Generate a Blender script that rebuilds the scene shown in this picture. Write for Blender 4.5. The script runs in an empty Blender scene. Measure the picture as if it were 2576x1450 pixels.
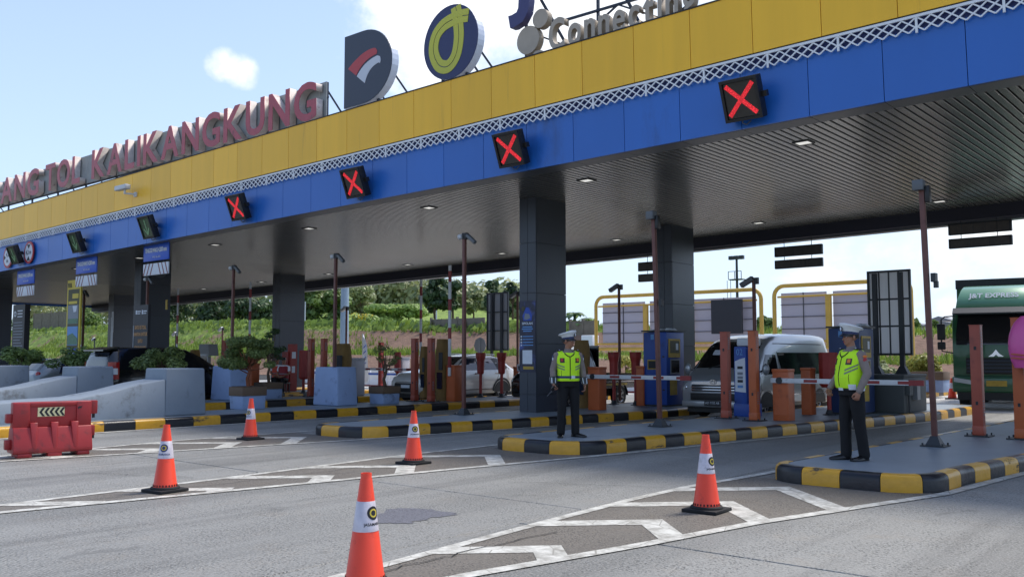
import bpy, bmesh, math, random
from mathutils import Vector, Matrix, noise as mnoise
random.seed(7)
S = bpy.context.scene
COL = S.collection
# ------------------------------------------------------------------ camera
YAW, PIT, FPX, CAMZ = 0.7073, 0.0736, 2307.97, 1.5345
cam = bpy.data.objects.new('camera', bpy.data.cameras.new('camera'))
COL.objects.link(cam)
cam.location = (0, 0, CAMZ)
cam.rotation_euler = (math.pi / 2 + PIT, 0, YAW)
cam.data.sensor_width = 36
cam.data.lens = FPX / 2576 * 36
cam.data.clip_start = 0.1
cam.data.clip_end = 3000
S.camera = cam
S.render.resolution_x, S.render.resolution_y = 1024, 576
# ------------------------------------------------------------------ light
SUN_AZ = (0.30, 0.95)          # direction towards the sun in plan (x, y)
SUN_EL = math.radians(58)
SUN_STRENGTH, SUN_ANGLE = 2.0, math.radians(11)
SKY_STRENGTH = 0.125
EXPOSURE = 0.92
S.view_settings.view_transform = 'Standard'
S.view_settings.look = 'None'
S.view_settings.exposure = EXPOSURE
S.view_settings.gamma = 1
S.view_settings.use_curve_mapping = False
try:
    S.cycles.max_bounces = 6
    S.cycles.transparent_max_bounces = 8
except Exception:
    pass


def ray(x, y):
    """direction of a picture point given in 2576x1450 picture units"""
    a, b = (x - 1288) / FPX, -(y - 725) / FPX
    cp, sp = math.cos(PIT), math.sin(PIT)
    fwd, up = cp - b * sp, sp + b * cp
    return Vector((a * math.cos(YAW) - fwd * math.sin(YAW), a * math.sin(YAW) + fwd * math.cos(YAW), up))


def at(x, y, z=0.0):
    r = ray(x, y)
    t = (z - CAMZ) / r.z
    return Vector((r.x * t, r.y * t, z))


def atV(x, y, V):
    r = ray(x, y)
    t = V / r.y
    return Vector((r.x * t, V, CAMZ + r.z * t))


world = bpy.data.worlds.new('World')
S.world = world
world.use_nodes = True
WN, WL = world.node_tree.nodes, world.node_tree.links
for n in list(WN):
    WN.remove(n)


def build_sky():
    def nd(t, **k):
        n = WN.new(t)
        for a, b in k.items():
            setattr(n, a, b)
        return n

    def mth(op, a, b=None, c=None, clamp=False):
        n = nd('ShaderNodeMath', operation=op, use_clamp=clamp)
        for i, v in enumerate((a, b, c)):
            if v is None:
                continue
            if isinstance(v, (int, float)):
                n.inputs[i].default_value = v
            else:
                WL.new(v, n.inputs[i])
        return n.outputs[0]

    def vdot(a, vec):
        n = nd('ShaderNodeVectorMath', operation='DOT_PRODUCT')
        WL.new(a, n.inputs[0])
        n.inputs[1].default_value = vec
        return n.outputs['Value']

    def smooth(v, a, b):
        n = nd('ShaderNodeMapRange', interpolation_type='SMOOTHSTEP')
        WL.new(v, n.inputs[0])
        n.inputs[1].default_value, n.inputs[2].default_value = a, b
        return n.outputs[0]

    out = nd('ShaderNodeOutputWorld')
    bg = nd('ShaderNodeBackground')
    WL.new(bg.outputs[0], out.inputs[0])
    sky = nd('ShaderNodeTexSky', sky_type='NISHITA')
    sky.sun_disc = False
    sky.sun_elevation = SUN_EL
    sky.sun_rotation = math.atan2(SUN_AZ[0], SUN_AZ[1])
    sky.air_density, sky.dust_density, sky.ozone_density = 1.0, 1.2, 2.0
    tc = nd('ShaderNodeTexCoord')
    d = tc.outputs['Generated']
    sx = nd('ShaderNodeSeparateXYZ')
    WL.new(d, sx.inputs[0])
    z = sx.outputs[2]
    # cloud layer seen on a plane above: direction / (z + k)
    den = mth('ADD', mth('MAXIMUM', z, 0.0), 0.22)
    cv = nd('ShaderNodeCombineXYZ')
    WL.new(mth('DIVIDE', sx.outputs[0], den), cv.inputs[0])
    WL.new(mth('DIVIDE', sx.outputs[1], den), cv.inputs[1])
    nz = nd('ShaderNodeTexNoise')
    nz.inputs['Scale'].default_value = 2.1
    nz.inputs['Detail'].default_value = 9
    nz.inputs['Roughness'].default_value = 0.56
    nz.inputs['Distortion'].default_value = 0.25
    WL.new(cv.outputs[0], nz.inputs['Vector'])
    nz2 = nd('ShaderNodeTexNoise')
    nz2.inputs['Scale'].default_value = 14
    nz2.inputs['Detail'].default_value = 7
    nz2.inputs['Roughness'].default_value = 0.62
    WL.new(d, nz2.inputs['Vector'])
    field = mth('ADD', mth('MULTIPLY', nz.outputs[0], 0.55), mth('MULTIPLY', nz2.outputs[0], 0.62))
    # banks of cumulus: (picture x, y, radius in degrees, weight)
    banks = [(990, 30, 6.5, .20), (1300, 150, 10.5, .27), (1700, -120, 13, .24), (583, 172, 2.0, .27), (548, 158, 1.4, .10),
             (622, 186, 1.5, .12), (2300, 620, 12, .24), (3300, 100, 22, .26), (-900, -500, 16, .22), (1500, -1500, 22, .22)]
    for (px, py, rd, w) in banks:
        c = ray(px, py).normalized()
        m = smooth(vdot(d, c), math.cos(math.radians(rd)), math.cos(math.radians(rd * 0.25)))
        field = mth('ADD', field, mth('MULTIPLY', m, w))
    cover = smooth(field, 0.735, 0.93)
    core = smooth(field, 0.84, 1.12)
    haze = mth('MAXIMUM', mth('MULTIPLY', smooth(z, 1.0, -0.05), 0.60), mth('MULTIPLY', smooth(z, 0.26, -0.02), 0.95))
    cloud = nd('ShaderNodeMix', data_type='RGBA')
    WL.new(core, cloud.inputs[0])
    cloud.inputs[6].default_value = (4.5, 4.8, 5.2, 1)
    cloud.inputs[7].default_value = (6.6, 6.6, 6.6, 1)
    hz = nd('ShaderNodeMix', data_type='RGBA')
    WL.new(haze, hz.inputs[0])
    gain = nd('ShaderNodeMix', data_type='RGBA', blend_type='MULTIPLY')
    gain.inputs[0].default_value = 1
    WL.new(sky.outputs[0], gain.inputs[6])
    gain.inputs[7].default_value = (0.9, 0.9, 0.95, 1)
    WL.new(gain.outputs[2], hz.inputs[6])
    hz.inputs[7].default_value = (3.25, 4.05, 5.25, 1)
    mx = nd('ShaderNodeMix', data_type='RGBA')
    WL.new(mth('MULTIPLY', cover, 0.95), mx.inputs[0])
    WL.new(hz.outputs[2], mx.inputs[6])
    WL.new(cloud.outputs[2], mx.inputs[7])
    WL.new(mx.outputs[2], bg.inputs[0])
    bg.inputs[1].default_value = SKY_STRENGTH


build_sky()
world.cycles.sampling_method = 'MANUAL'
world.cycles.sample_map_resolution = 512
sun = bpy.data.objects.new('sun', bpy.data.lights.new('sun', 'SUN'))
COL.objects.link(sun)
sun.data.energy = SUN_STRENGTH
sun.data.angle = SUN_ANGLE
sun.data.color = (1, 0.95, 0.87)
_h = Vector((SUN_AZ[0], SUN_AZ[1], 0)).normalized()
_sd = Vector((_h.x * math.cos(SUN_EL), _h.y * math.cos(SUN_EL), math.sin(SUN_EL)))
sun.rotation_euler = _sd.to_track_quat('Z', 'Y').to_euler()
sun.location = _sd * 60

# ------------------------------------------------------------------ materials
MATS = {}


def srgb(r, g, b):
    f = lambda c: (c / 255 / 12.92) if c / 255 <= 0.04045 else ((c / 255 + 0.055) / 1.055) ** 2.4
    return (f(r), f(g), f(b))


def mat(name, col, rough=0.6, metal=0.0, var=0.0, vscale=3.0, dirt=None, dirt_amt=0.0, dscale=1.5, bump=0.0, bscale=40.0,
        emit=None, estr=0.0, coat=0.0, alpha=None, stretch=(1, 1, 1), spec=None, objco=False, trans=0.0, obj_rand=0.0, detail=5):
    if name in MATS:
        return MATS[name]
    m = bpy.data.materials.new(name)
    m.use_nodes = True
    N, L = m.node_tree.nodes, m.node_tree.links
    b = N['Principled BSDF']
    b.inputs['Roughness'].default_value = rough
    b.inputs['Metallic'].default_value = metal
    b.inputs['Base Color'].default_value = (*col, 1)
    if spec is not None:
        b.inputs['Specular IOR Level'].default_value = spec
    if coat:
        b.inputs['Coat Weight'].default_value = coat
        b.inputs['Coat Roughness'].default_value = 0.06
    if emit:
        b.inputs['Emission Color'].default_value = (*emit, 1)
        b.inputs['Emission Strength'].default_value = estr
    if trans:
        b.inputs['Transmission Weight'].default_value = trans
    if alpha is not None:
        b.inputs['Alpha'].default_value = alpha
    cur = None
    if var or dirt_amt or bump:
        tc = N.new('ShaderNodeTexCoord') if objco else N.new('ShaderNodeNewGeometry')
        co = tc.outputs['Object'] if objco else tc.outputs['Position']
        mp = N.new('ShaderNodeMapping')
        mp.inputs['Scale'].default_value = stretch
        L.new(co, mp.inputs[0])

    def noise(sc, det=detail, ro=0.6):
        n = N.new('ShaderNodeTexNoise')
        n.inputs['Scale'].default_value = sc
        n.inputs['Detail'].default_value = det
        n.inputs['Roughness'].default_value = ro
        L.new(mp.outputs[0], n.inputs['Vector'])
        return n.outputs[0]
    rgb = None
    if var:
        r = N.new('ShaderNodeValToRGB')
        r.color_ramp.elements[0].position, r.color_ramp.elements[1].position = 0.3, 0.72
        r.color_ramp.elements[0].color = (*[c * (1 - var) for c in col], 1)
        r.color_ramp.elements[1].color = (*[min(1, c * (1 + var)) for c in col], 1)
        L.new(noise(vscale), r.inputs[0])
        rgb = r.outputs[0]
    if obj_rand:
        oi = N.new('ShaderNodeObjectInfo')
        hs = N.new('ShaderNodeHueSaturation')
        mr = N.new('ShaderNodeMapRange')
        L.new(oi.outputs['Random'], mr.inputs[0])
        mr.inputs[3].default_value, mr.inputs[4].default_value = 1 - obj_rand, 1 + obj_rand
        L.new(mr.outputs[0], hs.inputs['Value'])
        if rgb:
            L.new(rgb, hs.inputs['Color'])
        else:
            hs.inputs['Color'].default_value = (*col, 1)
        rgb = hs.outputs[0]
    if dirt_amt:
        r = N.new('ShaderNodeMapRange')
        r.interpolation_type = 'SMOOTHSTEP'
        r.inputs[1].default_value, r.inputs[2].default_value = 0.62 - dirt_amt * 0.3, 0.82 - dirt_amt * 0.3
        L.new(noise(dscale, 7, 0.66), r.inputs[0])
        mx = N.new('ShaderNodeMix')
        mx.data_type = 'RGBA'
        L.new(r.outputs[0], mx.inputs[0])
        if rgb:
            L.new(rgb, mx.inputs[6])
        else:
            mx.inputs[6].default_value = (*col, 1)
        mx.inputs[7].default_value = (*(dirt or (0.1, 0.08, 0.06)), 1)
        rgb = mx.outputs[2]
    if rgb:
        L.new(rgb, b.inputs['Base Color'])
    if bump:
        bp = N.new('ShaderNodeBump')
        bp.inputs['Strength'].default_value = bump
        bp.inputs['Distance'].default_value = 0.01
        L.new(noise(bscale, 4), bp.inputs['Height'])
        L.new(bp.outputs[0], b.inputs['Normal'])
    MATS[name] = m
    return m


mat('yellow_panel', srgb(246, 188, 34), 0.42, 0, var=0.05, vscale=1.2, dirt=srgb(170, 122, 40), dirt_amt=0.16, dscale=1.1, stretch=(2.2, 1, 0.14), obj_rand=0.07)
mat('blue_panel', srgb(34, 100, 184), 0.35, 0, var=0.05, vscale=0.8, obj_rand=0.05, dirt=srgb(34, 80, 146), dirt_amt=0.08, dscale=0.8, stretch=(1, 1, 0.3))
mat('navy', srgb(26, 40, 92), 0.6)
mat('fascia_dark', srgb(44, 45, 60), 0.6)
mat('white_paint', (0.78, 0.8, 0.82), 0.5, var=0.05, vscale=6)
mat('dark_trim', srgb(30, 32, 38), 0.6)
mat('soffit', srgb(84, 88, 92), 0.4, 0.2, var=0.12, vscale=1.0)
mat('slat', srgb(106, 107, 103), 0.26, 0.35, var=0.10, vscale=0.8, stretch=(6, 0.15, 1), obj_rand=0.10, dirt=srgb(92, 92, 88), dirt_amt=0.2, dscale=1.6)
mat('slat_gap', srgb(50, 52, 50), 0.8)
mat('column_panel', srgb(56, 62, 72), 0.35, 0.1, var=0.06, vscale=1.5, obj_rand=0.05)
mat('column_dark', srgb(30, 33, 38), 0.6)
mat('roof_grey', srgb(120, 120, 122), 0.7)
mat('black_box', srgb(24, 25, 27), 0.45, var=0.15, vscale=6)
mat('black_rubber', srgb(22, 22, 24), 0.8, var=0.2, vscale=30)
mat('lens_dark', srgb(48, 46, 42), 0.16, var=0.2, vscale=5)
mat('lens_green', srgb(60, 82, 58), 0.14, var=0.35, vscale=4)
mat('green_arrow', srgb(120, 160, 116), 0.3)
mat('red_letter', srgb(180, 74, 84), 0.4, var=0.10, vscale=3, dirt=srgb(105, 48, 50), dirt_amt=0.2, dscale=2.2)
mat('letter_side', srgb(205, 192, 182), 0.6, var=0.15, vscale=6, dirt=srgb(120, 60, 58), dirt_amt=0.22, dscale=4)
mat('sign_mesh', srgb(150, 152, 150), 0.6, var=0.12, vscale=2)
mat('logo_navy', srgb(40, 46, 92), 0.4)
mat('logo_dark', srgb(52, 58, 74), 0.4)
mat('logo_yellow', srgb(198, 196, 66), 0.45)
mat('logo_red', srgb(186, 66, 70), 0.45)
mat('logo_white', srgb(205, 208, 216), 0.45)
mat('logo_rim', srgb(206, 212, 222), 0.35, 0.1, var=0.08, vscale=3)
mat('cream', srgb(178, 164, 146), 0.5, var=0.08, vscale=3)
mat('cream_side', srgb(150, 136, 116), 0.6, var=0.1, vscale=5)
mat('purple_letter', srgb(66, 66, 112), 0.5)
mat('steel_dark', srgb(52, 58, 70), 0.5, 0.4)
mat('steel_grey', srgb(128, 134, 142), 0.45, 0.5, var=0.12, vscale=4)
mat('rust_pole', srgb(106, 68, 60), 0.55, 0.1, var=0.14, vscale=5, dirt=srgb(74, 44, 38), dirt_amt=0.25, dscale=3)
mat('orange', srgb(182, 92, 48), 0.5, var=0.08, vscale=2.5, dirt=srgb(126, 60, 34), dirt_amt=0.22, dscale=2.2, bump=0.05)
mat('post_red', srgb(160, 76, 56), 0.5, var=0.10, vscale=2.5, dirt=srgb(112, 50, 42), dirt_amt=0.25, dscale=2.0)
mat('shroud_red', srgb(150, 44, 36), 0.5, var=0.12, vscale=3, dirt=srgb(96, 32, 28), dirt_amt=0.25, dscale=2.5)
mat('boom_white', srgb(206, 208, 210), 0.5, var=0.08, vscale=6, dirt=srgb(150, 148, 144), dirt_amt=0.2, dscale=6)
mat('boom_red', srgb(140, 44, 44), 0.5, var=0.15, vscale=12)
mat('kiosk_blue', srgb(34, 72, 152), 0.45, var=0.10, vscale=1.6, dirt=srgb(24, 44, 86), dirt_amt=0.25, dscale=1.4)
mat('kiosk_navy', srgb(34, 56, 100), 0.5, var=0.1, vscale=1.6)
mat('kiosk_yellow', srgb(176, 146, 52), 0.55, var=0.15, vscale=8)
mat('print_white', srgb(206, 212, 220), 0.5, var=0.05, vscale=8)
mat('print_black', srgb(26, 28, 34), 0.5)
mat('print_grey', srgb(120, 128, 138), 0.5)
mat('print_lightblue', srgb(92, 144, 200), 0.5)
mat('print_blue', srgb(40, 76, 172), 0.5)
mat('print_orange', srgb(196, 146, 92), 0.5)
mat('print_green', srgb(76, 118, 92), 0.5, var=0.3, vscale=9)
mat('sign_blue', srgb(30, 84, 190), 0.4)
mat('sign_red', srgb(170, 36, 44), 0.45)
mat('sign_brownred', srgb(120, 48, 46), 0.5)
mat('sign_black', srgb(34, 36, 44), 0.5, var=0.06, vscale=4)
mat('banner_yellow', srgb(206, 184, 66), 0.55)
mat('banner_olive', srgb(72, 70, 42), 0.55)
mat('ramp_grey', srgb(128, 139, 150), 0.7, var=0.06, vscale=2.2, dirt=srgb(88, 94, 100), dirt_amt=0.24, dscale=2.4, bump=0.2, bscale=25)
mat('block_blue', srgb(142, 162, 196), 0.7, var=0.07, vscale=2.2, dirt=srgb(98, 110, 134), dirt_amt=0.22, dscale=2.6, bump=0.2, bscale=25)
mat('tarp', srgb(128, 100, 54), 0.8, var=0.16, vscale=4, bump=0.4, bscale=9)
mat('planter_brown', srgb(106, 86, 68), 0.7, var=0.12, vscale=20, stretch=(1, 1, 6))
mat('soil', srgb(70, 52, 40), 0.95, var=0.3, vscale=8)
mat('bark', srgb(92, 72, 56), 0.9, var=0.25, vscale=10)
mat('bark_red', srgb(128, 74, 48), 0.85, var=0.2, vscale=14)
mat('cone_orange', srgb(230, 68, 40), 0.42, var=0.05, vscale=5, dirt=srgb(150, 52, 36), dirt_amt=0.24, dscale=7)
mat('cone_band', srgb(196, 190, 198), 0.35, 0.1, var=0.10, vscale=25, dirt=srgb(138, 132, 136), dirt_amt=0.25, dscale=9)
mat('barrier_red', srgb(154, 38, 40), 0.45, var=0.07, vscale=3, dirt=srgb(104, 38, 38), dirt_amt=0.34, dscale=4, bump=0.12)
mat('barrier_cream', srgb(232, 222, 170), 0.5)
mat('island_top', srgb(132, 140, 146), 0.5, var=0.10, vscale=0.9, dirt=srgb(92, 98, 104), dirt_amt=0.25, dscale=0.7, bump=0.15, bscale=30)
mat('pipe_yellow', srgb(196, 158, 66), 0.5, var=0.08, vscale=2)
mat('panel_white', srgb(196, 194, 202), 0.55, var=0.06, vscale=0.6, trans=0.0)
mat('panel_grey', srgb(134, 136, 138), 0.55, var=0.08, vscale=1.2)
mat('frame_dark', srgb(40, 44, 48), 0.5)
mat('concrete_dark', srgb(72, 76, 76), 0.7, var=0.15, vscale=1.4, dirt=srgb(46, 50, 50), dirt_amt=0.25, dscale=1.2)
mat('lamp_glass', srgb(210, 214, 210), 0.2, emit=(1, 0.98, 0.92), estr=0.3)  # weak glow added so the lens looks pale
mat('light_frame', srgb(42, 44, 44), 0.5)
mat('led_panel', srgb(58, 50, 44), 0.3, var=0.3, vscale=9)
mat('cam_white', srgb(196, 200, 204), 0.4)
mat('cam_grey', srgb(92, 96, 100), 0.45)
mat('pink', srgb(220, 92, 158), 0.4, var=0.05, vscale=5)
mat('glass_dark', srgb(16, 18, 22), 0.06, 0, spec=0.7)
mat('glass_blue', srgb(26, 36, 54), 0.05, 0, spec=0.8)
mat('glass_green', srgb(20, 30, 26), 0.08, 0, spec=0.7)
mat('tyre', srgb(24, 24, 25), 0.8, var=0.2, vscale=20)
mat('rim', srgb(150, 152, 156), 0.3, 0.7)
mat('rim_dark', srgb(56, 58, 60), 0.4, 0.5)
mat('chrome', srgb(206, 208, 212), 0.12, 0.9)
mat('plastic_black', srgb(26, 27, 29), 0.55)
mat('headlight', srgb(200, 204, 208), 0.08, 0.2, spec=0.8)
mat('car_silver', srgb(158, 162, 166), 0.28, 0.45, coat=0.7, var=0.03, vscale=1.0)
mat('car_white', srgb(206, 204, 200), 0.26, 0.15, coat=0.8)
mat('car_black', srgb(14, 15, 19), 0.2, 0.1, coat=0.8)
mat('car_grey', srgb(128, 134, 136), 0.28, 0.4, coat=0.7)
mat('truck_green', srgb(32, 82, 50), 0.32, 0.1, coat=0.5, var=0.08, vscale=2)
mat('truck_light_green', srgb(98, 150, 114), 0.3, 0.1, coat=0.5)
mat('tail_red', srgb(150, 26, 24), 0.15, coat=0.5)
mat('skin', srgb(150, 104, 80), 0.55, var=0.06, vscale=12)
mat('hair', srgb(22, 18, 16), 0.7)
mat('shirt', srgb(128, 116, 110), 0.85, var=0.10, vscale=14, bump=0.25, bscale=30)
mat('vest', srgb(196, 246, 30), 0.7, var=0.06, vscale=6, bump=0.3, bscale=14)
mat('vest_grey', srgb(122, 138, 100), 0.5)
mat('trousers', srgb(11, 12, 16), 0.85, var=0.2, vscale=9, bump=0.35, bscale=12)
mat('shoe', srgb(18, 18, 19), 0.25)
mat('cap_white', srgb(214, 216, 216), 0.6)
mat('cap_black', srgb(20, 21, 26), 0.3)
mat('badge_orange', srgb(214, 120, 44), 0.6)
mat('badge_red', srgb(168, 44, 50), 0.6)
mat('badge_blue', srgb(52, 60, 104), 0.6)
mat('vest_red', srgb(150, 44, 52), 0.75, var=0.1, vscale=8)
mat('vest_orange', srgb(214, 84, 62), 0.7)
mat('flag_white', srgb(232, 234, 240), 0.7)
mat('wall_stone', srgb(120, 112, 100), 0.9, var=0.2, vscale=2, bump=0.4, bscale=6)
mat('house_wall', srgb(196, 194, 190), 0.8, var=0.05)
mat('house_roof', srgb(126, 128, 132), 0.8, var=0.08)
mat('barrier_white', srgb(236, 236, 238), 0.5)
mat('barrier_blue', srgb(40, 84, 170), 0.5)
mat('pole_bluegrey', srgb(138, 156, 170), 0.5, 0.2)


def mat_led():
    m = bpy.data.materials.new('led_red')
    m.use_nodes = True
    N, L = m.node_tree.nodes, m.node_tree.links
    b = N['Principled BSDF']
    b.inputs['Base Color'].default_value = (*srgb(120, 20, 20), 1)
    b.inputs['Roughness'].default_value = 0.4
    tc = N.new('ShaderNodeTexCoord')
    v = N.new('ShaderNodeTexVoronoi')
    v.inputs['Scale'].default_value = 42
    v.inputs['Randomness'].default_value = 0.35
    L.new(tc.outputs['Object'], v.inputs['Vector'])
    r = N.new('ShaderNodeMapRange')
    r.inputs[1].default_value, r.inputs[2].default_value = 0.5, 0.25
    r.inputs[3].default_value, r.inputs[4].default_value = 0.25, 1.0
    L.new(v.outputs['Distance'], r.inputs[0])
    oi = N.new('ShaderNodeObjectInfo')
    L.new(r.outputs[0], b.inputs['Emission Strength'])
    b.inputs['Emission Color'].default_value = (1.0, 0.03, 0.05, 1)
    MATS['led_red'] = m


mat_led()


def mat_kerb(name, col):
    """glossy kerb paint, scraped to dark concrete here and there"""
    m = bpy.data.materials.new(name)
    m.use_nodes = True
    N, L = m.node_tree.nodes, m.node_tree.links
    b = N['Principled BSDF']
    g = N.new('ShaderNodeNewGeometry')

    def noise(sc, det, ro=0.6, st=(1, 1, 1)):
        mp = N.new('ShaderNodeMapping')
        mp.inputs['Scale'].default_value = st
        L.new(g.outputs['Position'], mp.inputs[0])
        n = N.new('ShaderNodeTexNoise')
        n.inputs['Scale'].default_value, n.inputs['Detail'].default_value, n.inputs['Roughness'].default_value = sc, det, ro
        L.new(mp.outputs[0], n.inputs['Vector'])
        return n.outputs[0]
    r = N.new('ShaderNodeMapRange')
    r.interpolation_type = 'SMOOTHSTEP'
    r.inputs[1].default_value, r.inputs[2].default_value = 0.59, 0.68
    L.new(noise(2.6, 8, 0.7, (1, 0.6, 2.2)), r.inputs[0])
    v = N.new('ShaderNodeMix')
    v.data_type = 'RGBA'
    L.new(noise(9, 4), v.inputs[0])
    v.inputs[6].default_value = (*[c * 0.8 for c in col], 1)
    v.inputs[7].default_value = (*[min(1, c * 1.18) for c in col], 1)
    mx = N.new('ShaderNodeMix')
    mx.data_type = 'RGBA'
    L.new(r.outputs[0], mx.inputs[0])
    L.new(v.outputs[2], mx.inputs[6])
    mx.inputs[7].default_value = (*srgb(74, 68, 58), 1)
    L.new(mx.outputs[2], b.inputs['Base Color'])
    rr = N.new('ShaderNodeMapRange')
    L.new(r.outputs[0], rr.inputs[0])
    rr.inputs[3].default_value, rr.inputs[4].default_value = 0.36, 0.8
    L.new(rr.outputs[0], b.inputs['Roughness'])
    bp = N.new('ShaderNodeBump')
    bp.inputs['Strength'].default_value, bp.inputs['Distance'].default_value = 0.4, 0.012
    L.new(noise(14, 5), bp.inputs['Height'])
    L.new(bp.outputs[0], b.inputs['Normal'])
    MATS[name] = m


mat_kerb('kerb_yellow', srgb(206, 152, 34))
mat_kerb('kerb_black', srgb(17, 20, 28))


def mat_road(name, base, warm, track=1.0):
    """tined concrete paving: mottling, tyre tracks along the lanes, oil spots, pits, fine transverse tining"""
    m = bpy.data.materials.new(name)
    m.use_nodes = True
    N, L = m.node_tree.nodes, m.node_tree.links
    b = N['Principled BSDF']
    g = N.new('ShaderNodeNewGeometry')

    def noise(sc, det=5, ro=0.6, st=(1, 1, 1), dist=0.0):
        mp = N.new('ShaderNodeMapping')
        mp.inputs['Scale'].default_value = st
        L.new(g.outputs['Position'], mp.inputs[0])
        n = N.new('ShaderNodeTexNoise')
        n.inputs['Scale'].default_value, n.inputs['Detail'].default_value, n.inputs['Roughness'].default_value = sc, det, ro
        n.inputs['Distortion'].default_value = dist
        L.new(mp.outputs[0], n.inputs['Vector'])
        return n.outputs[0]

    def rng(v, a, b_, c=0.0, d=1.0, smooth=True):
        r = N.new('ShaderNodeMapRange')
        if smooth:
            r.interpolation_type = 'SMOOTHSTEP'
        L.new(v, r.inputs[0])
        for i, k in enumerate((a, b_, c, d)):
            r.inputs[i + 1].default_value = k
        return r.outputs[0]

    def mix(f, a, c):
        x = N.new('ShaderNodeMix')
        x.data_type = 'RGBA'
        if isinstance(f, float):
            x.inputs[0].default_value = f
        else:
            L.new(f, x.inputs[0])
        for i, k in ((6, a), (7, c)):
            if isinstance(k, tuple):
                x.inputs[i].default_value = (*k, 1)
            else:
                L.new(k, x.inputs[i])
        return x.outputs[2]

    def mul(a, c):
        x = N.new('ShaderNodeMath')
        x.operation = 'MULTIPLY'
        for i, k in ((0, a), (1, c)):
            if isinstance(k, float):
                x.inputs[i].default_value = k
            else:
                L.new(k, x.inputs[i])
        return x.outputs[0]
    col = mix(noise(0.55, 6), tuple(c * 0.84 for c in base), tuple(min(1, c * 1.14) for c in base))
    col = mix(mul(rng(noise(1.9, 7, 0.68), 0.5, 0.75), 0.5), col, warm)
    oi = N.new('ShaderNodeObjectInfo')
    hs = N.new('ShaderNodeHueSaturation')
    L.new(rng(oi.outputs['Random'], 0, 1, 0.90, 1.08, False), hs.inputs['Value'])
    L.new(col, hs.inputs['Color'])
    col = hs.outputs[0]
    # dark rubber tracks, long along the lane direction
    tr = rng(noise(1.15, 5, 0.62, (1.0, 0.045, 1), 0.35), 0.5, 0.70)
    col = mix(mul(tr, 0.78 * track), col, tuple(c * 0.42 for c in base))
    tr2 = rng(noise(3.4, 4, 0.6, (1.0, 0.03, 1), 0.2), 0.55, 0.72)
    col = mix(mul(tr2, 0.42 * track), col, tuple(c * 0.5 for c in base))
    # wheel tracks: two to a lane
    wt = N.new('ShaderNodeTexWave')
    wt.wave_type, wt.bands_direction = 'BANDS', 'X'
    wt.inputs['Scale'].default_value = 0.1249
    wt.inputs['Distortion'].default_value = 2.2
    wt.inputs['Detail'].default_value = 2
    wt.inputs['Detail Scale'].default_value = 0.35
    wt.inputs['Phase Offset'].default_value = 1.1
    L.new(g.outputs['Position'], wt.inputs['Vector'])
    wtm = mul(rng(wt.outputs['Fac'], 0.55, 0.95), rng(noise(0.5, 4, 0.6, (1, 0.15, 1)), 0.35, 0.62))
    col = mix(mul(wtm, 0.5 * track), col, tuple(c * 0.45 for c in base))
    # aggregate speckle and pits
    vo = N.new('ShaderNodeTexVoronoi')
    vo.inputs['Scale'].default_value = 34
    L.new(g.outputs['Position'], vo.inputs['Vector'])
    pit = rng(vo.outputs['Distance'], 0.20, 0.42, 1.0, 0.0)
    pm = mul(pit, rng(noise(1.6, 4), 0.36, 0.62))
    col = mix(mul(pm, 0.8), col, tuple(c * 0.36 for c in base))
    col = mix(mul(rng(noise(55, 3), 0.46, 0.62), 0.55), col, tuple(min(1, c * 1.5) for c in base))
    col = mix(mul(rng(noise(36, 3), 0.53, 0.64), 0.6), col, tuple(c * 0.42 for c in base))
    spot = rng(noise(2.2, 4, 0.6, (1, 0.6, 1), 0.8), 0.64, 0.72)
    col = mix(mul(spot, 0.45), col, tuple(c * 0.4 for c in base))
    L.new(col, b.inputs['Base Color'])
    b.inputs['Roughness'].default_value = 0.62
    wv = N.new('ShaderNodeTexWave')
    wv.wave_type, wv.bands_direction = 'BANDS', 'Y'
    wv.inputs['Scale'].default_value = 13
    wv.inputs['Distortion'].default_value = 1.2
    wv.inputs['Detail'].default_value = 2
    L.new(g.outputs['Position'], wv.inputs['Vector'])
    ad = N.new('ShaderNodeMath')
    ad.operation = 'ADD'
    L.new(mul(wv.outputs['Fac'], 0.35), ad.inputs[0])
    L.new(mul(noise(30, 5), 1.0), ad.inputs[1])
    ad2 = N.new('ShaderNodeMath')
    ad2.operation = 'SUBTRACT'
    L.new(ad.outputs[0], ad2.inputs[0])
    L.new(mul(pm, 1.2), ad2.inputs[1])
    bp = N.new('ShaderNodeBump')
    bp.inputs['Strength'].default_value, bp.inputs['Distance'].default_value = 0.6, 0.012
    L.new(ad2.outputs[0], bp.inputs['Height'])
    L.new(bp.outputs[0], b.inputs['Normal'])
    MATS[name] = m


mat_road('concrete', srgb(136, 135, 130), srgb(138, 128, 114))
mat_road('concrete_gore', srgb(108, 102, 93), srgb(104, 91, 75), 0.4)
mat_road('asphalt_patch', srgb(100, 100, 106), srgb(92, 92, 96), 0.0)
mat_road('concrete_sunlit', srgb(190, 186, 178), srgb(180, 168, 150), 0.3)  # lighter copy of the concrete, sunlight beyond the canopy put into its colour


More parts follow.
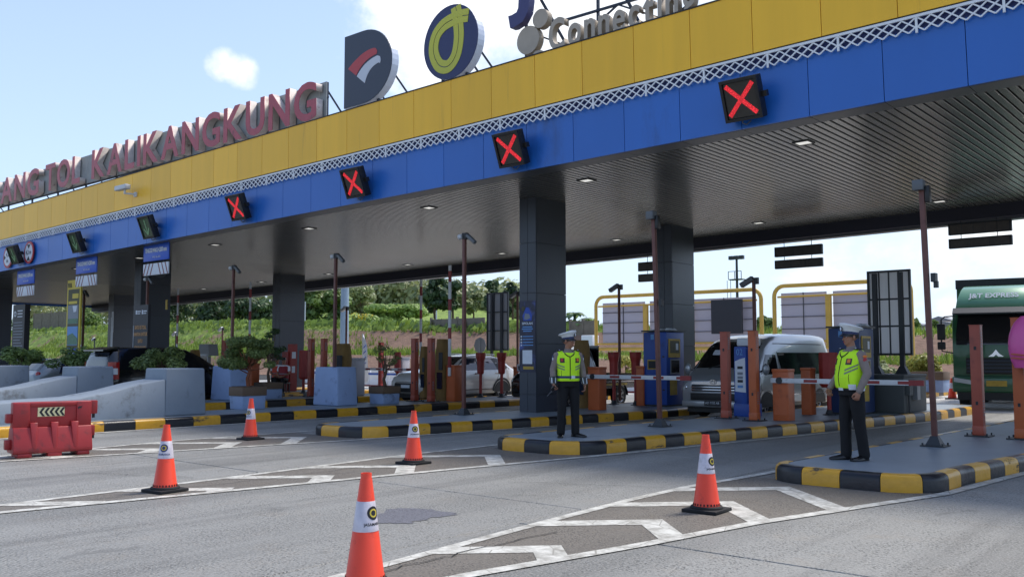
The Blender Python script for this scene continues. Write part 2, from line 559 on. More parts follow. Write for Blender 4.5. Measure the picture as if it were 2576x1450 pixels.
def mat_marking():
    m = bpy.data.materials.new('marking')
    m.use_nodes = True
    N, L = m.node_tree.nodes, m.node_tree.links
    b = N['Principled BSDF']
    g = N.new('ShaderNodeNewGeometry')
    n = N.new('ShaderNodeTexNoise')
    n.inputs['Scale'].default_value, n.inputs['Detail'].default_value, n.inputs['Roughness'].default_value = 5, 8, 0.72
    L.new(g.outputs['Position'], n.inputs['Vector'])
    r = N.new('ShaderNodeValToRGB')
    e = r.color_ramp.elements
    e[0].position, e[0].color = 0.40, (*srgb(214, 212, 202), 1)
    e[1].position, e[1].color = 0.66, (*srgb(142, 138, 128), 1)
    L.new(n.outputs[0], r.inputs[0])
    L.new(r.outputs[0], b.inputs['Base Color'])
    b.inputs['Roughness'].default_value = 0.55
    vo = N.new('ShaderNodeTexVoronoi')
    vo.feature = 'DISTANCE_TO_EDGE'
    vo.inputs['Scale'].default_value = 3.5
    L.new(g.outputs['Position'], vo.inputs['Vector'])
    cr = N.new('ShaderNodeMapRange')
    cr.inputs[1].default_value, cr.inputs[2].default_value = 0.006, 0.02
    L.new(vo.outputs['Distance'], cr.inputs[0])
    mx = N.new('ShaderNodeMix')
    mx.data_type = 'RGBA'
    L.new(cr.outputs[0], mx.inputs[0])
    mx.inputs[6].default_value = (*srgb(150, 146, 136), 1)
    L.new(r.outputs[0], mx.inputs[7])
    L.new(mx.outputs[2], b.inputs['Base Color'])
    MATS['marking'] = m


mat_marking()


def mat_bank():
    """grassy slope with bare red-brown earth showing in bands"""
    m = bpy.data.materials.new('bank')
    m.use_nodes = True
    N, L = m.node_tree.nodes, m.node_tree.links
    b = N['Principled BSDF']
    b.inputs['Roughness'].default_value = 0.95
    g = N.new('ShaderNodeNewGeometry')

    def noise(sc, det=6, ro=0.65, st=(1, 1, 1)):
        mp = N.new('ShaderNodeMapping')
        mp.inputs['Scale'].default_value = st
        L.new(g.outputs['Position'], mp.inputs[0])
        n = N.new('ShaderNodeTexNoise')
        n.inputs['Scale'].default_value, n.inputs['Detail'].default_value, n.inputs['Roughness'].default_value = sc, det, ro
        L.new(mp.outputs[0], n.inputs['Vector'])
        return n.outputs[0]
    earth = N.new('ShaderNodeValToRGB')
    earth.color_ramp.elements[0].color = (*srgb(98, 78, 64), 1)
    earth.color_ramp.elements[1].color = (*srgb(152, 120, 100), 1)
    L.new(noise(0.9), earth.inputs[0])
    grass = N.new('ShaderNodeValToRGB')
    grass.color_ramp.elements[0].position, grass.color_ramp.elements[1].position = 0.35, 0.7
    grass.color_ramp.elements[0].color = (*srgb(84, 104, 44), 1)
    grass.color_ramp.elements[1].color = (*srgb(146, 168, 70), 1)
    L.new(noise(1.6), grass.inputs[0])
    at_ = N.new('ShaderNodeAttribute')
    at_.attribute_name = 'grass'
    ad = N.new('ShaderNodeMath')
    ad.operation = 'ADD'
    L.new(at_.outputs['Fac'], ad.inputs[0])
    s = N.new('ShaderNodeMath')
    s.operation = 'MULTIPLY_ADD'
    L.new(noise(0.5), s.inputs[0])
    s.inputs[1].default_value, s.inputs[2].default_value = 1.6, -0.8
    L.new(s.outputs[0], ad.inputs[1])
    r = N.new('ShaderNodeMapRange')
    r.interpolation_type = 'SMOOTHSTEP'
    r.inputs[1].default_value, r.inputs[2].default_value = 0.40, 0.60
    L.new(ad.outputs[0], r.inputs[0])
    mx = N.new('ShaderNodeMix')
    mx.data_type = 'RGBA'
    L.new(r.outputs[0], mx.inputs[0])
    L.new(earth.outputs[0], mx.inputs[6])
    L.new(grass.outputs[0], mx.inputs[7])
    L.new(mx.outputs[2], b.inputs['Base Color'])
    bp = N.new('ShaderNodeBump')
    bp.inputs['Strength'].default_value, bp.inputs['Distance'].default_value = 0.6, 0.25
    L.new(noise(2.2), bp.inputs['Height'])
    L.new(bp.outputs[0], b.inputs['Normal'])
    MATS['bank'] = m


mat_bank()


def mat_leaf(name, c0, c1, back=0.35):
    m = bpy.data.materials.new(name)
    m.use_nodes = True
    N, L = m.node_tree.nodes, m.node_tree.links
    b = N['Principled BSDF']
    b.inputs['Roughness'].default_value = 0.5
    a = N.new('ShaderNodeAttribute')
    a.attribute_name = 'tone'
    r = N.new('ShaderNodeValToRGB')
    r.color_ramp.elements[0].color = (*c0, 1)
    r.color_ramp.elements[1].color = (*c1, 1)
    L.new(a.outputs['Fac'], r.inputs[0])
    L.new(r.outputs[0], b.inputs['Base Color'])
    tr = N.new('ShaderNodeBsdfTranslucent')
    L.new(r.outputs[0], tr.inputs[0])
    ms = N.new('ShaderNodeMixShader')
    ms.inputs[0].default_value = back
    out = N['Material Output']
    L.new(b.outputs[0], ms.inputs[1])
    L.new(tr.outputs[0], ms.inputs[2])
    L.new(ms.outputs[0], out.inputs[0])
    MATS[name] = m


mat_leaf('leaf_dark', srgb(34, 54, 36), srgb(86, 112, 64))
mat_leaf('leaf_mid', srgb(64, 92, 46), srgb(146, 168, 90))
mat_leaf('leaf_light', srgb(108, 138, 62), srgb(184, 206, 112))
mat_leaf('leaf_olive', srgb(104, 116, 74), srgb(172, 178, 122))  # light tone, paints haze into the far wood
mat_leaf('leaf_yellow', srgb(120, 128, 44), srgb(206, 196, 96))
mat_leaf('leaf_bonsai', srgb(60, 84, 42), srgb(150, 164, 92))


def mat_translucent(name, col, f):
    m = bpy.data.materials.new(name)
    m.use_nodes = True
    N, L = m.node_tree.nodes, m.node_tree.links
    N['Principled BSDF'].inputs['Base Color'].default_value = (*col, 1)
    N['Principled BSDF'].inputs['Roughness'].default_value = 0.6
    t = N.new('ShaderNodeBsdfTranslucent')
    t.inputs[0].default_value = (*col, 1)
    x = N.new('ShaderNodeMixShader')
    x.inputs[0].default_value = f
    L.new(N['Principled BSDF'].outputs[0], x.inputs[1])
    L.new(t.outputs[0], x.inputs[2])
    L.new(x.outputs[0], N['Material Output'].inputs[0])
    MATS[name] = m


mat_translucent('panel_backlit', srgb(188, 186, 196), 0.40)
mat_translucent('panel_backlit_grey', srgb(214, 216, 218), 0.8)

mat_leaf('leaf_banana', srgb(62, 92, 48), srgb(148, 172, 108))
mat_leaf('grass', srgb(84, 106, 40), srgb(164, 184, 76))
mat_leaf('flower_yellow', srgb(206, 176, 40), srgb(240, 214, 80))

# ------------------------------------------------------------------ mesh helpers


class MB:
    def __init__(s):
        s.v, s.f, s.m = [], [], None

    def quadbox(s, c, flip=False):
        n = len(s.v)
        s.v += [tuple(p) for p in c]
        for q in ((0, 3, 2, 1), (4, 5, 6, 7), (0, 1, 5, 4), (1, 2, 6, 5), (2, 3, 7, 6), (3, 0, 4, 7)):
            s.f.append(tuple(n + i for i in q))
        return s

    def box(s, x0, x1, y0, y1, z0, z1, M=None):
        c = [Vector(p) for p in ((x0, y0, z0), (x1, y0, z0), (x1, y1, z0), (x0, y1, z0), (x0, y0, z1), (x1, y0, z1), (x1, y1, z1), (x0, y1, z1))]
        if M:
            c = [M @ p for p in c]
        return s.quadbox(c)

    def taper(s, x0, x1, y0, y1, z0, z1, tx=0, ty=0):
        return s.quadbox([(x0, y0, z0), (x1, y0, z0), (x1, y1, z0), (x0, y1, z0),
                          (x0 + tx, y0 + ty, z1), (x1 - tx, y0 + ty, z1), (x1 - tx, y1 - ty, z1), (x0 + tx, y1 - ty, z1)])

    def bar(s, a, b, w, h=None, up=(0, 0, 1)):
        a, b = Vector(a), Vector(b)
        h = h or w
        d = (b - a).normalized()
        u = Vector(up)
        if abs(d.dot(u)) > 0.98:
            u = Vector((1, 0, 0))
        x = d.cross(u).normalized()
        y = x.cross(d).normalized()
        c = []
        for p in (a, b):
            c += [p - x * w / 2 - y * h / 2, p + x * w / 2 - y * h / 2, p + x * w / 2 + y * h / 2, p - x * w / 2 + y * h / 2]
        return s.quadbox(c)

    def cyl(s, a, b, r0, r1=None, n=12, cap=True):
        a, b = Vector(a), Vector(b)
        r1 = r0 if r1 is None else r1
        d = (b - a).normalized()
        u = Vector((0, 0, 1)) if abs(d.z) < 0.95 else Vector((1, 0, 0))
        x = d.cross(u).normalized()
        y = d.cross(x)
        k = len(s.v)
        for p, r in ((a, r0), (b, r1)):
            for i in range(n):
                t = 2 * math.pi * i / n
                s.v.append(tuple(p + (x * math.cos(t) + y * math.sin(t)) * r))
        for i in range(n):
            j = (i + 1) % n
            s.f.append((k + i, k + j, k + n + j, k + n + i)[::-1])
        if cap:
            s.f.append(tuple(k + i for i in range(n)))
            s.f.append(tuple(k + n + i for i in reversed(range(n))))
        return s

    def tube(s, pts, r, n=8):
        """swept round tube through points; r number or list"""
        pts = [Vector(p) for p in pts]
        rs = r if isinstance(r, (list, tuple)) else [r] * len(pts)
        k0 = len(s.v)
        px = None
        for i, p in enumerate(pts):
            d = (pts[min(i + 1, len(pts) - 1)] - pts[max(i - 1, 0)]).normalized()
            if px is None:
                u = Vector((0, 0, 1)) if abs(d.z) < 0.9 else Vector((1, 0, 0))
                px = d.cross(u).normalized()
            px = (px - d * px.dot(d)).normalized()
            py = d.cross(px)
            for j in range(n):
                t = 2 * math.pi * j / n
                s.v.append(tuple(p + (px * math.cos(t) + py * math.sin(t)) * rs[i]))
        for i in range(len(pts) - 1):
            for j in range(n):
                a, b = k0 + i * n + j, k0 + i * n + (j + 1) % n
                s.f.append((a, b, b + n, a + n))
        s.f.append(tuple(k0 + j for j in reversed(range(n))))
        e = k0 + (len(pts) - 1) * n
        s.f.append(tuple(e + j for j in range(n)))
        return s

    def lathe(s, prof, n=24, M=None):
        k = len(s.v)
        for r, z in prof:
            for i in range(n):
                t = 2 * math.pi * i / n
                p = Vector((r * math.cos(t), r * math.sin(t), z))
                s.v.append(tuple(M @ p if M else p))
        for j in range(len(prof) - 1):
            for i in range(n):
                a, b = k + j * n + i, k + j * n + (i + 1) % n
                s.f.append((a, b, b + n, a + n))
        s.f.append(tuple(k + i for i in reversed(range(n))))
        e = k + (len(prof) - 1) * n
        s.f.append(tuple(e + i for i in range(n)))
        return s

    def prism(s, poly, d0, d1, axis='y'):
        """extrude a polygon. axis y: poly is (x,z); axis x: poly is (y,z); axis z: poly is (x,y)"""
        k, n = len(s.v), len(poly)
        for d in (d0, d1):
            for a, b in poly:
                s.v.append({'y': (a, d, b), 'x': (d, a, b), 'z': (a, b, d)}[axis])
        s.f.append(tuple(k + i for i in range(n)))
        s.f.append(tuple(k + n + i for i in reversed(range(n))))
        for i in range(n):
            j = (i + 1) % n
            s.f.append((k + i, k + n + i, k + n + j, k + j))
        return s

    def ell(s, c, r, n=14, m=9, M=None):
        k = len(s.v)
        for j in range(1, m):
            ph = math.pi * j / m
            for i in range(n):
                t = 2 * math.pi * i / n
                p = Vector((r[0] * math.sin(ph) * math.cos(t), r[1] * math.sin(ph) * math.sin(t), r[2] * math.cos(ph)))
                if M:
                    p = M @ p
                s.v.append(tuple(Vector(c) + p))
        for j in range(m - 2):
            for i in range(n):
                a, b = k + j * n + i, k + j * n + (i + 1) % n
                s.f.append((a, a + n, b + n, b))
        for zz, row, fl in ((r[2], 0, False), (-r[2], m - 2, True)):
            p = Vector((0, 0, zz))
            if M:
                p = M @ p
            s.v.append(tuple(Vector(c) + p))
            t = len(s.v) - 1
            for i in range(n):
                a, b = k + row * n + i, k + row * n + (i + 1) % n
                s.f.append((t, b, a) if fl else (t, a, b))
        return s

    def quad(s, a, b, c, d):
        k = len(s.v)
        s.v += [tuple(a), tuple(b), tuple(c), tuple(d)]
        s.f.append((k, k + 1, k + 2, k + 3))
        return s

    def poly(s, pts):
        k = len(s.v)
        s.v += [tuple(p) for p in pts]
        s.f.append(tuple(range(k, k + len(pts))))
        return s

    def loft(s, rings, cap=True, closed=True):
        k, n = len(s.v), len(rings[0])
        for r in rings:
            s.v += [tuple(p) for p in r]
        for j in range(len(rings) - 1):
            for i in range(n if closed else n - 1):
                a, b = k + j * n + i, k + j * n + (i + 1) % n
                s.f.append((a, b, b + n, a + n))
        if cap and closed:
            s.f.append(tuple(k + i for i in reversed(range(n))))
            e = k + (len(rings) - 1) * n
            s.f.append(tuple(e + i for i in range(n)))
        return s

    def mesh(s, name, material=None, smooth=False, fix=True):
        me = bpy.data.meshes.new(name)
        me.from_pydata(s.v, [], s.f)
        if fix:
            bm = bmesh.new()
            bm.from_mesh(me)
            bmesh.ops.recalc_face_normals(bm, faces=bm.faces)
            bm.to_mesh(me)
            bm.free()
        if material:
            me.materials.append(MATS[material])
        if smooth:
            for p in me.polygons:
                p.use_smooth = True
        me.update()
        return me


def link(name, me, parent=None, loc=None, rot=None):
    o = bpy.data.objects.new(name, me)
    COL.objects.link(o)
    if parent:
        o.parent = parent
    if loc is not None:
        o.location = loc
    if rot is not None:
        o.rotation_euler = rot
    return o


def part(name, mb, material, parent=None, smooth=False, bevel=0.0, seg=2, loc=None, rot=None, fix=True, angle=0.6):
    me = mb.mesh(name, material, smooth or bevel > 0, fix)
    if bevel > 0:
        bm = bmesh.new()
        bm.from_mesh(me)
        es = [e for e in bm.edges if len(e.link_faces) == 2 and e.calc_face_angle(0) > angle]
        bmesh.ops.bevel(bm, geom=es, offset=bevel, segments=seg, affect='EDGES', profile=0.5, clamp_overlap=True)
        bm.to_mesh(me)
        bm.free()
        for p in me.polygons:
            p.use_smooth = True
        me.set_sharp_from_angle(angle=0.7)
    elif smooth:
        me.set_sharp_from_angle(angle=0.9)
    return link(name, me, parent, loc, rot)


def tag(o, label=None, cat=None, group=None, kind=None):
    if label:
        o['label'] = label
    if cat:
        o['category'] = cat
    if group:
        o['group'] = group
    if kind:
        o['kind'] = kind
    return o


def thing(name, label, cat, loc=(0, 0, 0), rz=0.0, group=None):
    o = bpy.data.objects.new(name, None)
    o.empty_display_size = 0.2
    COL.objects.link(o)
    o.location = loc
    o.rotation_euler = (0, 0, rz)
    return tag(o, label, cat, group)


def copy_tree(o, parent=None):
    c = o.copy()
    COL.objects.link(c)
    c.parent = parent
    for ch in list(o.children):
        copy_tree(ch, c)
    return c


def dup(o, label, loc, rz=0.0, group=None):
    c = copy_tree(o)
    c.location = loc
    c.rotation_euler = (0, 0, rz)
    c['label'] = label
    if group:
        c['group'] = group
    return c


def text(name, body, size, material, parent, loc, rot=(math.pi / 2, 0, 0), depth=0.004, align='CENTER', sx=1.0, bold=0.0, space=1.0):
    cu = bpy.data.curves.new('t', 'FONT')
    cu.body = body
    cu.size = size
    cu.align_x = align
    cu.align_y = 'CENTER'
    cu.extrude = depth / 2
    cu.offset = bold
    cu.space_character = space
    cu.resolution_u = 3
    o = bpy.data.objects.new('t', cu)
    me = bpy.data.meshes.new_from_object(o)
    bpy.data.objects.remove(o)
    me.name = name
    me.materials.clear()
    me.materials.append(MATS[material])
    if sx != 1.0:
        for v in me.vertices:
            v.co.x *= sx
    return link(name, me, parent, loc, rot)


def struct(name, o):
    o['kind'] = 'structure'
    return o
# ================================================================== ground and road
def sheet(name, x0, x1, y0, y1, z, material, parent=None):
    return part(name, MB().quad((x0, y0, z), (x1, y0, z), (x1, y1, z), (x0, y1, z)), material, parent, fix=False)


mat('earth_ground', srgb(128, 118, 96), 0.95, var=0.15, vscale=0.3, dirt=srgb(96, 106, 60), dirt_amt=0.5, dscale=0.08)
ground = tag(sheet('ground', -1500, 1500, -600, 2400, -0.09, 'earth_ground'), kind='structure')
mat('joint_dark', srgb(44, 42, 38), 0.9, var=0.2, vscale=5)
road = tag(sheet('road', -75, 26, -16, 62, -0.02, 'joint_dark'), kind='structure')


def slab_mesh(w, l):
    m = MB()
    b = 0.008
    m.loft([[(0, 0, -0.018), (w, 0, -0.018), (w, l, -0.018), (0, l, -0.018)],
            [(0, 0, -b), (w, 0, -b), (w, l, -b), (0, l, -b)],
            [(b, b, 0), (w - b, b, 0), (w - b, l - b, 0), (b, l - b, 0)]])
    return m.mesh('concrete_slab', 'concrete')


PITCH = 5.03
SLAB = slab_mesh(PITCH - 0.022, 5.0 - 0.022)
SLAB_SUNLIT = slab_mesh(PITCH - 0.022, 5.0 - 0.022)
SLAB_SUNLIT.materials[0] = MATS['concrete_sunlit']  # slabs past the canopy get the colour with painted sunlight
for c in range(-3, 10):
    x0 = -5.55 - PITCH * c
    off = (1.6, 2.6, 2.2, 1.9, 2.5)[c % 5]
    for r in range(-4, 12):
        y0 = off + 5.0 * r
        link('concrete_slab', SLAB_SUNLIT if y0 > 27 else SLAB, road, (x0, y0, 0))

mk = []


def ribbon(name, pts, w, z=0.008, material='marking', parent=None):
    """flat painted line of width w along points"""
    pts = [Vector((p[0], p[1])) for p in pts]
    a, b = [], []
    for i, p in enumerate(pts):
        d = (pts[min(i + 1, len(pts) - 1)] - pts[max(i - 1, 0)]).normalized()
        n = Vector((-d.y, d.x)) * w / 2
        a.append((p.x + n.x, p.y + n.y, z))
        b.append((p.x - n.x, p.y - n.y, z))
    m = MB()
    for i in range(len(pts) - 1):
        m.quad(b[i], b[i + 1], a[i + 1], a[i])
    return part(name, m, material, parent or road, fix=False)


def interp(pts, y):
    for (xa, ya), (xb, yb) in zip(pts, pts[1:]):
        if ya <= y <= yb:
            return xa + (xb - xa) * (y - ya) / (yb - ya)
    return pts[0][0] if y < pts[0][1] else pts[-1][0]


# painted gores ahead of the islands: left line, right line, apexes of the chevrons
GORES = [
    ([(-4.98, 1.6), (-5.18, 4.62), (-5.37, 6.7), (-5.50, 8.4), (-5.53, 9.6), (-5.38, 11.3), (-5.30, 14), (-5.05, 19), (-4.9, 27)],
     [(-4.86, 1.6), (-4.5, 4.77), (-4.13, 6.5), (-3.88, 7.95), (-3.47, 9.5), (-3.07, 11.0), (-2.88, 13.0), (-2.3, 18), (-1.8, 27)], 11.0, (4.55, 6.02, 7.58, 9.01, 10.43), 0.0),
    ([(-10.1, 1.8), (-10.26, 4.4), (-10.34, 6.5), (-10.5, 8.5), (-10.63, 10), (-10.62, 11.9), (-10.45, 15), (-10.1, 21), (-10.0, 27)],
     [(-10.0, 1.8), (-9.73, 3.9), (-9.45, 5.4), (-9.0, 8.0), (-8.7, 9.6), (-8.22, 12), (-7.6, 16), (-6.95, 20), (-6.45, 24)], 11.7, (4.7, 6.15, 7.62, 9.05, 10.85), -9.52),
    ([(-14.95, 2.6), (-15.33, 7.1), (-15.6, 9), (-15.5, 11.6), (-15.2, 15), (-15.0, 21), (-15.0, 27)],
     [(-14.85, 2.6), (-14.47, 5.44), (-14.1, 7), (-13.7, 8.9), (-13.24, 10.9), (-12.9, 13.5), (-12.1, 19), (-11.85, 26)], 11.3, (5.0, 6.5, 8.0, 9.45, 10.86), -14.42),
]
for gi, (lf, rt, vn, apex, uc) in enumerate(GORES):
    m = MB()
    ys = [lf[0][1] + (vn - lf[0][1]) * i / 14 for i in range(15)]
    for y0, y1 in zip(ys, ys[1:]):
        m.quad((interp(lf, y0), y0, 0.004), (interp(rt, y0), y0, 0.004), (interp(rt, y1), y1, 0.004), (interp(lf, y1), y1, 0.004))
    part('gore_surface', m, 'concrete_gore', road, fix=False)
    ribbon('lane_line', lf, 0.11, 0.009)
    ribbon('lane_line', rt, 0.13, 0.009)
    for va in apex:
        c = uc if uc else -4.62
        c = min(max(c, interp(lf, va) + 0.15), interp(rt, va) - 0.1)
        for side, ln in ((-1, lf), (1, rt)):
            # walk back at 45 degrees until the edge line
            t = 0.0
            while t < 2 and (c - t > interp(ln, va - t) if side < 0 else c + t < interp(ln, va - t)):
                t += 0.02
            w = 0.36
            t2 = 0.0
            while t2 < 2 and (c - t2 > interp(ln, va - w - t2) if side < 0 else c + t2 < interp(ln, va - w - t2)):
                t2 += 0.02
            ex = c + side * t
            ex2 = c + side * t2
            q = [(c, va, 0.008), (ex, va - t, 0.008), (ex2, va - w - t2, 0.008), (c, va - w, 0.008)]
            part('chevron_stripe', MB().poly(q), 'marking', road)
ribbon('lane_line', [(-18.2, -6), (-18.33, 4), (-18.35, 14), (-18.2, 27)], 0.13, 0.009)
ribbon('lane_line', [(-23.4, -6), (-23.4, 27)], 0.13, 0.009)
ribbon('lane_line', [(-21.2, 12), (-21.2, 27)], 0.13, 0.009)
# asphalt patch in the lane
random.seed(4)
pp = [(-6.81, 5.96), (-7.02, 6.30), (-6.98, 6.46), (-6.86, 6.52), (-6.70, 6.60), (-6.56, 6.56), (-6.42, 6.60), (-6.28, 6.52), (-6.30, 6.36),
      (-6.36, 6.26), (-6.30, 6.12), (-6.33, 6.0), (-6.28, 5.9), (-6.42, 5.80), (-6.54, 5.73), (-6.70, 5.80)]
pq = []
for (xa, ya), (xb, yb) in zip(pp, pp[1:] + pp[:1]):
    for i in range(6):
        f = i / 6
        pq.append((xa + (xb - xa) * f + random.uniform(-.022, .022), ya + (yb - ya) * f + random.uniform(-.022, .022), 0.004))
part('asphalt_patch', MB().poly(pq), 'asphalt_patch', road)
# cracks running through the gores and lanes
random.seed(21)
for (x0, y0, x1, y1) in ((-9.85, 4.6, -9.95, 11.0), (-15.0, 5.5, -15.1, 10.6), (-5.05, 3.2, -5.0, 6.4), (-7.4, 8.6, -5.7, 9.4), (-12.2, 5.6, -10.7, 6.3)):
    n = 26
    ribbon('crack', [(x0 + (x1 - x0) * i / n + random.uniform(-.035, .035), y0 + (y1 - y0) * i / n + random.uniform(-.05, .05)) for i in range(n + 1)], random.uniform(0.008, 0.014), 0.0125, 'joint_dark')

# ================================================================== islands
KPROF = [(0.0, -0.01), (0.0, 0.13), (0.012, 0.17), (0.04, 0.195), (0.075, 0.203), (0.16, 0.203), (0.16, 0.15)]


def island(label, left, right, vnose, vend, seglen, rl=0.6, rr=0.6, ksz=1.0):
    """left/right: polyline (x,y) from the nose to the tail"""
    root = thing('traffic_island', label, 'traffic island', (0, 0, 0), group='toll lane islands with yellow and black kerbs')
    # outline, counter-clockwise seen from above, from right tail to nose to left tail
    out = []
    for x, y in reversed(right):
        if y > vnose + rr + 0.05:
            out.append(Vector((x, y)))
    xr, xl = interp(right, vnose + rr), interp(left, vnose + rl)
    for i in range(8):
        t = i / 7 * math.pi / 2
        out.append(Vector((xr - rr + rr * math.cos(t), vnose + rr - rr * math.sin(t))))
    for i in range(8):
        t = i / 7 * math.pi / 2
        out.append(Vector((xl + rl - rl * math.sin(t), vnose + rl - rl * math.cos(t))))
    for x, y in left:
        if y > vnose + rl + 0.05:
            out.append(Vector((x, y)))
    # tail
    xa, xb = left[-1][0], right[-1][0]
    for i in range(1, 8):
        t = i / 8 * math.pi
        out.append(Vector(((xa + xb) / 2 - (xb - xa) / 2 * math.cos(t), vend + 0.8 * math.sin(t))))
    # resample closed outline
    L = [0]
    n = len(out)
    for i in range(n):
        L.append(L[-1] + (out[(i + 1) % n] - out[i]).length)
    tot = L[-1]

    def pos(s):
        s %= tot
        for i in range(n):
            if s <= L[i + 1]:
                f = (s - L[i]) / max(1e-9, L[i + 1] - L[i])
                a, b = out[i], out[(i + 1) % n]
                return a + (b - a) * f
        return out[0]

    def nrm(s):
        d = pos(s + 0.04) - pos(s - 0.04)
        d.normalize()
        return Vector((d.y, -d.x))
    # inward test
    cen = Vector(((xl + xr) / 2, (vnose + vend) / 2))
    nb = int(tot / seglen / 2) * 2
    sl = tot / nb
    for k in range(nb):
        rings = []
        g = 0.004
        steps = 5
        for j in range(steps + 1):
            s = k * sl + g + (sl - 2 * g) * j / steps
            p, nn = pos(s), nrm(s)
            if (p + nn * 0.1 - cen).length > (p - nn * 0.1 - cen).length and abs(p.y - cen.y) < 1e9:
                pass
            rings.append([(p.x + nn.x * a, p.y + nn.y * a, z) for a, z in KPROF])
        m = MB()
        m.loft(rings, cap=True, closed=True)
        part('kerb_block', m, 'kerb_yellow' if k % 2 else 'kerb_black', root, smooth=True)
    m = MB()
    inner = []
    s = 0.0
    while s < tot - 0.05:
        p, nn = pos(s), nrm(s)
        inner.append((p.x + nn.x * 0.15, p.y + nn.y * 0.15, 0.197))
        s += 0.35
    m.poly(inner)
    bm_ = m.mesh('island_top', 'island_top')
    bm = bmesh.new()
    bm.from_mesh(bm_)
    bmesh.ops.triangulate(bm, faces=bm.faces)
    for f in bm.faces:
        if f.normal.z < 0:
            f.normal_flip()
    bm.to_mesh(bm_)
    bm.free()
    link('island_top', bm_, root)
    return root


def edge(x0, y0, x1, y1, n=10):
    return [(x0 + (x1 - x0) * i / n, y0 + (y1 - y0) * i / n) for i in range(n + 1)]


island('nearest toll island, under the officer with the brown pole behind him', [(-5.15, 10.8), (-5.1, 12), (-5.0, 14), (-4.85, 17), (-4.7, 21), (-4.55, 27)],
       [(-3.12, 10.8), (-3.1, 12), (-2.82, 14), (-2.45, 17), (-2.05, 21), (-1.9, 27)], 10.72, 27.2, 0.46, 0.55, 0.62)
island('toll island under the officer with the hand radio and the blue terminal marked 02', [(-10.42, 11.4), (-10.38, 13), (-10.2, 16), (-9.95, 20), (-9.85, 27)],
       [(-8.46, 11.4), (-8.3, 13), (-7.85, 16), (-7.2, 20), (-6.72, 23.5), (-6.6, 27)], 11.42, 27.2, 0.5, 0.6, 0.75)
island('toll island carrying the dark column with the blue poster', [(-15.0, 11.2), (-14.98, 13), (-14.95, 17), (-14.85, 27)],
       [(-13.25, 11.2), (-13.15, 13), (-12.6, 16), (-12.1, 19.5), (-12.05, 27)], 11.22, 27.2, 0.52, 0.55, 0.7)
island('long toll island with grey ramp barrier, blue block and two planters', [(-20.7, -6), (-20.7, 8), (-20.7, 27)],
       [(-18.62, -6), (-18.62, 8), (-18.62, 27)], -6, 27.2, 0.66)
island('second long toll island with grey ramp barrier, behind the first', [(-25.7, -6), (-25.7, 27)], [(-23.75, -6), (-23.75, 27)], -6, 27.2, 0.7)
island('toll island behind the black car, far left', [(-30.3, -2), (-30.3, 27)], [(-28.5, -2), (-28.5, 27)], -2, 27.2, 0.8)
island('toll island under the yellow picture banner, far left', [(-34.5, 2), (-34.5, 27)], [(-32.6, 2), (-32.6, 27)], 2, 27.2, 0.8)
island('farthest toll island under the black text board', [(-39.6, 2), (-39.6, 27)], [(-37.8, 2), (-37.8, 27)], 2, 27.2, 0.8)

# ================================================================== canopy
SU = 0.0169
VF = 14.6147
can = thing('toll_canopy', 'long toll gate canopy with yellow and blue front and slatted ceiling', 'canopy', (-14, VF, 0))
can.rotation_euler = (0, -SU, 0)
ZB, ZM, ZT = 5.3724, 6.6486, 7.7677
PW = 1.2193
UL, UR = -57.0, 9.0
LX = lambda u: u + 14.0
# solid carcass behind the panels
part('carcass', MB().box(LX(UL) + 0.02, LX(UR) - 0.02, 0.06, 0.5, ZB + 0.05, ZT - 0.05), 'dark_trim', can)
part('roof_deck', MB().box(LX(UL) + 0.1, LX(UR) - 0.1, 0.5, 11.9, ZB + 0.12, ZB + 0.6), 'roof_grey', can)
gap = 0.012
bp_m = MB().box(gap / 2, PW - gap / 2, 0, 0.05, ZB, ZM - 0.03).mesh('blue_panel', 'blue_panel')
yp_m = MB().box(gap / 2, PW - gap / 2, -0.03, 0.05, ZM + 0.012, ZT).mesh('yellow_panel', 'yellow_panel')
so_m = MB().box(gap / 2, PW - gap / 2, 0.052, 0.50, ZB - 0.004, ZB + 0.03).mesh('soffit_panel', 'soffit')
n0 = int((UL + 35.1576) / PW) - 1
for k in range(n0, n0 + 70):
    u = -35.1576 + PW * k
    if UL <= u and u + PW <= UR + 0.3:
        link('blue_panel', bp_m, can, (LX(u), 0, 0))
        link('soffit_panel', so_m, can, (LX(u), 0, 0))
    u2 = -19.0341 + PW * (k - 13)
    if UL <= u2 and u2 + PW <= UR + 0.3:
        link('yellow_panel', yp_m, can, (LX(u2), 0, 0))
part('top_flashing', MB().box(LX(UL), LX(UR), -0.045, 0.3, ZT, ZT + 0.025), 'dark_trim', can)
part('shadow_gap', MB().box(LX(UL), LX(UR), -0.02, 0.05, ZM - 0.026, ZM + 0.008), 'dark_trim', can)
# lattice screen
LZ0, LZ1 = ZM - 0.30, ZM - 0.03


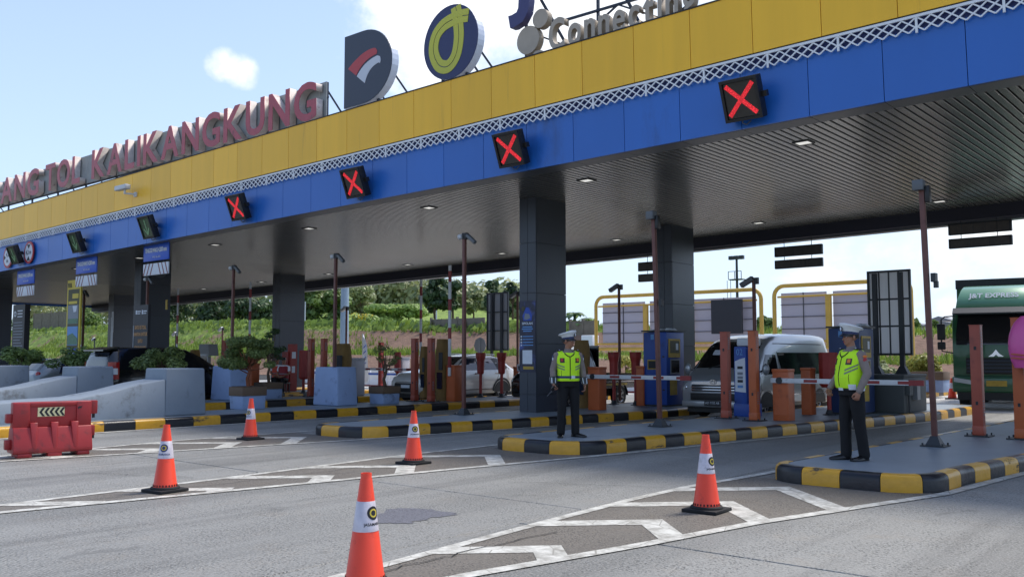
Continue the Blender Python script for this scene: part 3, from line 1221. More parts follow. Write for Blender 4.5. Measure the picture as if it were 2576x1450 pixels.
def lattice_mesh():
    m = MB()
    y0, y1 = -0.075, -0.05
    w = PW
    m.box(0, w, y0 - 0.01, y1, LZ1 - 0.045, LZ1 - 0.003)
    m.box(0, 0.035, y0 - 0.004, y1 - 0.002, LZ0 - 0.02, LZ1 - 0.045)
    nx, rows = 6, 1.5
    p = (w - 0.035) / nx
    zt_, zb_ = LZ1 - 0.05, LZ0
    h = (zt_ - zb_) / rows
    for i in range(nx):
        for j in range(3):
            za, zc = zt_ - j * h / 2, zt_ - (j + 1) * h / 2
            xa = 0.035 + i * p
            xm = xa + p / 2
            fl = j % 2
            a, b, c = (xa, xm, xa + p)
            if fl == 0:
                segs = [((a, za), (b, zc)), ((c, za), (b, zc))]
            else:
                segs = [((b, za), (a, zc)), ((b, za), (c, zc))]
            for (s0, z0), (s1, z1) in segs:
                m.bar((s0, (y0 + y1) / 2, z0), (s1, (y0 + y1) / 2 + 0.001, z1), 0.022, 0.022, up=(0, 1, 0))
    return m.mesh('lattice_panel', 'white_paint')


lat = lattice_mesh()
for k in range(70):
    u = -56.9 + PW * k + 0.33
    if u + PW < UR:
        link('lattice_panel', lat, can, (LX(u), 0, 0))
part('lattice_shade', MB().box(LX(UL), LX(UR), -0.006, -0.002, LZ0 + 0.06, LZ1), 'navy', can)  # navy sheet paints in the shade behind the lattice
# ceiling slats
SP, V0s, V1s = 0.15, 0.505, 11.78
slat_m = MB()
w = 0.118
slat_m.loft([[(-w / 2, y, 0.02), (-w / 2, y, 0.004), (-w / 2 + 0.008, y, 0), (w / 2 - 0.008, y, 0), (w / 2, y, 0.004), (w / 2, y, 0.02)] for y in (V0s, V1s)])
slat_me = slat_m.mesh('ceiling_slat', 'slat')
ns = int((UR - UL - 0.2) / SP)
rest = MB()
ranked = sorted(range(ns), key=lambda k: -(UL + 0.1 + SP * k))
near = [k for k in ranked if UL + 0.1 + SP * k < 2.0][:296]
nearset = set(near)
for k in range(ns):
    x = LX(UL + 0.1 + SP * (k + 0.5))
    if k in nearset:
        link('ceiling_slat', slat_me, can, (x, 0, ZB))
    else:
        rest.box(x - w / 2, x + w / 2, V0s, V1s, ZB, ZB + 0.02)
tag(part('ceiling_slats_far', rest, 'slat', can), kind='stuff')
part('ceiling_void', MB().box(LX(UL), LX(UR), 0.5, 11.8, ZB + 0.045, ZB + 0.07), 'slat_gap', can)
# back fascia and ends
part('back_fascia', MB().box(LX(UL), LX(UR), 11.79, 11.95, ZB - 0.34, ZB + 1.0), 'fascia_dark', can)
part('back_drip', MB().box(LX(UL), LX(UR), 11.955, 12.25, ZB - 0.41, ZB - 0.36), 'soffit', can)
part('back_gutter', MB().box(LX(UL), LX(UR), 12.2, 12.3, ZB - 0.36, ZB + 0.3), 'roof_grey', can)
part('end_fascia', MB().box(LX(UL) - 0.06, LX(UL), 0, 12, ZB - 0.1, ZT), 'blue_panel', can)
part('end_fascia', MB().box(LX(UR), LX(UR) + 0.06, 0, 12, ZB - 0.1, ZT), 'blue_panel', can)
# recessed ceiling lamps
lf_m = MB()
for a in ((-.16, .16, -.16, -.13), (-.16, .16, .13, .16), (-.16, -.13, -.13, .13), (.13, .16, -.13, .13)):
    lf_m.box(a[0], a[1], a[2], a[3], -0.018, 0.03)
lf_me = lf_m.mesh('lamp_frame', 'light_frame')
ll_me = MB().box(-.128, .128, -.128, .128, -0.008, 0.01).mesh('lamp_lens', 'lamp_glass')
for i in range(10):
    for v in (16.32, 24.85):
        u = -1.75 - 4.97 * i
        f = link('ceiling_lamp', lf_me, can, (LX(u), v - VF, ZB))
        link('lamp_lens', ll_me, f, (0, 0, 0))

# ------------------------------------------------------------------ columns


def column(label, u0, u1, v0, v1, ztop):
    root = thing('column', label, 'column', ((u0 + u1) / 2, (v0 + v1) / 2, 0.197), group='dark clad canopy columns')
    hw, hd = (u1 - u0) / 2, (v1 - v0) / 2
    H = ztop - 0.197
    part('core', MB().box(-hw + 0.03, hw - 0.03, -hd + 0.03, hd - 0.03, 0, H), 'column_dark', root)
    zs = [0.0, 0.42]
    while zs[-1] + 1.22 < H:
        zs.append(zs[-1] + 1.22)
    zs.append(H)
    g = 0.005
    for a, b in zip(zs, zs[1:]):
        for s in (-1, 1):
            y0 = -hd if s < 0 else hd - 0.028
            for xa, xb in ((-hw, 0), (0, hw)):
                link('cladding_panel', MB().box(xa + g, xb - g, y0, y0 + 0.028, a + g, b - g).mesh('cladding_panel', 'column_panel'), root)
            x0 = -hw if s < 0 else hw - 0.028
            link('cladding_panel', MB().box(x0, x0 + 0.028, -hd + 0.03, hd - 0.03, a + g, b - g).mesh('cladding_panel', 'column_panel'), root)
    return root


cz = lambda u: ZB + SU * (u + 14) + 0.01
colA = column('dark column with the blue poster, nearest of the row', -14.38, -13.86, 17.1, 18.3, cz(-14.1))
colB = column('dark column behind the blue kiosk, beside the silver van', -14.3, -13.78, 23.3, 24.6, cz(-14.1))
colD = column('dark column with the loudspeaker above the black message board', -33.5, -32.98, 17.1, 18.3, cz(-33.2))
colC = column('dark column standing behind the seated workers', -33.5, -32.98, 23.3, 24.6, cz(-33.2))
colE = column('dark column left of the message board, with a white strip', -48.4, -47.8, 23.3, 24.6, cz(-48))
colF = column('dark column at the left edge behind the black text board', -48.6, -48.0, 17.1, 18.3, cz(-48))
# ================================================================== facade and roof signs
SIGX = [(-7.03, 5.93), (-12.27, 5.84), (-17.27, 5.75), (-22.3, 5.68), (-27.28, 5.58), (-32.25, 5.50), (-37.5, 5.44)]
SIGL = ['lane signal with the bright red cross, nearest', 'lane signal with a red cross, second from the right', 'lane signal with a red cross, third from the right',
        'lane signal with a faded red cross, fourth from the right', 'green arrow lane signal above the message board', 'green arrow lane signal beside the round height sign',
        'green arrow lane signal covering part of a round height sign']


def signal(i):
    u, z = SIGX[i]
    red = i < 4
    t = thing('lane_signal', SIGL[i], 'traffic signal', (u, VF - 0.30, z), group='lane signals along the blue fascia')
    t.rotation_euler = (math.radians(21), 0, 0)
    hw, hh = 0.345, 0.36
    part('housing', MB().box(-hw, hw, -0.06, 0.11, -hh, hh), 'black_box', t, bevel=0.012)
    r = MB()
    for a in ((-hw, hw, hh - 0.05, hh), (-hw, hw, -hh, -hh + 0.05), (-hw, -hw + 0.05, -hh + 0.05, hh - 0.05), (hw - 0.05, hw, -hh + 0.05, hh - 0.05)):
        r.box(a[0], a[1], -0.10, -0.062, a[2], a[3])
    part('bezel', r, 'black_box', t)
    part('lens', MB().box(-hw + 0.06, hw - 0.06, -0.068, -0.058, -hh + 0.06, hh - 0.06), 'lens_dark' if red else 'lens_green', t)
    if red:
        x = MB()
        x.bar((-0.25, -0.072, 0.26), (0.25, -0.072, -0.26), 0.008, 0.075, up=(0, 0, 1))
        x.bar((-0.25, -0.074, -0.26), (0.25, -0.074, 0.26), 0.008, 0.075, up=(0, 0, 1))
        part('red_cross', x, 'led_red', t)
    else:
        x = MB()
        x.bar((0.0, -0.072, 0.24), (0.0, -0.072, -0.22), 0.05, 0.006, up=(0, 1, 0))
        x.bar((0.0, -0.074, -0.24), (0.15, -0.074, -0.03), 0.05, 0.006, up=(0, 1, 0))
        x.bar((0.0, -0.076, -0.24), (-0.15, -0.076, -0.03), 0.05, 0.006, up=(0, 1, 0))
        part('green_arrow', x, 'green_arrow', t)
    part('side_hinge', MB().box(hw - 0.02, hw + 0.09, 0.0, 0.09, -0.03, 0.07), 'black_box', t)
    part('bracket', MB().box(-0.06, 0.06, 0.09, 0.30, -0.06, 0.06), 'black_box', t)
    part('cable', MB().tube([(-0.1, 0.05, -hh), (-0.1, 0.04, -hh - 0.05), (-0.04, 0.05, -hh - 0.09), (0.02, 0.12, -hh - 0.04)], 0.012, 6), 'steel_grey', t)
    return t


for i in range(7):
    signal(i)

# --- round 4,2 m signs on the fascia


def heightdisc(label, u, z, two):
    t = thing('height_limit_sign', label, 'road sign', (u, VF - 0.06, z), group='round height limit signs')
    M = Matrix.Rotation(math.pi / 2, 4, 'X')
    part('backing', MB().lathe([(0.43, 0.0), (0.43, 0.03)], 36, M), 'sign_red', t)
    part('white_disc', MB().lathe([(0.34, 0.0), (0.34, 0.036)], 36, M), 'print_white', t)
    for s in (-1, 1):
        if two:
            q = [(s * 0.335, -0.04, 0.10), (s * 0.335, -0.04, -0.10), (s * 0.16, -0.04, 0)]
        else:
            q = [(-0.15, -0.04, s * 0.31), (0.15, -0.04, s * 0.31), (0, -0.04, s * 0.14)]
        m = MB()
        m.prism([(p[0], p[2]) for p in q], -0.044, -0.037)
        part('pointer', m, 'print_black', t)
    if two:
        text('lettering', '4,2', 0.22, 'print_black', t, (0, -0.042, 0.10))
        text('lettering', 'm', 0.22, 'print_black', t, (0, -0.042, -0.14))
    else:
        text('lettering', '4,2 m', 0.24, 'print_black', t, (0, -0.042, 0), sx=0.85)


heightdisc('round red rimmed 4,2 m height sign in full view on the blue fascia', -36.75, 5.49, False)
heightdisc('round red rimmed height sign half hidden behind a signal, far left', -38.75, 5.44, True)

# --- hanging TINGGI MAKS signs


def maxsign(label, u, zc, v=14.95):
    t = thing('height_warning_sign', label, 'road sign', (u, v, zc), group='hanging height limit signs')
    part('blue_board', MB().box(-0.80, 0.80, -0.02, 0.02, 0.06, 0.62), 'sign_blue', t, bevel=0.008)
    text('lettering', 'TINGGI MAKS 4.200 mm', 0.20, 'print_white', t, (0, -0.026, 0.40), sx=0.72, bold=0.006, space=0.9)
    text('lettering', 'PP 55 Thn 2012', 0.085, 'print_white', t, (0.05, -0.026, 0.18), sx=0.9)
    part('striped_board', MB().box(-0.80, 0.80, -0.02, 0.02, -0.40, -0.02), 'print_white', t, bevel=0.006)
    for s, xs in ((1, (-0.72, -0.50, -0.28)), (-1, (0.72, 0.50, 0.28))):
        for x in xs:
            part('stripe', MB().prism([(x - s * 0.05 - 0.025, -0.395), (x - s * 0.05 + 0.025, -0.395), (x + s * 0.12 + 0.025, -0.025), (x + s * 0.12 - 0.025, -0.025)], -0.026, -0.021), 'sign_brownred', t)
    top = ZB + SU * (u + 14) - zc
    for x in (-0.5, 0.5):
        part('hanger', MB().cyl((x, 0, 0.60), (x, 0, top), 0.012, n=6), 'dark_trim', t)
        part('link_bar', MB().box(x - 0.015, x + 0.015, -0.012, 0.012, -0.03, 0.07), 'dark_trim', t)


maxsign('blue TINGGI MAKS sign in front of the column with the loudspeaker', -27.9, 4.55)
maxsign('blue TINGGI MAKS sign hanging above the yellow banner', -32.8, 4.43)
maxsign('blue TINGGI MAKS sign hanging at the far left', -38.0, 4.30)

# --- roof letters
SV = 15.8


def letters(root, body, x0, x1, z0, h, face, side, depth, bold):
    """place each letter as its own part between x0 and x1"""
    ms, ws = [], []
    for ch in body:
        if ch == ' ':
            ms.append(None)
            ws.append(0.34)
            continue
        cu = bpy.data.curves.new('t', 'FONT')
        cu.body, cu.size, cu.offset, cu.extrude, cu.resolution_u = ch, 1.0, bold, 0.5, 4
        o = bpy.data.objects.new('t', cu)
        me = bpy.data.meshes.new_from_object(o)
        bpy.data.objects.remove(o)
        xs = [v.co.x for v in me.vertices]
        mn, mx = min(xs), max(xs)
        for v in me.vertices:
            v.co.x -= mn
        ms.append(me)
        ws.append(mx - mn + 0.13)
    tot = sum(ws) - 0.13
    kx = (x1 - x0) / tot
    x = 0.0
    for me, w_ in zip(ms, ws):
        if me:
            m2 = me.copy()
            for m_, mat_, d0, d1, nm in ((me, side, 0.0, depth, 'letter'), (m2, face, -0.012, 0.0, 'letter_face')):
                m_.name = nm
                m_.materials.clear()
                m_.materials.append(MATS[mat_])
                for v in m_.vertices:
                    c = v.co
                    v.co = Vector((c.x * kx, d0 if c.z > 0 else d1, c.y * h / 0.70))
            o = link('letter', me, root, (x0 + x * kx, 0, z0))
            link('letter_face', m2, o, (0, 0, 0))
        x += w_


sg = thing('roof_letter_sign', 'red roof letters GERBANG TOL KALIKANGKUNG on grey mesh backing', 'sign', (0, SV, 0))
sg.rotation_euler = (0, -0.0012, 0)
letters(sg, 'KALIKANGKUNG', -34.5, -20.78, 8.30, 1.06, 'red_letter', 'letter_side', 0.22, 0.023)
letters(sg, 'TOL', -38.6, -35.5, 8.30, 1.06, 'red_letter', 'letter_side', 0.22, 0.023)
letters(sg, 'GERBANG', -47.7, -39.25, 8.30, 1.06, 'red_letter', 'letter_side', 0.22, 0.023)
xx = -51.0
while xx < -20.7:
    b_ = part('backing_panel', MB().box(xx + 0.01, min(xx + 1.2, -20.66) - 0.01, 0.26, 0.29, 8.26, 9.36), 'sign_mesh', sg)
    xx += 1.2
part('rail', MB().box(-51, -20.66, 0.30, 0.35, 8.22, 8.28).box(-51, -20.66, 0.30, 0.35, 8.9, 8.95), 'steel_dark', sg)
for k in range(13):
    x = -50.6 + k * 2.49
    part('post', MB().bar((x, 0.33, 7.2), (x, 0.33, 9.36), 0.06), 'steel_dark', sg)
    part('brace', MB().bar((x, 0.36, 9.1), (x + 0.25, 1.9, 7.2), 0.04), 'steel_dark', sg)
# lamp bulbs glimpsed between the letters
random.seed(3)

# --- D shaped logo
dl = thing('logo_sign', 'dark D shaped roof logo with red and white swoosh', 'logo sign', (-19.57, SV, 8.28))


def dshape(w_, h_, n=22):
    p = [(0, 0), (0, h_)]
    p.append((w_ * 0.40, h_))
    for i in range(1, n):
        t = math.pi / 2 - math.pi * i / n
        p.append((w_ * 0.40 + w_ * 0.60 * math.cos(t), h_ / 2 + h_ / 2 * math.sin(t)))
    p.append((w_ * 0.40, 0))
    return p


part('body', MB().prism(dshape(1.95, 2.02), 0.006, 0.23), 'logo_rim', dl)
part('face', MB().prism([(0.01 + x * 0.99, 0.01 + z * 0.99) for x, z in dshape(1.95, 2.02)], -0.012, 0.004), 'logo_dark', dl)


def swoosh(pts_o, pts_i, material, name):
    m = MB()
    k = len(pts_o)
    m.prism(pts_o + pts_i[::-1], -0.020, -0.012)
    part(name, m, material, dl)


def bez(p0, p1, p2, n=12):
    return [((1 - t) ** 2 * p0[0] + 2 * t * (1 - t) * p1[0] + t * t * p2[0], (1 - t) ** 2 * p0[1] + 2 * t * (1 - t) * p1[1] + t * t * p2[1]) for t in [i / n for i in range(n + 1)]]


swoosh(bez((0.18, 1.08), (0.75, 1.46), (1.22, 1.44)) + bez((1.30, 1.42), (1.38, 1.36), (1.36, 1.28), 4), bez((0.52, 0.83), (0.80, 1.20), (1.34, 1.25)), 'logo_red', 'red_swoosh')
swoosh(bez((0.55, 0.80), (0.84, 1.15), (1.38, 1.20)) + bez((1.48, 1.16), (1.54, 1.05), (1.48, 0.97), 4), bez((0.88, 0.55), (1.02, 0.95), (1.44, 1.0)), 'logo_white', 'white_swoosh')
part('post', MB().bar((0.45, 0.15, -1.0), (0.45, 0.15, 0.02), 0.06).bar((1.25, 0.15, -1.0), (1.25, 0.15, 0.3), 0.06), 'steel_dark', dl)
part('brace', MB().bar((1.55, 0.3, 0.9), (2.2, 1.6, -1.0), 0.04).bar((0.6, 0.3, 1.2), (0.9, 1.6, -1.0), 0.04), 'steel_dark', dl)

# --- round logo
cl = thing('logo_sign', 'round navy roof logo with yellow looped ribbon', 'logo sign', (-15.50, SV, 9.24))
M_ = Matrix.Rotation(math.pi / 2, 4, 'X')
part('body', MB().lathe([(0.93, -0.23), (0.93, -0.005)], 48, M_), 'logo_rim', cl)
part('face', MB().lathe([(0.925, -0.004), (0.925, 0.012)], 48, M_), 'logo_navy', cl)


def catmull(P, n=10):
    o = []
    Q = [P[0]] + P + [P[-1]]
    for i in range(1, len(Q) - 2):
        for j in range(n):
            t = j / n
            a, b, c, d = (Vector(q) for q in Q[i - 1:i + 3])
            o.append(0.5 * ((2 * b) + (c - a) * t + (2 * a - 5 * b + 4 * c - d) * t * t + (3 * b - a - 3 * c + d) * t ** 3))
    o.append(Vector(P[-1]))
    return o


loop = catmull([(0.19, 0.845), (0.26, 0.5), (0.30, 0.05), (0.20, -0.38), (-0.06, -0.60), (-0.38, -0.50), (-0.57, -0.13), (-0.50, 0.24), (-0.22, 0.47), (0.2, 0.55), (0.45, 0.545), (0.62, 0.52)])
for kk, off in enumerate((-0.088, 0.088)):
    m = MB()
    a, b = [], []
    for i, p in enumerate(loop):
        d = (loop[min(i + 1, len(loop) - 1)] - loop[max(i - 1, 0)]).normalized()
        n_ = Vector((-d.y, d.x))
        a.append(p + n_ * (off - 0.078))
        b.append(p + n_ * (off + 0.078))
    for i in range(len(loop) - 1):
        y = -0.020 - 0.004 * i / len(loop)
        m.quadbox([(a[i].x, y, a[i].y), (a[i + 1].x, y, a[i + 1].y), (a[i + 1].x, -0.011, a[i + 1].y), (a[i].x, -0.011, a[i].y),
                   (b[i].x, y, b[i].y), (b[i + 1].x, y, b[i + 1].y), (b[i + 1].x, -0.011, b[i + 1].y), (b[i].x, -0.011, b[i].y)])
    part('yellow_ribbon', m, 'logo_yellow', cl, fix=False)
part('post', MB().bar((-0.4, 0.15, -2.0), (-0.4, 0.15, -0.7), 0.06).bar((0.42, 0.15, -2.0), (0.42, 0.15, -0.7), 0.06), 'steel_dark', cl)
part('brace', MB().bar((0.5, 0.3, 0.0), (1.3, 1.6, -2.0), 0.04).bar((0.2, 0.3, -0.2), (0.75, 1.6, -2.0), 0.04), 'steel_dark', cl)

# --- Connecting letters with network dots on a steel truss
cn = thing('roof_letter_sign', 'cream roof letters Connecting with linked dots on a steel truss', 'sign', (0, SV, 0))
cn.rotation_euler = (0, 0, 0)
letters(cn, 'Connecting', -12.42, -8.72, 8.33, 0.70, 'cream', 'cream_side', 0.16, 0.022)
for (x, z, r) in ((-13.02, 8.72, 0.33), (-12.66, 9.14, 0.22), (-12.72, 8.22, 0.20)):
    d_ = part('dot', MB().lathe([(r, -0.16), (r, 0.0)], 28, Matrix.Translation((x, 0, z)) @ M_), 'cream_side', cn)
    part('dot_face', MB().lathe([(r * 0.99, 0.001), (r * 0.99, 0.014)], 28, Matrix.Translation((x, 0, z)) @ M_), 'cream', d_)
part('link_bar', MB().bar((-12.95, 0.07, 8.85), (-12.72, 0.07, 9.05), 0.10), 'cream_side', cn)
part('link_bar', MB().bar((-12.95, 0.07, 8.5), (-12.78, 0.07, 8.34), 0.10), 'cream_side', cn)
for x in (-13.28, -11.25, -9.05, -7.2):
    part('truss_post', MB().bar((x, 0.25, 7.2), (x, 0.25, 10.9), 0.055), 'steel_dark', cn)
    part('truss_brace', MB().bar((x + 0.3, 0.28, 9.9), (x + 1.1, 1.9, 7.2), 0.05).bar((x + 0.2, 0.28, 8.5), (x + 0.5, 1.6, 7.2), 0.05), 'steel_dark', cn)
for z in (8.36, 9.02, 9.75):
    part('truss_rail', MB().box(-13.28, -7.2, 0.17, 0.22, z - 0.025, z + 0.025), 'steel_dark', cn)
for k in range(5):
    x = -13.2 + k * 1.25
    part('truss_diagonal', MB().bar((x, 0.2, 8.36 if k % 2 else 9.02), (x + 1.25, 0.2, 9.02 if k % 2 else 8.36), 0.035), 'steel_dark', cn)
part('loose_wire', MB().tube([(-11.2, 0.1, 8.35), (-11.3, 0.1, 8.0), (-11.0, 0.1, 7.86), (-10.6, 0.1, 8.1), (-10.5, 0.1, 8.3)], 0.008, 5), 'steel_dark', cn)
jl = text('letter', 'J', 2.2, 'purple_letter', None, (-13.05, SV - 0.02, 10.28), depth=0.2, bold=0.05)
tag(jl, 'purple roof letter above the linked dots, cut by the top edge', 'sign')

# --- security camera on the yellow panels
p = atV(313, 478, VF - 0.35)
sc = thing('security_camera', 'white security camera on the yellow panels, far left', 'camera', (p.x, VF - 0.035, p.z))
part('mount', MB().box(0.1, 0.24, -0.05, 0.0, -0.2, -0.05).bar((0.17, -0.03, -0.12), (0.1, -0.35, -0.12), 0.05).bar((0.1, -0.35, -0.14), (0.1, -0.35, 0.0), 0.05), 'cam_white', sc)
part('body', MB().box(-0.42, 0.32, -0.46, -0.26, 0.0, 0.16), 'cam_white', sc, bevel=0.03)
part('lens', MB().cyl((-0.425, -0.36, 0.08), (-0.46, -0.36, 0.07), 0.06), 'print_black', sc)

# --- LED message bars hung at the back edge of the canopy
for lab, x0, x1, yt in (('two brown LED message bars hung above the green truck', 2387, 2547, 568), ('two brown LED message bars hung beside the billboard, centre right', 1950, 2070, 622), ('two brown LED message bars half hidden by the rear column', 1607, 1722, 657)):
    V = 26.15
    a, b = atV(x0, yt + 30, V), atV(x1, yt + 30, V)
    t = thing('led_sign', lab, 'sign', ((a.x + b.x) / 2, V, a.z), group='LED message bars under the canopy')
    hw = (b.x - a.x) / 2
    for z0, z1 in ((0.06, 0.36), (-0.30, -0.04)):
        bar = part('message_bar', MB().box(-hw, hw, -0.06, 0.06, z0, z1), 'frame_dark', t, bevel=0.015)
        n = 5 if z0 > 0 else 3
        for k in range(n):
            w_ = 2 * (hw - 0.05) / n
            part('led_panel', MB().box(-hw + 0.05 + k * w_ + 0.008, -hw + 0.05 + (k + 1) * w_ - 0.008, -0.066, -0.061, z0 + 0.035, z1 - 0.035), 'led_panel', bar)
    top = ZB - 0.35 + SU * (a.x + 14) - a.z
    for x in (-hw * 0.6, hw * 0.55):
        part('hanger', MB().cyl((x, 0, 0.34), (x, 0, top), 0.01, n=6), 'frame_dark', t)
        part('hanger', MB().cyl((x, 0, -0.06), (x, 0, 0.07), 0.01, n=6), 'frame_dark', t)

# ------------------------------------------------------------------ poster on the near column, boards and banners
ps = thing('poster', 'blue and black printed poster on the front of the nearest column', 'poster', (-14.12, 17.1 - 0.004, 1.15))
mat('poster_bg', srgb(34, 38, 62), 0.45, var=0.5, vscale=3.5, dirt=srgb(70, 88, 160), dirt_amt=0.35, dscale=2.6)
part('sheet', MB().box(-0.25, 0.25, -0.008, 0.0, 0.0, 1.72), 'poster_bg', ps)
text('lettering', 'SIPOLAN', 0.085, 'print_white', ps, (0, -0.011, 1.17), bold=0.002)
for z, w_ in ((1.09, 0.30), (1.04, 0.34), (0.99, 0.26)):
    part('print_block', MB().box(-w_ / 2, w_ / 2, -0.011, -0.008, z - 0.014, z + 0.014), 'print_lightblue', ps)
for z in (0.86, 0.79, 0.72, 0.65):
    part('print_block', MB().box(-0.21, -0.17, -0.011, -0.008, z - 0.02, z + 0.02), 'print_white', ps)
    part('print_block', MB().box(-0.15, 0.18, -0.011, -0.008, z - 0.011, z + 0.011), 'print_lightblue', ps)
part('white_square', MB().box(-0.15, 0.15, -0.011, -0.008, 0.2, 0.53), 'print_white', ps)
part('print_block', MB().box(-0.13, 0.19, -0.011, -0.008, 0.07, 0.14), 'kiosk_yellow', ps)
part('print_block', MB().lathe([(0.055, 0.009), (0.055, 0.012)], 16, Matrix.Translation((-0.13, 0, 1.53)) @ M_), 'banner_olive', ps)
part('print_block', MB().prism([(-0.12, 1.24), (0.13, 1.24), (0.15, 1.36), (0.03, 1.56), (-0.04, 1.56), (-0.15, 1.36)], -0.0105, -0.0085), 'print_blue', ps)
part('print_block', MB().prism([(-0.10, 1.28), (-0.02, 1.26), (0.1, 1.3), (0.06, 1.40), (-0.07, 1.42)], -0.0118, -0.0108), 'print_grey', ps)

b0 = atV(353, 850, 15.75)
bd = thing('message_board', 'tall black board reading SATU E-TOLL HANYA UNTUK SATU KENDARAAN', 'sign board', (b0.x, 15.75, 0.2))
part('board', MB().box(-0.48, 0.48, 0, 0.10, 0.0, 3.1), 'sign_black', bd)
part('edge', MB().box(-0.50, -0.485, -0.01, 0.12, 0.5, 2.4), 'print_white', bd)
for i, s_ in enumerate(('SATU E-TOLL', 'HANYA UNTUK', 'SATU', 'KENDARAAN', '', 'PASTIKAN', 'SALDO E-TOLL')):
    if s_:
        text('lettering', s_, 0.17, 'print_orange', bd, (0, -0.006, 2.32 - 0.235 * i), sx=0.78, bold=0.004)
for x in (-0.30, 0.12):
    part('print_mark', MB().box(x - 0.06, x + 0.02, -0.006, 0.0, 2.78, 2.92), 'print_white', bd)
    part('print_mark', MB().box(x + 0.05, x + 0.28, -0.006, 0.0, 2.86, 2.90).box(x + 0.05, x + 0.24, -0.006, 0.0, 2.79, 2.82), 'print_white', bd)

p = atV(47, 800, 16.2)
b2 = thing('message_board', 'tall black board covered in small white lines of text, far left', 'sign board', (p.x, 16.2, 0.2))
part('board', MB().box(-0.62, 0.62, 0, 0.22, 0.0, 3.55), 'sign_black', b2)
part('print_mark', MB().lathe([(0.12, 0.0), (0.12, 0.006)], 18, Matrix.Translation((-0.38, 0, 3.15)) @ M_), 'print_white', b2)
part('print_mark', MB().lathe([(0.06, 0.005), (0.06, 0.009)], 18, Matrix.Translation((-0.38, 0, 3.15)) @ M_), 'sign_black', b2)
random.seed(5)
for k in range(22):
    z = 3.28 - k * 0.125
    if k < 3:
        part('text_line', MB().box(-0.12, 0.38, -0.006, 0.0, z - 0.025, z + 0.02), 'print_white', b2)
    elif k > 3:
        part('text_line', MB().box(-0.5, random.uniform(0.2, 0.5), -0.006, 0.0, z - 0.022, z + 0.015), 'print_grey', b2)

p = atV(181, 800, 15.5)
yb_ = thing('picture_banner', 'tall yellow banner with three pictures on an island', 'banner', (p.x + 0.1, 15.5, 0.2))
part('board', MB().box(-0.56, 0.56, 0, 0.06, 0.45, 4.2), 'banner_yellow', yb_)
part('ground_panel', MB().box(-0.46, 0.46, -0.006, 0.0, 0.6, 3.85), 'banner_olive', yb_)
for z0, z1, mt in ((2.55, 3.25, 'print_grey'), (1.75, 2.45, 'print_lightblue'), (0.95, 1.65, 'print_blue')):
    part('picture', MB().box(-0.43, 0.43, -0.012, -0.006, z0, z1), mt, yb_)
part('picture_shape', MB().prism([(-0.05, 3.22), (0.32, 3.22), (0.26, 3.0), (0.05, 2.98)], -0.016, -0.012), 'print_white', yb_)
part('picture_shape', MB().box(-0.4, 0.42, -0.016, -0.012, 2.56, 2.74), 'print_green', yb_)
part('picture_shape', MB().prism([(-0.42, 2.1), (0.0, 2.2), (0.42, 2.0), (0.42, 1.77), (-0.42, 1.77)], -0.016, -0.012), 'print_green', yb_)
part('picture_shape', MB().prism([(-0.1, 1.62), (0.12, 1.5), (0.18, 1.1), (0.05, 1.05), (-0.08, 1.3)], -0.016, -0.012), 'print_white', yb_)
part('print_mark', MB().box(-0.1, 0.4, -0.012, -0.006, 3.5, 3.68), 'banner_yellow', yb_)
part('print_mark', MB().box(-0.4, 0.3, -0.012, -0.006, 3.3, 3.40), 'banner_yellow', yb_)
part('print_mark', MB().box(-0.38, 0.2, -0.012, -0.006, 0.72, 0.88), 'print_white', yb_)
for k in range(3):
    part('print_mark', MB().prism([(-0.52 + k * 0.11, 4.1), (-0.46 + k * 0.11, 4.1), (-0.4 + k * 0.11, 3.92), (-0.46 + k * 0.11, 3.92)], -0.012, 0.001), 'banner_olive', yb_)
part('stand', MB().box(-0.5, -0.4, 0.02, 0.1, 0, 0.5).box(0.4, 0.5, 0.02, 0.1, 0, 0.5), 'banner_yellow', yb_)

# loudspeaker horn, yellow tag and strips on the far columns
p = atV(395, 688, 16.95)
hs_ = thing('loudspeaker', 'grey horn loudspeaker on the column under the height sign', 'loudspeaker', (p.x, 17.1, p.z))
part('horn', MB().lathe([(0.05, 0.0), (0.07, 0.12), (0.13, 0.26), (0.26, 0.36), (0.27, 0.38)], 20, Matrix.Translation((-0.25, -0.12, 0)) @ Matrix.Rotation(math.radians(75), 4, 'Y')), 'cam_grey', hs_, smooth=True)
part('bracket', MB().box(-0.05, 0.05, -0.15, 0, -0.06, 0.06), 'cam_grey', hs_)
tag(part('notice', MB().box(-0.06, 0.06, 0, 0.02, 0, 0.35), 'kiosk_yellow', None, loc=atV(418, 778, 17.0)), 'small yellow notice at the edge of the loudspeaker column', 'notice')
p = atV(312, 840, 23.28)
tag(part('reflective_strip', MB().box(-0.12, 0.1, -0.01, 0, -1.2, 1.0).box(-0.06, 0.14, -0.012, 0, 0.2, 1.3), 'print_white', None, loc=(-47.9, 23.295, 2.6)), 'ragged white strip on the dark column left of the message board', 'strip')
# ================================================================== equipment on the islands
IZ = 0.2
# ---- traffic cones


def conify(me, r0, r1, h0, h1, ang):
    """wrap flat (x, z) mesh round the cone surface; x is arc length, y is offset outwards"""
    for v in me.vertices:
        x, y, z = v.co
        r = r0 + (r1 - r0) * (z - h0) / (h1 - h0)
        a = ang + x / r
        r += 0.0035 - y
        v.co = Vector((r * math.cos(a), r * math.sin(a), z))


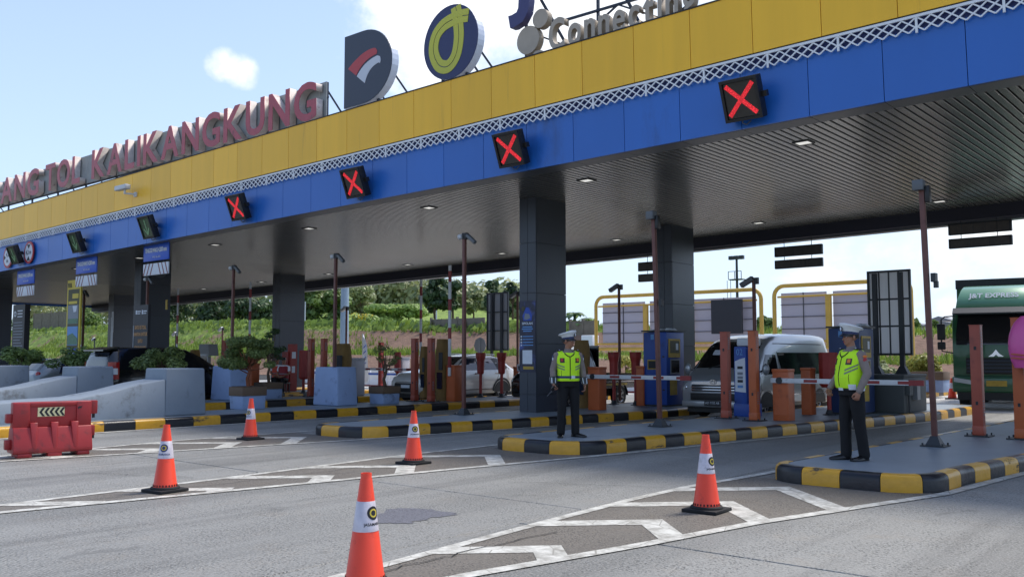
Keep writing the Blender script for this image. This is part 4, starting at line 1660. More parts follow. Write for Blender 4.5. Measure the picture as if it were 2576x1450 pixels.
def cone(label, u, v, ang, rz, kind):
    t = thing('traffic_cone', label, 'traffic cone', (u, v, 0.004), rz, group='orange traffic cones on the road')
    part('base', MB().box(-0.185, 0.185, -0.185, 0.185, 0, 0.035).lathe([(0.165, 0.034), (0.158, 0.055), (0.15, 0.06)], 32), 'black_rubber', t, bevel=0.008)
    body = MB()
    body.lathe([(0.132, 0.055), (0.129, 0.09), (0.125, 0.095), (0.0395, 0.715), (0.037, 0.72), (0.037, 0.748), (0.036, 0.752), (0.030, 0.752), (0.028, 0.70)], 40)
    part('cone_body', body, 'cone_orange', t, smooth=True)
    sl = MB()
    for k in range(24):
        a = 2 * math.pi * k / 24
        sl.bar((0.1325 * math.cos(a), 0.1325 * math.sin(a), 0.066), (0.1302 * math.cos(a), 0.1302 * math.sin(a), 0.086), 0.014, 0.004, up=(math.cos(a), math.sin(a), 0))
    tag(part('skirt_slots', sl, 'black_rubber', t), kind='stuff')
    rr = lambda z: 0.125 + (0.0395 - 0.125) * (z - 0.095) / 0.62
    band = MB()
    band.lathe([(rr(0.375) + 0.0004, 0.375), (rr(0.375) + 0.0018, 0.376), (rr(0.57) + 0.0018, 0.569), (rr(0.57) + 0.0004, 0.57)], 40)
    part('reflective_band', band, 'cone_band', t, smooth=True)
    # printed emblem
    a0 = ang - rz

    def disc(rad, z, off, n=26, rin=0.0):
        m = MB()
        if rin:
            for i in range(n):
                p, q = 2 * math.pi * i / n, 2 * math.pi * (i + 1) / n
                m.quad((rin * math.cos(p), off, z + rin * math.sin(p)), (rad * math.cos(p), off, z + rad * math.sin(p)), (rad * math.cos(q), off, z + rad * math.sin(q)), (rin * math.cos(q), off, z + rin * math.sin(q)))
        else:
            for j in range(3):
                ra, rb = rad * j / 3, rad * (j + 1) / 3
                for i in range(n):
                    p, q = 2 * math.pi * i / n, 2 * math.pi * (i + 1) / n
                    m.quad((ra * math.cos(p), off, z + ra * math.sin(p)), (rb * math.cos(p), off, z + rb * math.sin(p)), (rb * math.cos(q), off, z + rb * math.sin(q)), (ra * math.cos(q), off, z + ra * math.sin(q)))
        return m
    dark = 'badge_blue' if kind == 1 else 'print_black'
    for (ra, zz, off, mt, rin) in ((0.044, 0.495, 0.0, dark, 0.0), (0.028, 0.495, -0.0012, 'banner_yellow', 0.018)):
        me = disc(ra, zz, off, rin=rin).mesh('emblem', mt)
        conify(me, 0.125, 0.0395, 0.095, 0.715, a0)
        link('emblem', me, t)
    cu = bpy.data.curves.new('t', 'FONT')
    cu.body, cu.size, cu.align_x, cu.offset = 'JASAMARGA', 0.026, 'CENTER', 0.0006
    o = bpy.data.objects.new('t', cu)
    me = bpy.data.meshes.new_from_object(o)
    bpy.data.objects.remove(o)
    for vv in me.vertices:
        vv.co = Vector((vv.co.x, 0, 0.415 + vv.co.y))
    conify(me, 0.125, 0.0395, 0.095, 0.715, a0)
    me.materials.clear()
    me.materials.append(MATS[dark])
    link('lettering', me, t)
    return t


def toward(u, v):
    return math.atan2(-v, -u)


for lab, x, y, da, rz, kd in (('nearest orange cone, cut by the bottom edge of the picture', 918, 1478, 0.75, 0.2, 0), ('orange cone on the chevrons before the nearest island', 1778, 1286, 0.95, 0.05, 0),
                          ('orange cone before the island of the officer with the radio', 1040, 1166, 0.3, 0.0, 0), ('orange cone with a torn sticker on the left chevrons', 415, 1236, -0.35, 0.1, 1),
                          ('farthest orange cone, right of the red barrier', 630, 1105, -0.7, 0.0, 1)):
    p = at(x, y, 0)
    cone(lab, p.x, p.y, toward(p.x, p.y) + da, rz, kd)

# ---- red plastic barrier
rb = thing('plastic_barrier', 'red plastic road barrier with a chevron plate', 'road barrier', (-14.80, 6.28, 0.004), math.radians(80))
L2 = 0.56
hs = [-L2, -0.33, -0.29, -0.04, 0.0, 0.25, 0.29, L2]
body = MB()
body.box(-L2, L2, -0.075, 0.075, 0.44, 0.83)
part('upper_body', body, 'barrier_red', rb, bevel=0.018, seg=3)
flare = MB()
flare.prism([(-0.22, 0.06), (0.22, 0.06), (0.22, 0.13), (0.12, 0.45), (-0.12, 0.45), (-0.22, 0.13)], -L2, L2, 'x')
part('lower_body', flare, 'barrier_red', rb, bevel=0.015, seg=3)
for x0, x1 in ((-0.50, -0.30), (-0.08, 0.12), (0.34, 0.52)):
    part('foot', MB().box(x0, x1, -0.215, 0.215, 0, 0.065), 'barrier_red', rb, bevel=0.012)
for x in (-0.27, 0.02, 0.31):
    g_ = MB()
    g_.quadbox([(x - 0.03, -0.225, 0.12), (x + 0.03, -0.225, 0.12), (x + 0.03, -0.06, 0.12), (x - 0.03, -0.06, 0.12),
                (x - 0.055, -0.135, 0.52), (x + 0.055, -0.135, 0.52), (x + 0.055, -0.06, 0.52), (x - 0.055, -0.06, 0.52)])
    part('rib', g_, 'barrier_red', rb, bevel=0.012)
fr = MB()
fr.box(-L2, -0.32, -0.10, -0.07, 0.42, 0.82).box(0.34, L2, -0.10, -0.07, 0.42, 0.82).box(-0.32, 0.34, -0.10, -0.07, 0.76, 0.82)
part('raised_frame', fr, 'barrier_red', rb, bevel=0.012)
for x0, x1, z0, z1 in ((-0.64, -L2 + 0.01, 0.52, 0.66), (-0.64, -L2 + 0.01, 0.12, 0.27), (L2 - 0.01, 0.66, 0.62, 0.83), (L2 - 0.01, 0.63, 0.28, 0.44)):
    part('lug', MB().box(x0, x1, -0.06, 0.06, z0, z1), 'barrier_red', rb, bevel=0.012)
for z in (0.575, 0.25):
    part('pin', MB().cyl((0.615, 0, z - 0.02), (0.615, 0, z + 0.05), 0.022, n=10), 'print_black', rb)
pl = part('chevron_plate', MB().box(-0.215, 0.165, -0.088, -0.076, 0.605, 0.745), 'barrier_cream', rb)
for k in range(5):
    x = -0.195 + k * 0.072
    part('chevron', MB().prism([(x, 0.675), (x + 0.045, 0.74), (x + 0.08, 0.74), (x + 0.035, 0.675), (x + 0.08, 0.61), (x + 0.045, 0.61)], -0.093, -0.0885), 'print_black', pl)
part('stencil', MB().prism([(0.35, 0.73), (0.37, 0.75), (0.40, 0.745), (0.425, 0.765), (0.41, 0.735), (0.40, 0.71), (0.385, 0.725), (0.365, 0.70)], -0.1035, -0.1005), 'print_black', rb)

# ---- square light-curtain posts


def post(label, u, v, material, h=1.85):
    t = thing('sensor_post', label, 'sensor post', (u, v, IZ), group='square orange red sensor posts')
    part('column', MB().box(-0.083, 0.083, -0.083, 0.083, 0.02, h), material, t, bevel=0.006)
    part('collar', MB().box(-0.088, 0.088, -0.088, 0.088, 0.02, 0.17), material, t, bevel=0.004)
    part('base_plate', MB().box(-0.19, 0.19, -0.19, 0.19, 0, 0.018), 'frame_dark', t)
    for a in (-0.15, 0.15):
        for b in (-0.15, 0.15):
            part('bolt', MB().cyl((a, b, 0.017), (a, b, 0.055), 0.014, n=6), 'frame_dark', t)
    for z in (h - 0.38, 0.55):
        part('slot', MB().box(-0.02, 0.02, -0.087, -0.082, z - 0.03, z + 0.03), 'print_black', t)
    for z0 in (h - 0.36, 0.35):
        for k in range(6):
            part('vent', MB().box(0.082, 0.0865, -0.03, 0.03, z0 + k * 0.045, z0 + k * 0.045 + 0.018), 'print_grey', t)
    part('top_lid', MB().box(-0.09, 0.09, -0.09, 0.09, h, h + 0.012), material, t)
    return t


post('sensor post before the green truck', -4.13, 16.9, 'post_red')
post('sensor post carrying the pink hood', -3.46, 16.72, 'orange', 1.95)
post('sensor post left of the blue terminal marked 02', -9.43, 18.14, 'post_red')
post('sensor post right of the blue terminal marked 02', -8.64, 17.86, 'orange')
post('sensor post left of the tarpaulin covered machine, before the white car', -20.06, 19.0, 'post_red')
post('sensor post touching the tarpaulin covered machine, before the white car', -19.36, 19.0, 'post_red')
for lab, x in (('left sensor post behind the blue block, beside the far tarpaulin', 783), ('right sensor post behind the blue block, beside the far tarpaulin', 815), ('sensor post rising behind the leafy planter tree', 566), ('thin sensor post beside the brown pole behind the leafy planter', 597)):
    p = atV(x, 900, 18.9)
    post(lab, p.x, 18.9, 'post_red', 1.9)

# ---- boom gates


def gate(label, u, v, boom=None, up=False, material='orange', w_=0.34, h=1.07):
    t = thing('boom_gate', label, 'boom gate', (u, v, IZ), group='boom barriers of the toll lanes')
    part('cabinet', MB().box(-w_ / 2, w_ / 2, -0.16, 0.16, 0.0, h - 0.06), material, t, bevel=0.008)
    part('lid', MB().box(-w_ / 2 - 0.01, w_ / 2 + 0.01, -0.17, 0.17, h - 0.06, h), material, t, bevel=0.008)
    part('door_panel', MB().box(-w_ / 2 + 0.03, w_ / 2 - 0.03, -0.166, -0.161, 0.12, h - 0.22), material, t)
    if boom:
        z = 0.83
        x0, x1 = -w_ / 2 - 0.02, boom
        if up:
            z0 = 0.75
            b = part('boom_arm', MB().box(-0.05, 0.05, -0.215, -0.18, z0, z0 + boom), 'boom_white', t)
            k = 0.25
            while k < boom - 0.4:
                part('red_band', MB().box(-0.052, 0.052, -0.217, -0.178, z0 + k, z0 + k + 0.33), 'boom_red', b)
                k += 0.85
        else:
            b = part('boom_arm', MB().box(x0, x1, -0.215, -0.175, z - 0.05, z + 0.05), 'boom_white', t, bevel=0.006)
            k = x0 + 0.72
            while k < x1 - 0.3:
                part('red_band', MB().box(k, k + 0.28, -0.2175, -0.2155, z - 0.03, z + 0.03), 'boom_red', b)
                k += 0.62
            part('boom_tip', MB().box(x1 - 0.26, x1 + 0.015, -0.219, -0.171, z - 0.052, z + 0.052), 'boom_red', b)
            part('pivot', MB().cyl((0, -0.225, z), (0, -0.15, z), 0.07, n=14), 'frame_dark', t)
    return t


gate('orange boom gate behind the officer on the nearest island, its arm lowered', -8.23, 18.38, 2.85)
gate('orange boom gate right of the officer with the radio, its arm lowered', -13.39, 18.95, 2.75)
gate('orange boom gate with its arm raised, before the white car', -19.2, 19.8, 3.3, True)
gate('orange cabinet standing left of the red shroud beside the van', -8.62, 20.6, None, w_=0.22)
gate('orange cabinet left of the blue kiosk, behind the lowered arm', -13.6, 21.4, None, w_=0.24)
p = atV(1306, 960, 24.2)
gate('orange cabinet with a keypad left of the poster column', p.x, 24.2, None, w_=0.26, h=0.98)
p = atV(1068, 900, 23.6)
gate('boom gate with raised grey arm beyond the white car bonnet', p.x, 23.6, 3.4, True)
p = atV(638, 900, 20.2)
gate('boom gate with raised grey arm above the leafy planter', p.x, 20.2, 3.4, True)
p = atV(455, 900, 20.2)
gate('boom gate with raised grey arm behind the black car roof', p.x, 20.2, 3.4, True)
# lowered arm across the lane of the seated workers
p0 = at(1005, 985, 0.2)
gate('far boom gate with lowered arm behind the bare planter tree', atV(905, 925, 24.0).x, 24.0, 3.2, False, 'shroud_red', 0.2)
for lab, u, v, z in (('keypad plate on the orange cabinet by the poster column', atV(1306, 930, 24.0).x, 24.02, 1.02),):
    k = thing('keypad', lab, 'keypad', (u, v, z))
    part('plate', MB().box(-0.11, 0.11, 0, 0.02, 0, 0.24), 'print_white', k)
    part('keys', MB().box(-0.05, 0.03, -0.008, 0, 0.05, 0.18), 'print_black', k)

# ---- shrouded readers (chamfered red boxes on stems)


def shroud(label, u, v, w_=0.36, z0=0.62, z1=1.42, rz=0.0, hour=False):
    t = thing('red_reader', label, 'card reader', (u, v, IZ), rz, group='red shrouded readers on stems')
    h = w_ / 2
    if hour:
        sec = [(z0, 0.6), (z0 + 0.06, 0.8), (z0 + 0.42, 0.85), (z0 + 0.56, 1.1), (z1, 1.15)]
    else:
        sec = [(z0, 0.72), (z0 + 0.07, 1.0), (z1 - 0.03, 1.0), (z1, 0.96)]
    rings = []
    for z, k in sec:
        a, b = h * k, h * k * 0.8
        c = 0.35
        rings.append([(-a, -b * c, z), (-a * c, -b, z), (a * c, -b, z), (a, -b * c, z), (a, b * c, z), (a * c, b, z), (-a * c, b, z), (-a, b * c, z)])
    part('shroud', MB().loft(rings), 'shroud_red', t)
    part('stem', MB().cyl((0, 0, 0.06), (0, 0, z0 + 0.03), 0.05, n=12), 'shroud_red', t, smooth=True)
    part('foot', MB().lathe([(0.15, 0.0), (0.15, 0.015), (0.09, 0.03), (0.055, 0.12)], 14), 'frame_dark', t, smooth=True)
    return t


shroud('large red shrouded reader beside the navy kiosk', -8.2, 20.75, 0.40)
for lab, x, y in (('left red reader before the jeep', 1545, 1016), ('right red reader before the jeep, by the kiosk', 1600, 1018), ('left red reader before the white car door', 1209, 998), ('right red reader before the white car rear wheel', 1262, 998)):
    p = at(x, y, IZ)
    shroud(lab, p.x, p.y, 0.28, 0.75, 1.45, 0.3, True)
p = atV(1000, 950, 24.5)
shroud('far red reader right of the bare planter tree', p.x, 24.5, 0.3, 0.7, 1.5)
p = atV(958, 950, 26.0)
post('far red post behind the bare planter tree', p.x, 26.0, 'shroud_red', 1.9)
p = atV(731, 940, 21.5)
t = thing('red_machine', 'tall red machine beside the seated workers', 'machine', (p.x, 21.5, IZ))
part('cabinet', MB().box(-0.28, 0.1, -0.2, 0.2, 0, 1.5).box(0.0, 0.2, -0.15, 0.15, 0, 1.8), 'shroud_red', t)
part('paper', MB().box(0.201, 0.206, -0.1, 0.08, 1.25, 1.5), 'print_white', t)
part('paper', MB().box(0.201, 0.206, -0.1, 0.05, 0.7, 0.95), 'print_white', t)
p = atV(764, 940, 20.5)
shroud('red reader partly hidden by the blue block', p.x, 20.5, 0.4, 0.5, 1.55)

# ---- brown camera poles


def pole(label, u, v, h, style, lean=0.0):
    t = thing('camera_pole', label, 'camera pole', (u, v, IZ), group='rust brown camera poles along the islands')
    part('mast', MB().quadbox([(-.038, -.038, .02), (.038, -.038, .02), (.038, .038, .02), (-.038, .038, .02), (-.038 + lean, -.038, h), (.038 + lean, -.038, h), (.038 + lean, .038, h), (-.038 + lean, .038, h)]), 'rust_pole', t, bevel=0.006)
    part('base_plate', MB().box(-0.17, 0.17, -0.17, 0.17, 0, 0.016), 'frame_dark', t)
    part('gusset', MB().taper(-0.11, 0.11, -0.11, 0.11, 0.016, 0.15, 0.06, 0.06), 'frame_dark', t)
    for a in (-0.14, 0.14):
        for b in (-0.14, 0.14):
            part('bolt', MB().cyl((a, b, 0.015), (a, b, 0.05), 0.013, n=6), 'frame_dark', t)
    if style == 0:
        part('floodlight', MB().box(-0.11, 0.05, -0.09, 0.07, h - 0.07, h + 0.09), 'cam_grey', t, bevel=0.012, loc=(lean, -0.03, 0))
        part('camera', MB().box(0.05, 0.12, -0.05, 0.06, h - 0.26, h - 0.0), 'black_box', t, bevel=0.015, loc=(lean, 0, 0))
    else:
        part('floodlight', MB().cyl((-0.13, -0.04, h), (-0.03, -0.04, h + 0.01), 0.062, 0.055, n=14), 'cam_white', t)
        part('bracket', MB().box(-0.05, 0.10, -0.045, 0.045, h - 0.06, h + 0.09), 'black_box', t, bevel=0.01)
        M2 = Matrix.Translation((0.09, 0, h + 0.03)) @ Matrix.Rotation(math.radians(38), 4, 'Y')
        part('camera', MB().box(0.0, 0.32, -0.05, 0.04, -0.035, 0.045, M2), 'cam_grey', t, bevel=0.012)
    return t


t = pole('brown camera pole on the nearest island, right of the officer', -4.18, 14.6, 3.92, 0, -0.07)
part('clamp', MB().box(0.03, 0.10, -0.06, 0.06, 2.45, 2.58).box(0.06, 0.12, -0.03, 0.03, 2.36, 2.46), 'frame_dark', t)
t = pole('brown camera pole between the two officers', -9.32, 15.25, 4.05, 0, -0.09)
part('clamp', MB().box(0.03, 0.09, -0.05, 0.05, 2.30, 2.42), 'frame_dark', t)
pole('brown camera pole left of the poster column', -14.62, 15.4, 4.1, 1)
for lab, x, yt in (('brown camera pole rising behind the blue block', 845, 645), ('brown camera pole above the leafy planter tree', 588, 674), ('brown camera pole before the loudspeaker column', 372, 702), ('brown camera pole beside the yellow banner', 212, 735)):
    p = atV(x, yt, 15.95)
    pole(lab, p.x, 15.95, p.z - IZ, 1)
# slim poles with small cameras at the back of the islands
for lab, x, yt, V, zb, mt in (('slim dark red camera pole before the billboard', 1557, 717, 23.5, 0.2, 'rust_pole'), ('slim camera pole above the right sensor post', 1896, 700, 20.6, 0.2, 'rust_pole'),
                          ('slim camera pole beside the grey mast', 872, 772, 25.5, 0.2, 'rust_pole'), ('slim camera pole left of the poster column', 1302, 735, 25.0, 0.2, 'rust_pole'),
                          ('short camera post on the grass, left of the loudspeaker column', 355 - 148, 868, 30.0, 0.0, 'frame_dark'), ('slim camera post left of the brown pole above the planter', 560, 824, 28.0, 0.0, 'rust_pole'),
                          ('slim camera post right of the loudspeaker column', 443, 836, 28.0, 0.0, 'frame_dark'), ('short camera post on the grass beside the yellow banner', 238, 850, 32.0, 0.0, 'frame_dark')):
    p = atV(x, yt, V)
    t = thing('slim_camera_pole', lab, 'camera pole', (p.x, V, zb), group='slim camera poles behind the islands')
    h = p.z - zb
    part('mast', MB().cyl((0, 0, 0), (0, 0, h), 0.045, n=10), mt, t, smooth=True)
    M2 = Matrix.Translation((-0.06, -0.02, h - 0.02)) @ Matrix.Rotation(math.radians(-28), 4, 'Y')
    part('camera', MB().box(-0.30, 0.06, -0.07, 0.07, -0.06, 0.06, M2), 'cam_white' if yt > 760 else 'cam_grey', t, bevel=0.015)
    part('bracket', MB().box(-0.02, 0.12, -0.04, 0.04, h - 0.14, h + 0.02), 'black_box', t)

# ---- toll terminals and kiosks
t = thing('toll_terminal', 'slim blue payment terminal marked 02', 'payment terminal', (-9.5, 19.1, IZ))
part('body', MB().taper(-0.155, 0.155, -0.15, 0.22, 0, 1.55, 0.012, 0.0), 'kiosk_blue', t, bevel=0.02)
part('side_shell', MB().box(0.157, 0.30, -0.05, 0.24, 0.0, 1.5), 'kiosk_navy', t, bevel=0.015)
part('head', MB().box(-0.10, 0.34, -0.10, 0.22, 1.56, 1.74), 'cam_white', t, bevel=0.03)
part('printed_sheet', MB().prism([(-0.12, 0.55), (0.135, 0.53), (0.125, 1.30), (0.0, 1.27), (-0.12, 1.22)], -0.153, -0.148), 'print_white', t)
text('number', '02', 0.20, 'print_lightblue', t, (-0.005, -0.152, 1.42), sx=0.8)
for z, mt in ((1.08, 'print_black'), (0.95, 'print_grey'), (0.86, 'print_grey'), (0.78, 'print_black'), (0.66, 'print_lightblue')):
    part('print_mark', MB().box(-0.06, 0.07, -0.156, -0.1535, z - 0.03, z + 0.03), mt, t)
part('plinth', MB().box(-0.165, 0.32, -0.16, 0.25, 0.0, 0.28), 'kiosk_blue', t, bevel=0.01)


def kiosk(label, u, v, body, rz=0.0):
    t = thing('toll_kiosk', label, 'kiosk', (u, v, IZ), rz, group='tall blue payment kiosks')
    part('body', MB().box(-0.36, 0.36, -0.46, 0.46, 0.04, 1.98), body, t, bevel=0.015)
    part('plinth', MB().box(-0.34, 0.34, -0.44, 0.44, 0, 0.05), 'frame_dark', t)
    roof = MB().box(-0.40, 0.40, -0.50, 0.50, 1.99, 2.03)
    part('roof', roof, 'frame_dark', t)
    random.seed(8)
    for k in range(4):
        x, y = random.uniform(-0.3, 0.2), random.uniform(-0.4, 0.2)
        part('crumpled_sheet', MB().quadbox([(x, y, 2.031), (x + .25, y - .05, 2.031), (x + .28, y + .2, 2.031), (x + .02, y + .22, 2.031), (x + .04, y + .02, 2.06 + .03 * (k % 2)), (x + .2, y, 2.05), (x + .22, y + .15, 2.08), (x + .06, y + .18, 2.055)]), 'print_white', t)
    # lane side
    w1 = part('window', MB().box(0.362, 0.385, -0.36, 0.22, 1.30, 1.80), 'kiosk_yellow', t)
    part('window_pane', MB().box(0.386, 0.39, -0.31, 0.17, 1.42, 1.75), 'banner_olive', w1)
    part('paper', MB().box(0.391, 0.394, -0.02, 0.1, 1.5, 1.68), 'print_white', w1)
    w2 = part('panel', MB().box(0.362, 0.378, -0.28, 0.2, 0.86, 1.26), 'print_grey', t)
    part('panel_glass', MB().box(0.379, 0.383, -0.24, 0.16, 0.9, 1.22), 'glass_dark', w2)
    part('panel', MB().box(0.362, 0.375, -0.3, 0.05, 0.30, 0.8), 'kiosk_yellow', t)
    # front side
    s1 = part('slot', MB().box(-0.22, 0.16, -0.48, -0.462, 0.98, 1.24), 'kiosk_yellow', t)
    part('slot_hole', MB().box(-0.19, 0.13, -0.484, -0.4805, 1.01, 1.21), 'print_black', s1)
    part('slot_label', MB().box(0.04, 0.10, -0.488, -0.485, 1.04, 1.18), 'print_white', s1)
    for z in (1.3, 0.42):
        part('latch', MB().box(0.24, 0.30, -0.475, -0.462, z, z + 0.04), 'frame_dark', t)
    for a in (-0.02, 0.16):
        part('foil_patch', MB().box(a - 0.1, a, -0.466, -0.4625, 1.78, 1.92), 'print_lightblue', t)
    return t


kiosk('tall bright blue kiosk left of the silver van bonnet', -13.15, 21.75, 'kiosk_blue')
k2 = kiosk('tall navy kiosk behind the officer on the nearest island', -7.98, 21.6, 'kiosk_navy')


def tarp(label, x, V, w_, h, rz=0.0, head=False):
    p = atV(x, 900, V)
    t = thing('covered_machine', label, 'covered machine', (p.x, V, IZ), rz, group='machines under brown tarpaulins')
    random.seed(int(x))
    rings = []
    n = 20
    for j in range(9):
        z = h * j / 8
        k = 1.0 if j < 7 else (0.94 if j == 7 else 0.78)
        ring = []
        for i in range(n):
            a = 2 * math.pi * i / n
            c, s = math.cos(a), math.sin(a)
            q = max(abs(c), abs(s))
            rr = (0.5 + 0.5 / q * 0.9) * 0.5 * k * (1 + 0.05 * math.sin(3 * a + j * 0.8) + random.uniform(-.035, .035))
            ring.append((w_ * rr * c, w_ * 0.8 * rr * s, z))
        rings.append(ring)
    part('tarpaulin', MB().loft(rings), 'tarp', t, smooth=True)
    part('screen', MB().box(0.05, w_ * 0.46, -w_ * 0.47, -w_ * 0.40, h * 0.5, h * 0.78), 'frame_dark', t)
    part('flap', MB().box(-0.02, w_ * 0.44, -w_ * 0.48, -w_ * 0.42, h * 0.2, h * 0.46), 'glass_blue', t)
    return t


tarp('brown tarpaulin covered machine beside the raised arm, before the white car', 1112, 19.7, 0.42, 1.85)
tarp('brown tarpaulin covered machine beside the grey mast', 862, 19.6, 0.62, 1.75)
tarp('brown tarpaulin covered machine behind the officer with the radio', 1463, 19.4, 0.45, 1.75)
tarp('brown tarpaulin covered machine seen above the black car bonnet', 490, 20.5, 0.5, 1.6)
tarp('flat brown cover between the two posts before the white car', 1067, 20.8, 0.30, 1.65)

# grey cabinet and pale box
p = at(884, 993, IZ)
t = thing('grey_cabinet', 'light grey service cabinet behind the blue block', 'cabinet', (p.x + 0.1, p.y, IZ))
part('body', MB().box(-0.26, 0.26, -0.28, 0.28, 0, 1.22), 'panel_white', t, bevel=0.01)
part('lid', MB().box(-0.29, 0.29, -0.31, 0.31, 1.22, 1.28), 'panel_white', t, bevel=0.01)
p = atV(1002, 950, 25.2)
t = thing('grey_cabinet', 'narrow pale cabinet behind the bare planter tree', 'cabinet', (p.x + 0.25, 25.2, IZ))
part('body', MB().box(-0.2, 0.2, -0.2, 0.2, 0, 1.25), 'panel_white', t, bevel=0.01)
part('lid', MB().box(-0.22, 0.22, -0.22, 0.22, 1.25, 1.3), 'panel_white', t)
p = atV(522, 905, 21.5)
t = thing('display_box', 'grey display box with white frame at the black car bonnet', 'display', (p.x, 21.5, IZ))
part('hood', MB().prism([(-0.45, 1.35), (0.45, 1.35), (0.34, 1.85), (-0.34, 1.85)], -0.2, 0.25), 'panel_grey', t)
part('frame', MB().box(-0.2, 0.38, -0.23, -0.205, 1.0, 1.42), 'print_white', t)
part('screen', MB().box(-0.16, 0.34, -0.236, -0.231, 1.04, 1.38), 'glass_dark', t)
part('stand', MB().box(-0.1, 0.1, -0.1, 0.1, 0, 1.34), 'panel_grey', t)

# ---- concrete ramp barriers and blue blocks


def ramp(label, u1, v0):
    """u1: right face, v0: front of the end block"""
    t = thing('ramp_barrier', label, 'concrete barrier', (u1, v0, IZ), group='grey blue concrete ramp barriers')
    W, b = 1.02, 0.06
    part('end_block', MB().taper(-W, 0.0, 0, 1.02, 0, 1.06, 0.05, 0.03), 'ramp_grey', t, bevel=0.035, seg=3)
    prof = [(0.0, 0.82), (-0.5, 0.74), (-1.2, 0.58), (-1.9, 0.47), (-3.6, 0.42), (-9.0, 0.34), (-14, 0.3)]
    rings = []
    for y, z in prof:
        k = 0.04 * z
        rings.append([(-W, y, 0), (-W + k, y, z - 0.03), (-W + k + 0.03, y, z), (-k - 0.03, y, z), (-k, y, z - 0.03), (0, y, 0)])
    part('ramp', MB().loft(rings), 'ramp_grey', t, smooth=True)
    return t


p = at(444, 1043, IZ)
ramp('grey blue ramp barrier in front, behind the red plastic barrier', -19.25, 10.62)
ramp('grey blue ramp barrier in the middle, before the black car', -24.35, 10.95)
ramp('grey blue ramp barrier at the left edge', -28.9, 10.6)


def block(label, u1, v0, W=1.06, D=0.72, h=1.04):
    t = tag(part('concrete_block', MB().taper(-W, 0, 0, D, 0, h, 0.05, 0.03), 'block_blue', None, bevel=0.04, seg=3, loc=(u1, v0, IZ)), label, 'concrete block', 'light blue concrete crash blocks')
    return t


p = at(848, 1021, IZ)
block('light blue concrete block in front of the grey cabinet', p.x, p.y)
p = at(577, 1007, IZ)
block('light blue concrete block left of the leafy planter', p.x, p.y)

# ---- dark sign base with the back of a road sign
mat('panel_back', srgb(170, 172, 172), 0.5, var=0.08, vscale=1.3)


def backsign(name, label, c, w_, z0, z1, posts, base=None, cols=3, rows=3, frame='frame_dark', panel='panel_grey'):
    t = thing(name, label, 'road sign', (c.x, c.y, 0.0))
    part('sheet', MB().box(-w_ / 2, w_ / 2, 0.02, 0.04, z0, z1), panel, t)
    f = MB()
    k = 0.05
    f.box(-w_ / 2 - k, w_ / 2 + k, -0.03, 0.05, z0 - k, z0).box(-w_ / 2 - k, w_ / 2 + k, -0.03, 0.05, z1, z1 + k)
    f.box(-w_ / 2 - k, -w_ / 2, -0.03, 0.05, z0, z1).box(w_ / 2, w_ / 2 + k, -0.03, 0.05, z0, z1)
    part('frame', f, frame, t)
    for i in range(1, rows):
        z = z0 + (z1 - z0) * i / rows
        part('rib', MB().box(-w_ / 2, w_ / 2, -0.02, 0.018, z - 0.022, z + 0.022), frame, t)
    for i in range(1, cols):
        x = -w_ / 2 + w_ * i / cols
        part('rib', MB().box(x - 0.015, x + 0.015, -0.015, 0.019, z0, z1), frame, t)
    for x in posts:
        part('post', MB().box(x - 0.055, x + 0.055, -0.12, -0.022, base or 0.0, z1 - 0.02), frame, t)
        if base:
            part('gusset', MB().taper(x - 0.16, x + 0.16, -0.2, 0.06, base, base + 0.2, 0.1, 0.05), frame, t)
    return t


a, b = at(2190, 1035, IZ), at(2325, 1030, IZ)
pb = Vector((-7.55, 23.3, 0))
t = thing('sign_base', 'dark grey concrete box carrying a road sign, right of the officer', 'concrete box', (pb.x, pb.y, IZ))
part('body', MB().box(-0.50, 0.50, -0.95, 0.75, 0, 0.84), 'concrete_dark', t, bevel=0.02)
part('cap', MB().box(-0.52, 0.52, -0.97, 0.77, 0.84, 0.9), 'concrete_dark', t, bevel=0.01)
part('meter_box', MB().box(0.502, 0.60, -0.85, -0.6, 0.42, 0.74), 'concrete_dark', t)
part('meter_box', MB().box(0.502, 0.62, -0.35, -0.12, 0.30, 0.72), 'panel_grey', t)
part('conduit', MB().cyl((0.54, -0.72, 0), (0.54, -0.72, 0.45), 0.02, n=8), 'frame_dark', t)
L_ = atV(2189, 790, 23.3)
R_ = atV(2288, 790, 23.3)
c = Vector(((L_.x + R_.x) / 2, 23.3, 0))
backsign('road_sign_back', 'back of a tall grey road sign on two posts, right of the officer', c, R_.x - L_.x, atV(2240, 888, 23.3).z, atV(2240, 684, 23.3).z, (-0.32, 0.30), base=1.09, cols=4, rows=3, panel='panel_backlit_grey')
V = 31.0
L_, R_ = atV(1225, 800, V), atV(1279, 800, V)
backsign('road_sign_back', 'back of a tall grey road sign left of the poster column', Vector(((L_.x + R_.x) / 2, V, 0)), R_.x - L_.x - 0.1, atV(1250, 878, V).z, atV(1250, 738, V).z, (-0.28, 0.3), cols=3, rows=3)
p = atV(1208, 868, 30)
t = thing('road_sign_back', 'small octagonal sign seen from behind, above the white car', 'road sign', (p.x, 30, 0))
part('disc', MB().lathe([(0.36, 0), (0.36, 0.02)], 8, Matrix.Translation((0, 0, p.z)) @ M_), 'panel_grey', t)
part('post', MB().cyl((0, -0.05, 0), (0, -0.05, p.z + 0.3), 0.035, n=8), 'panel_grey', t)

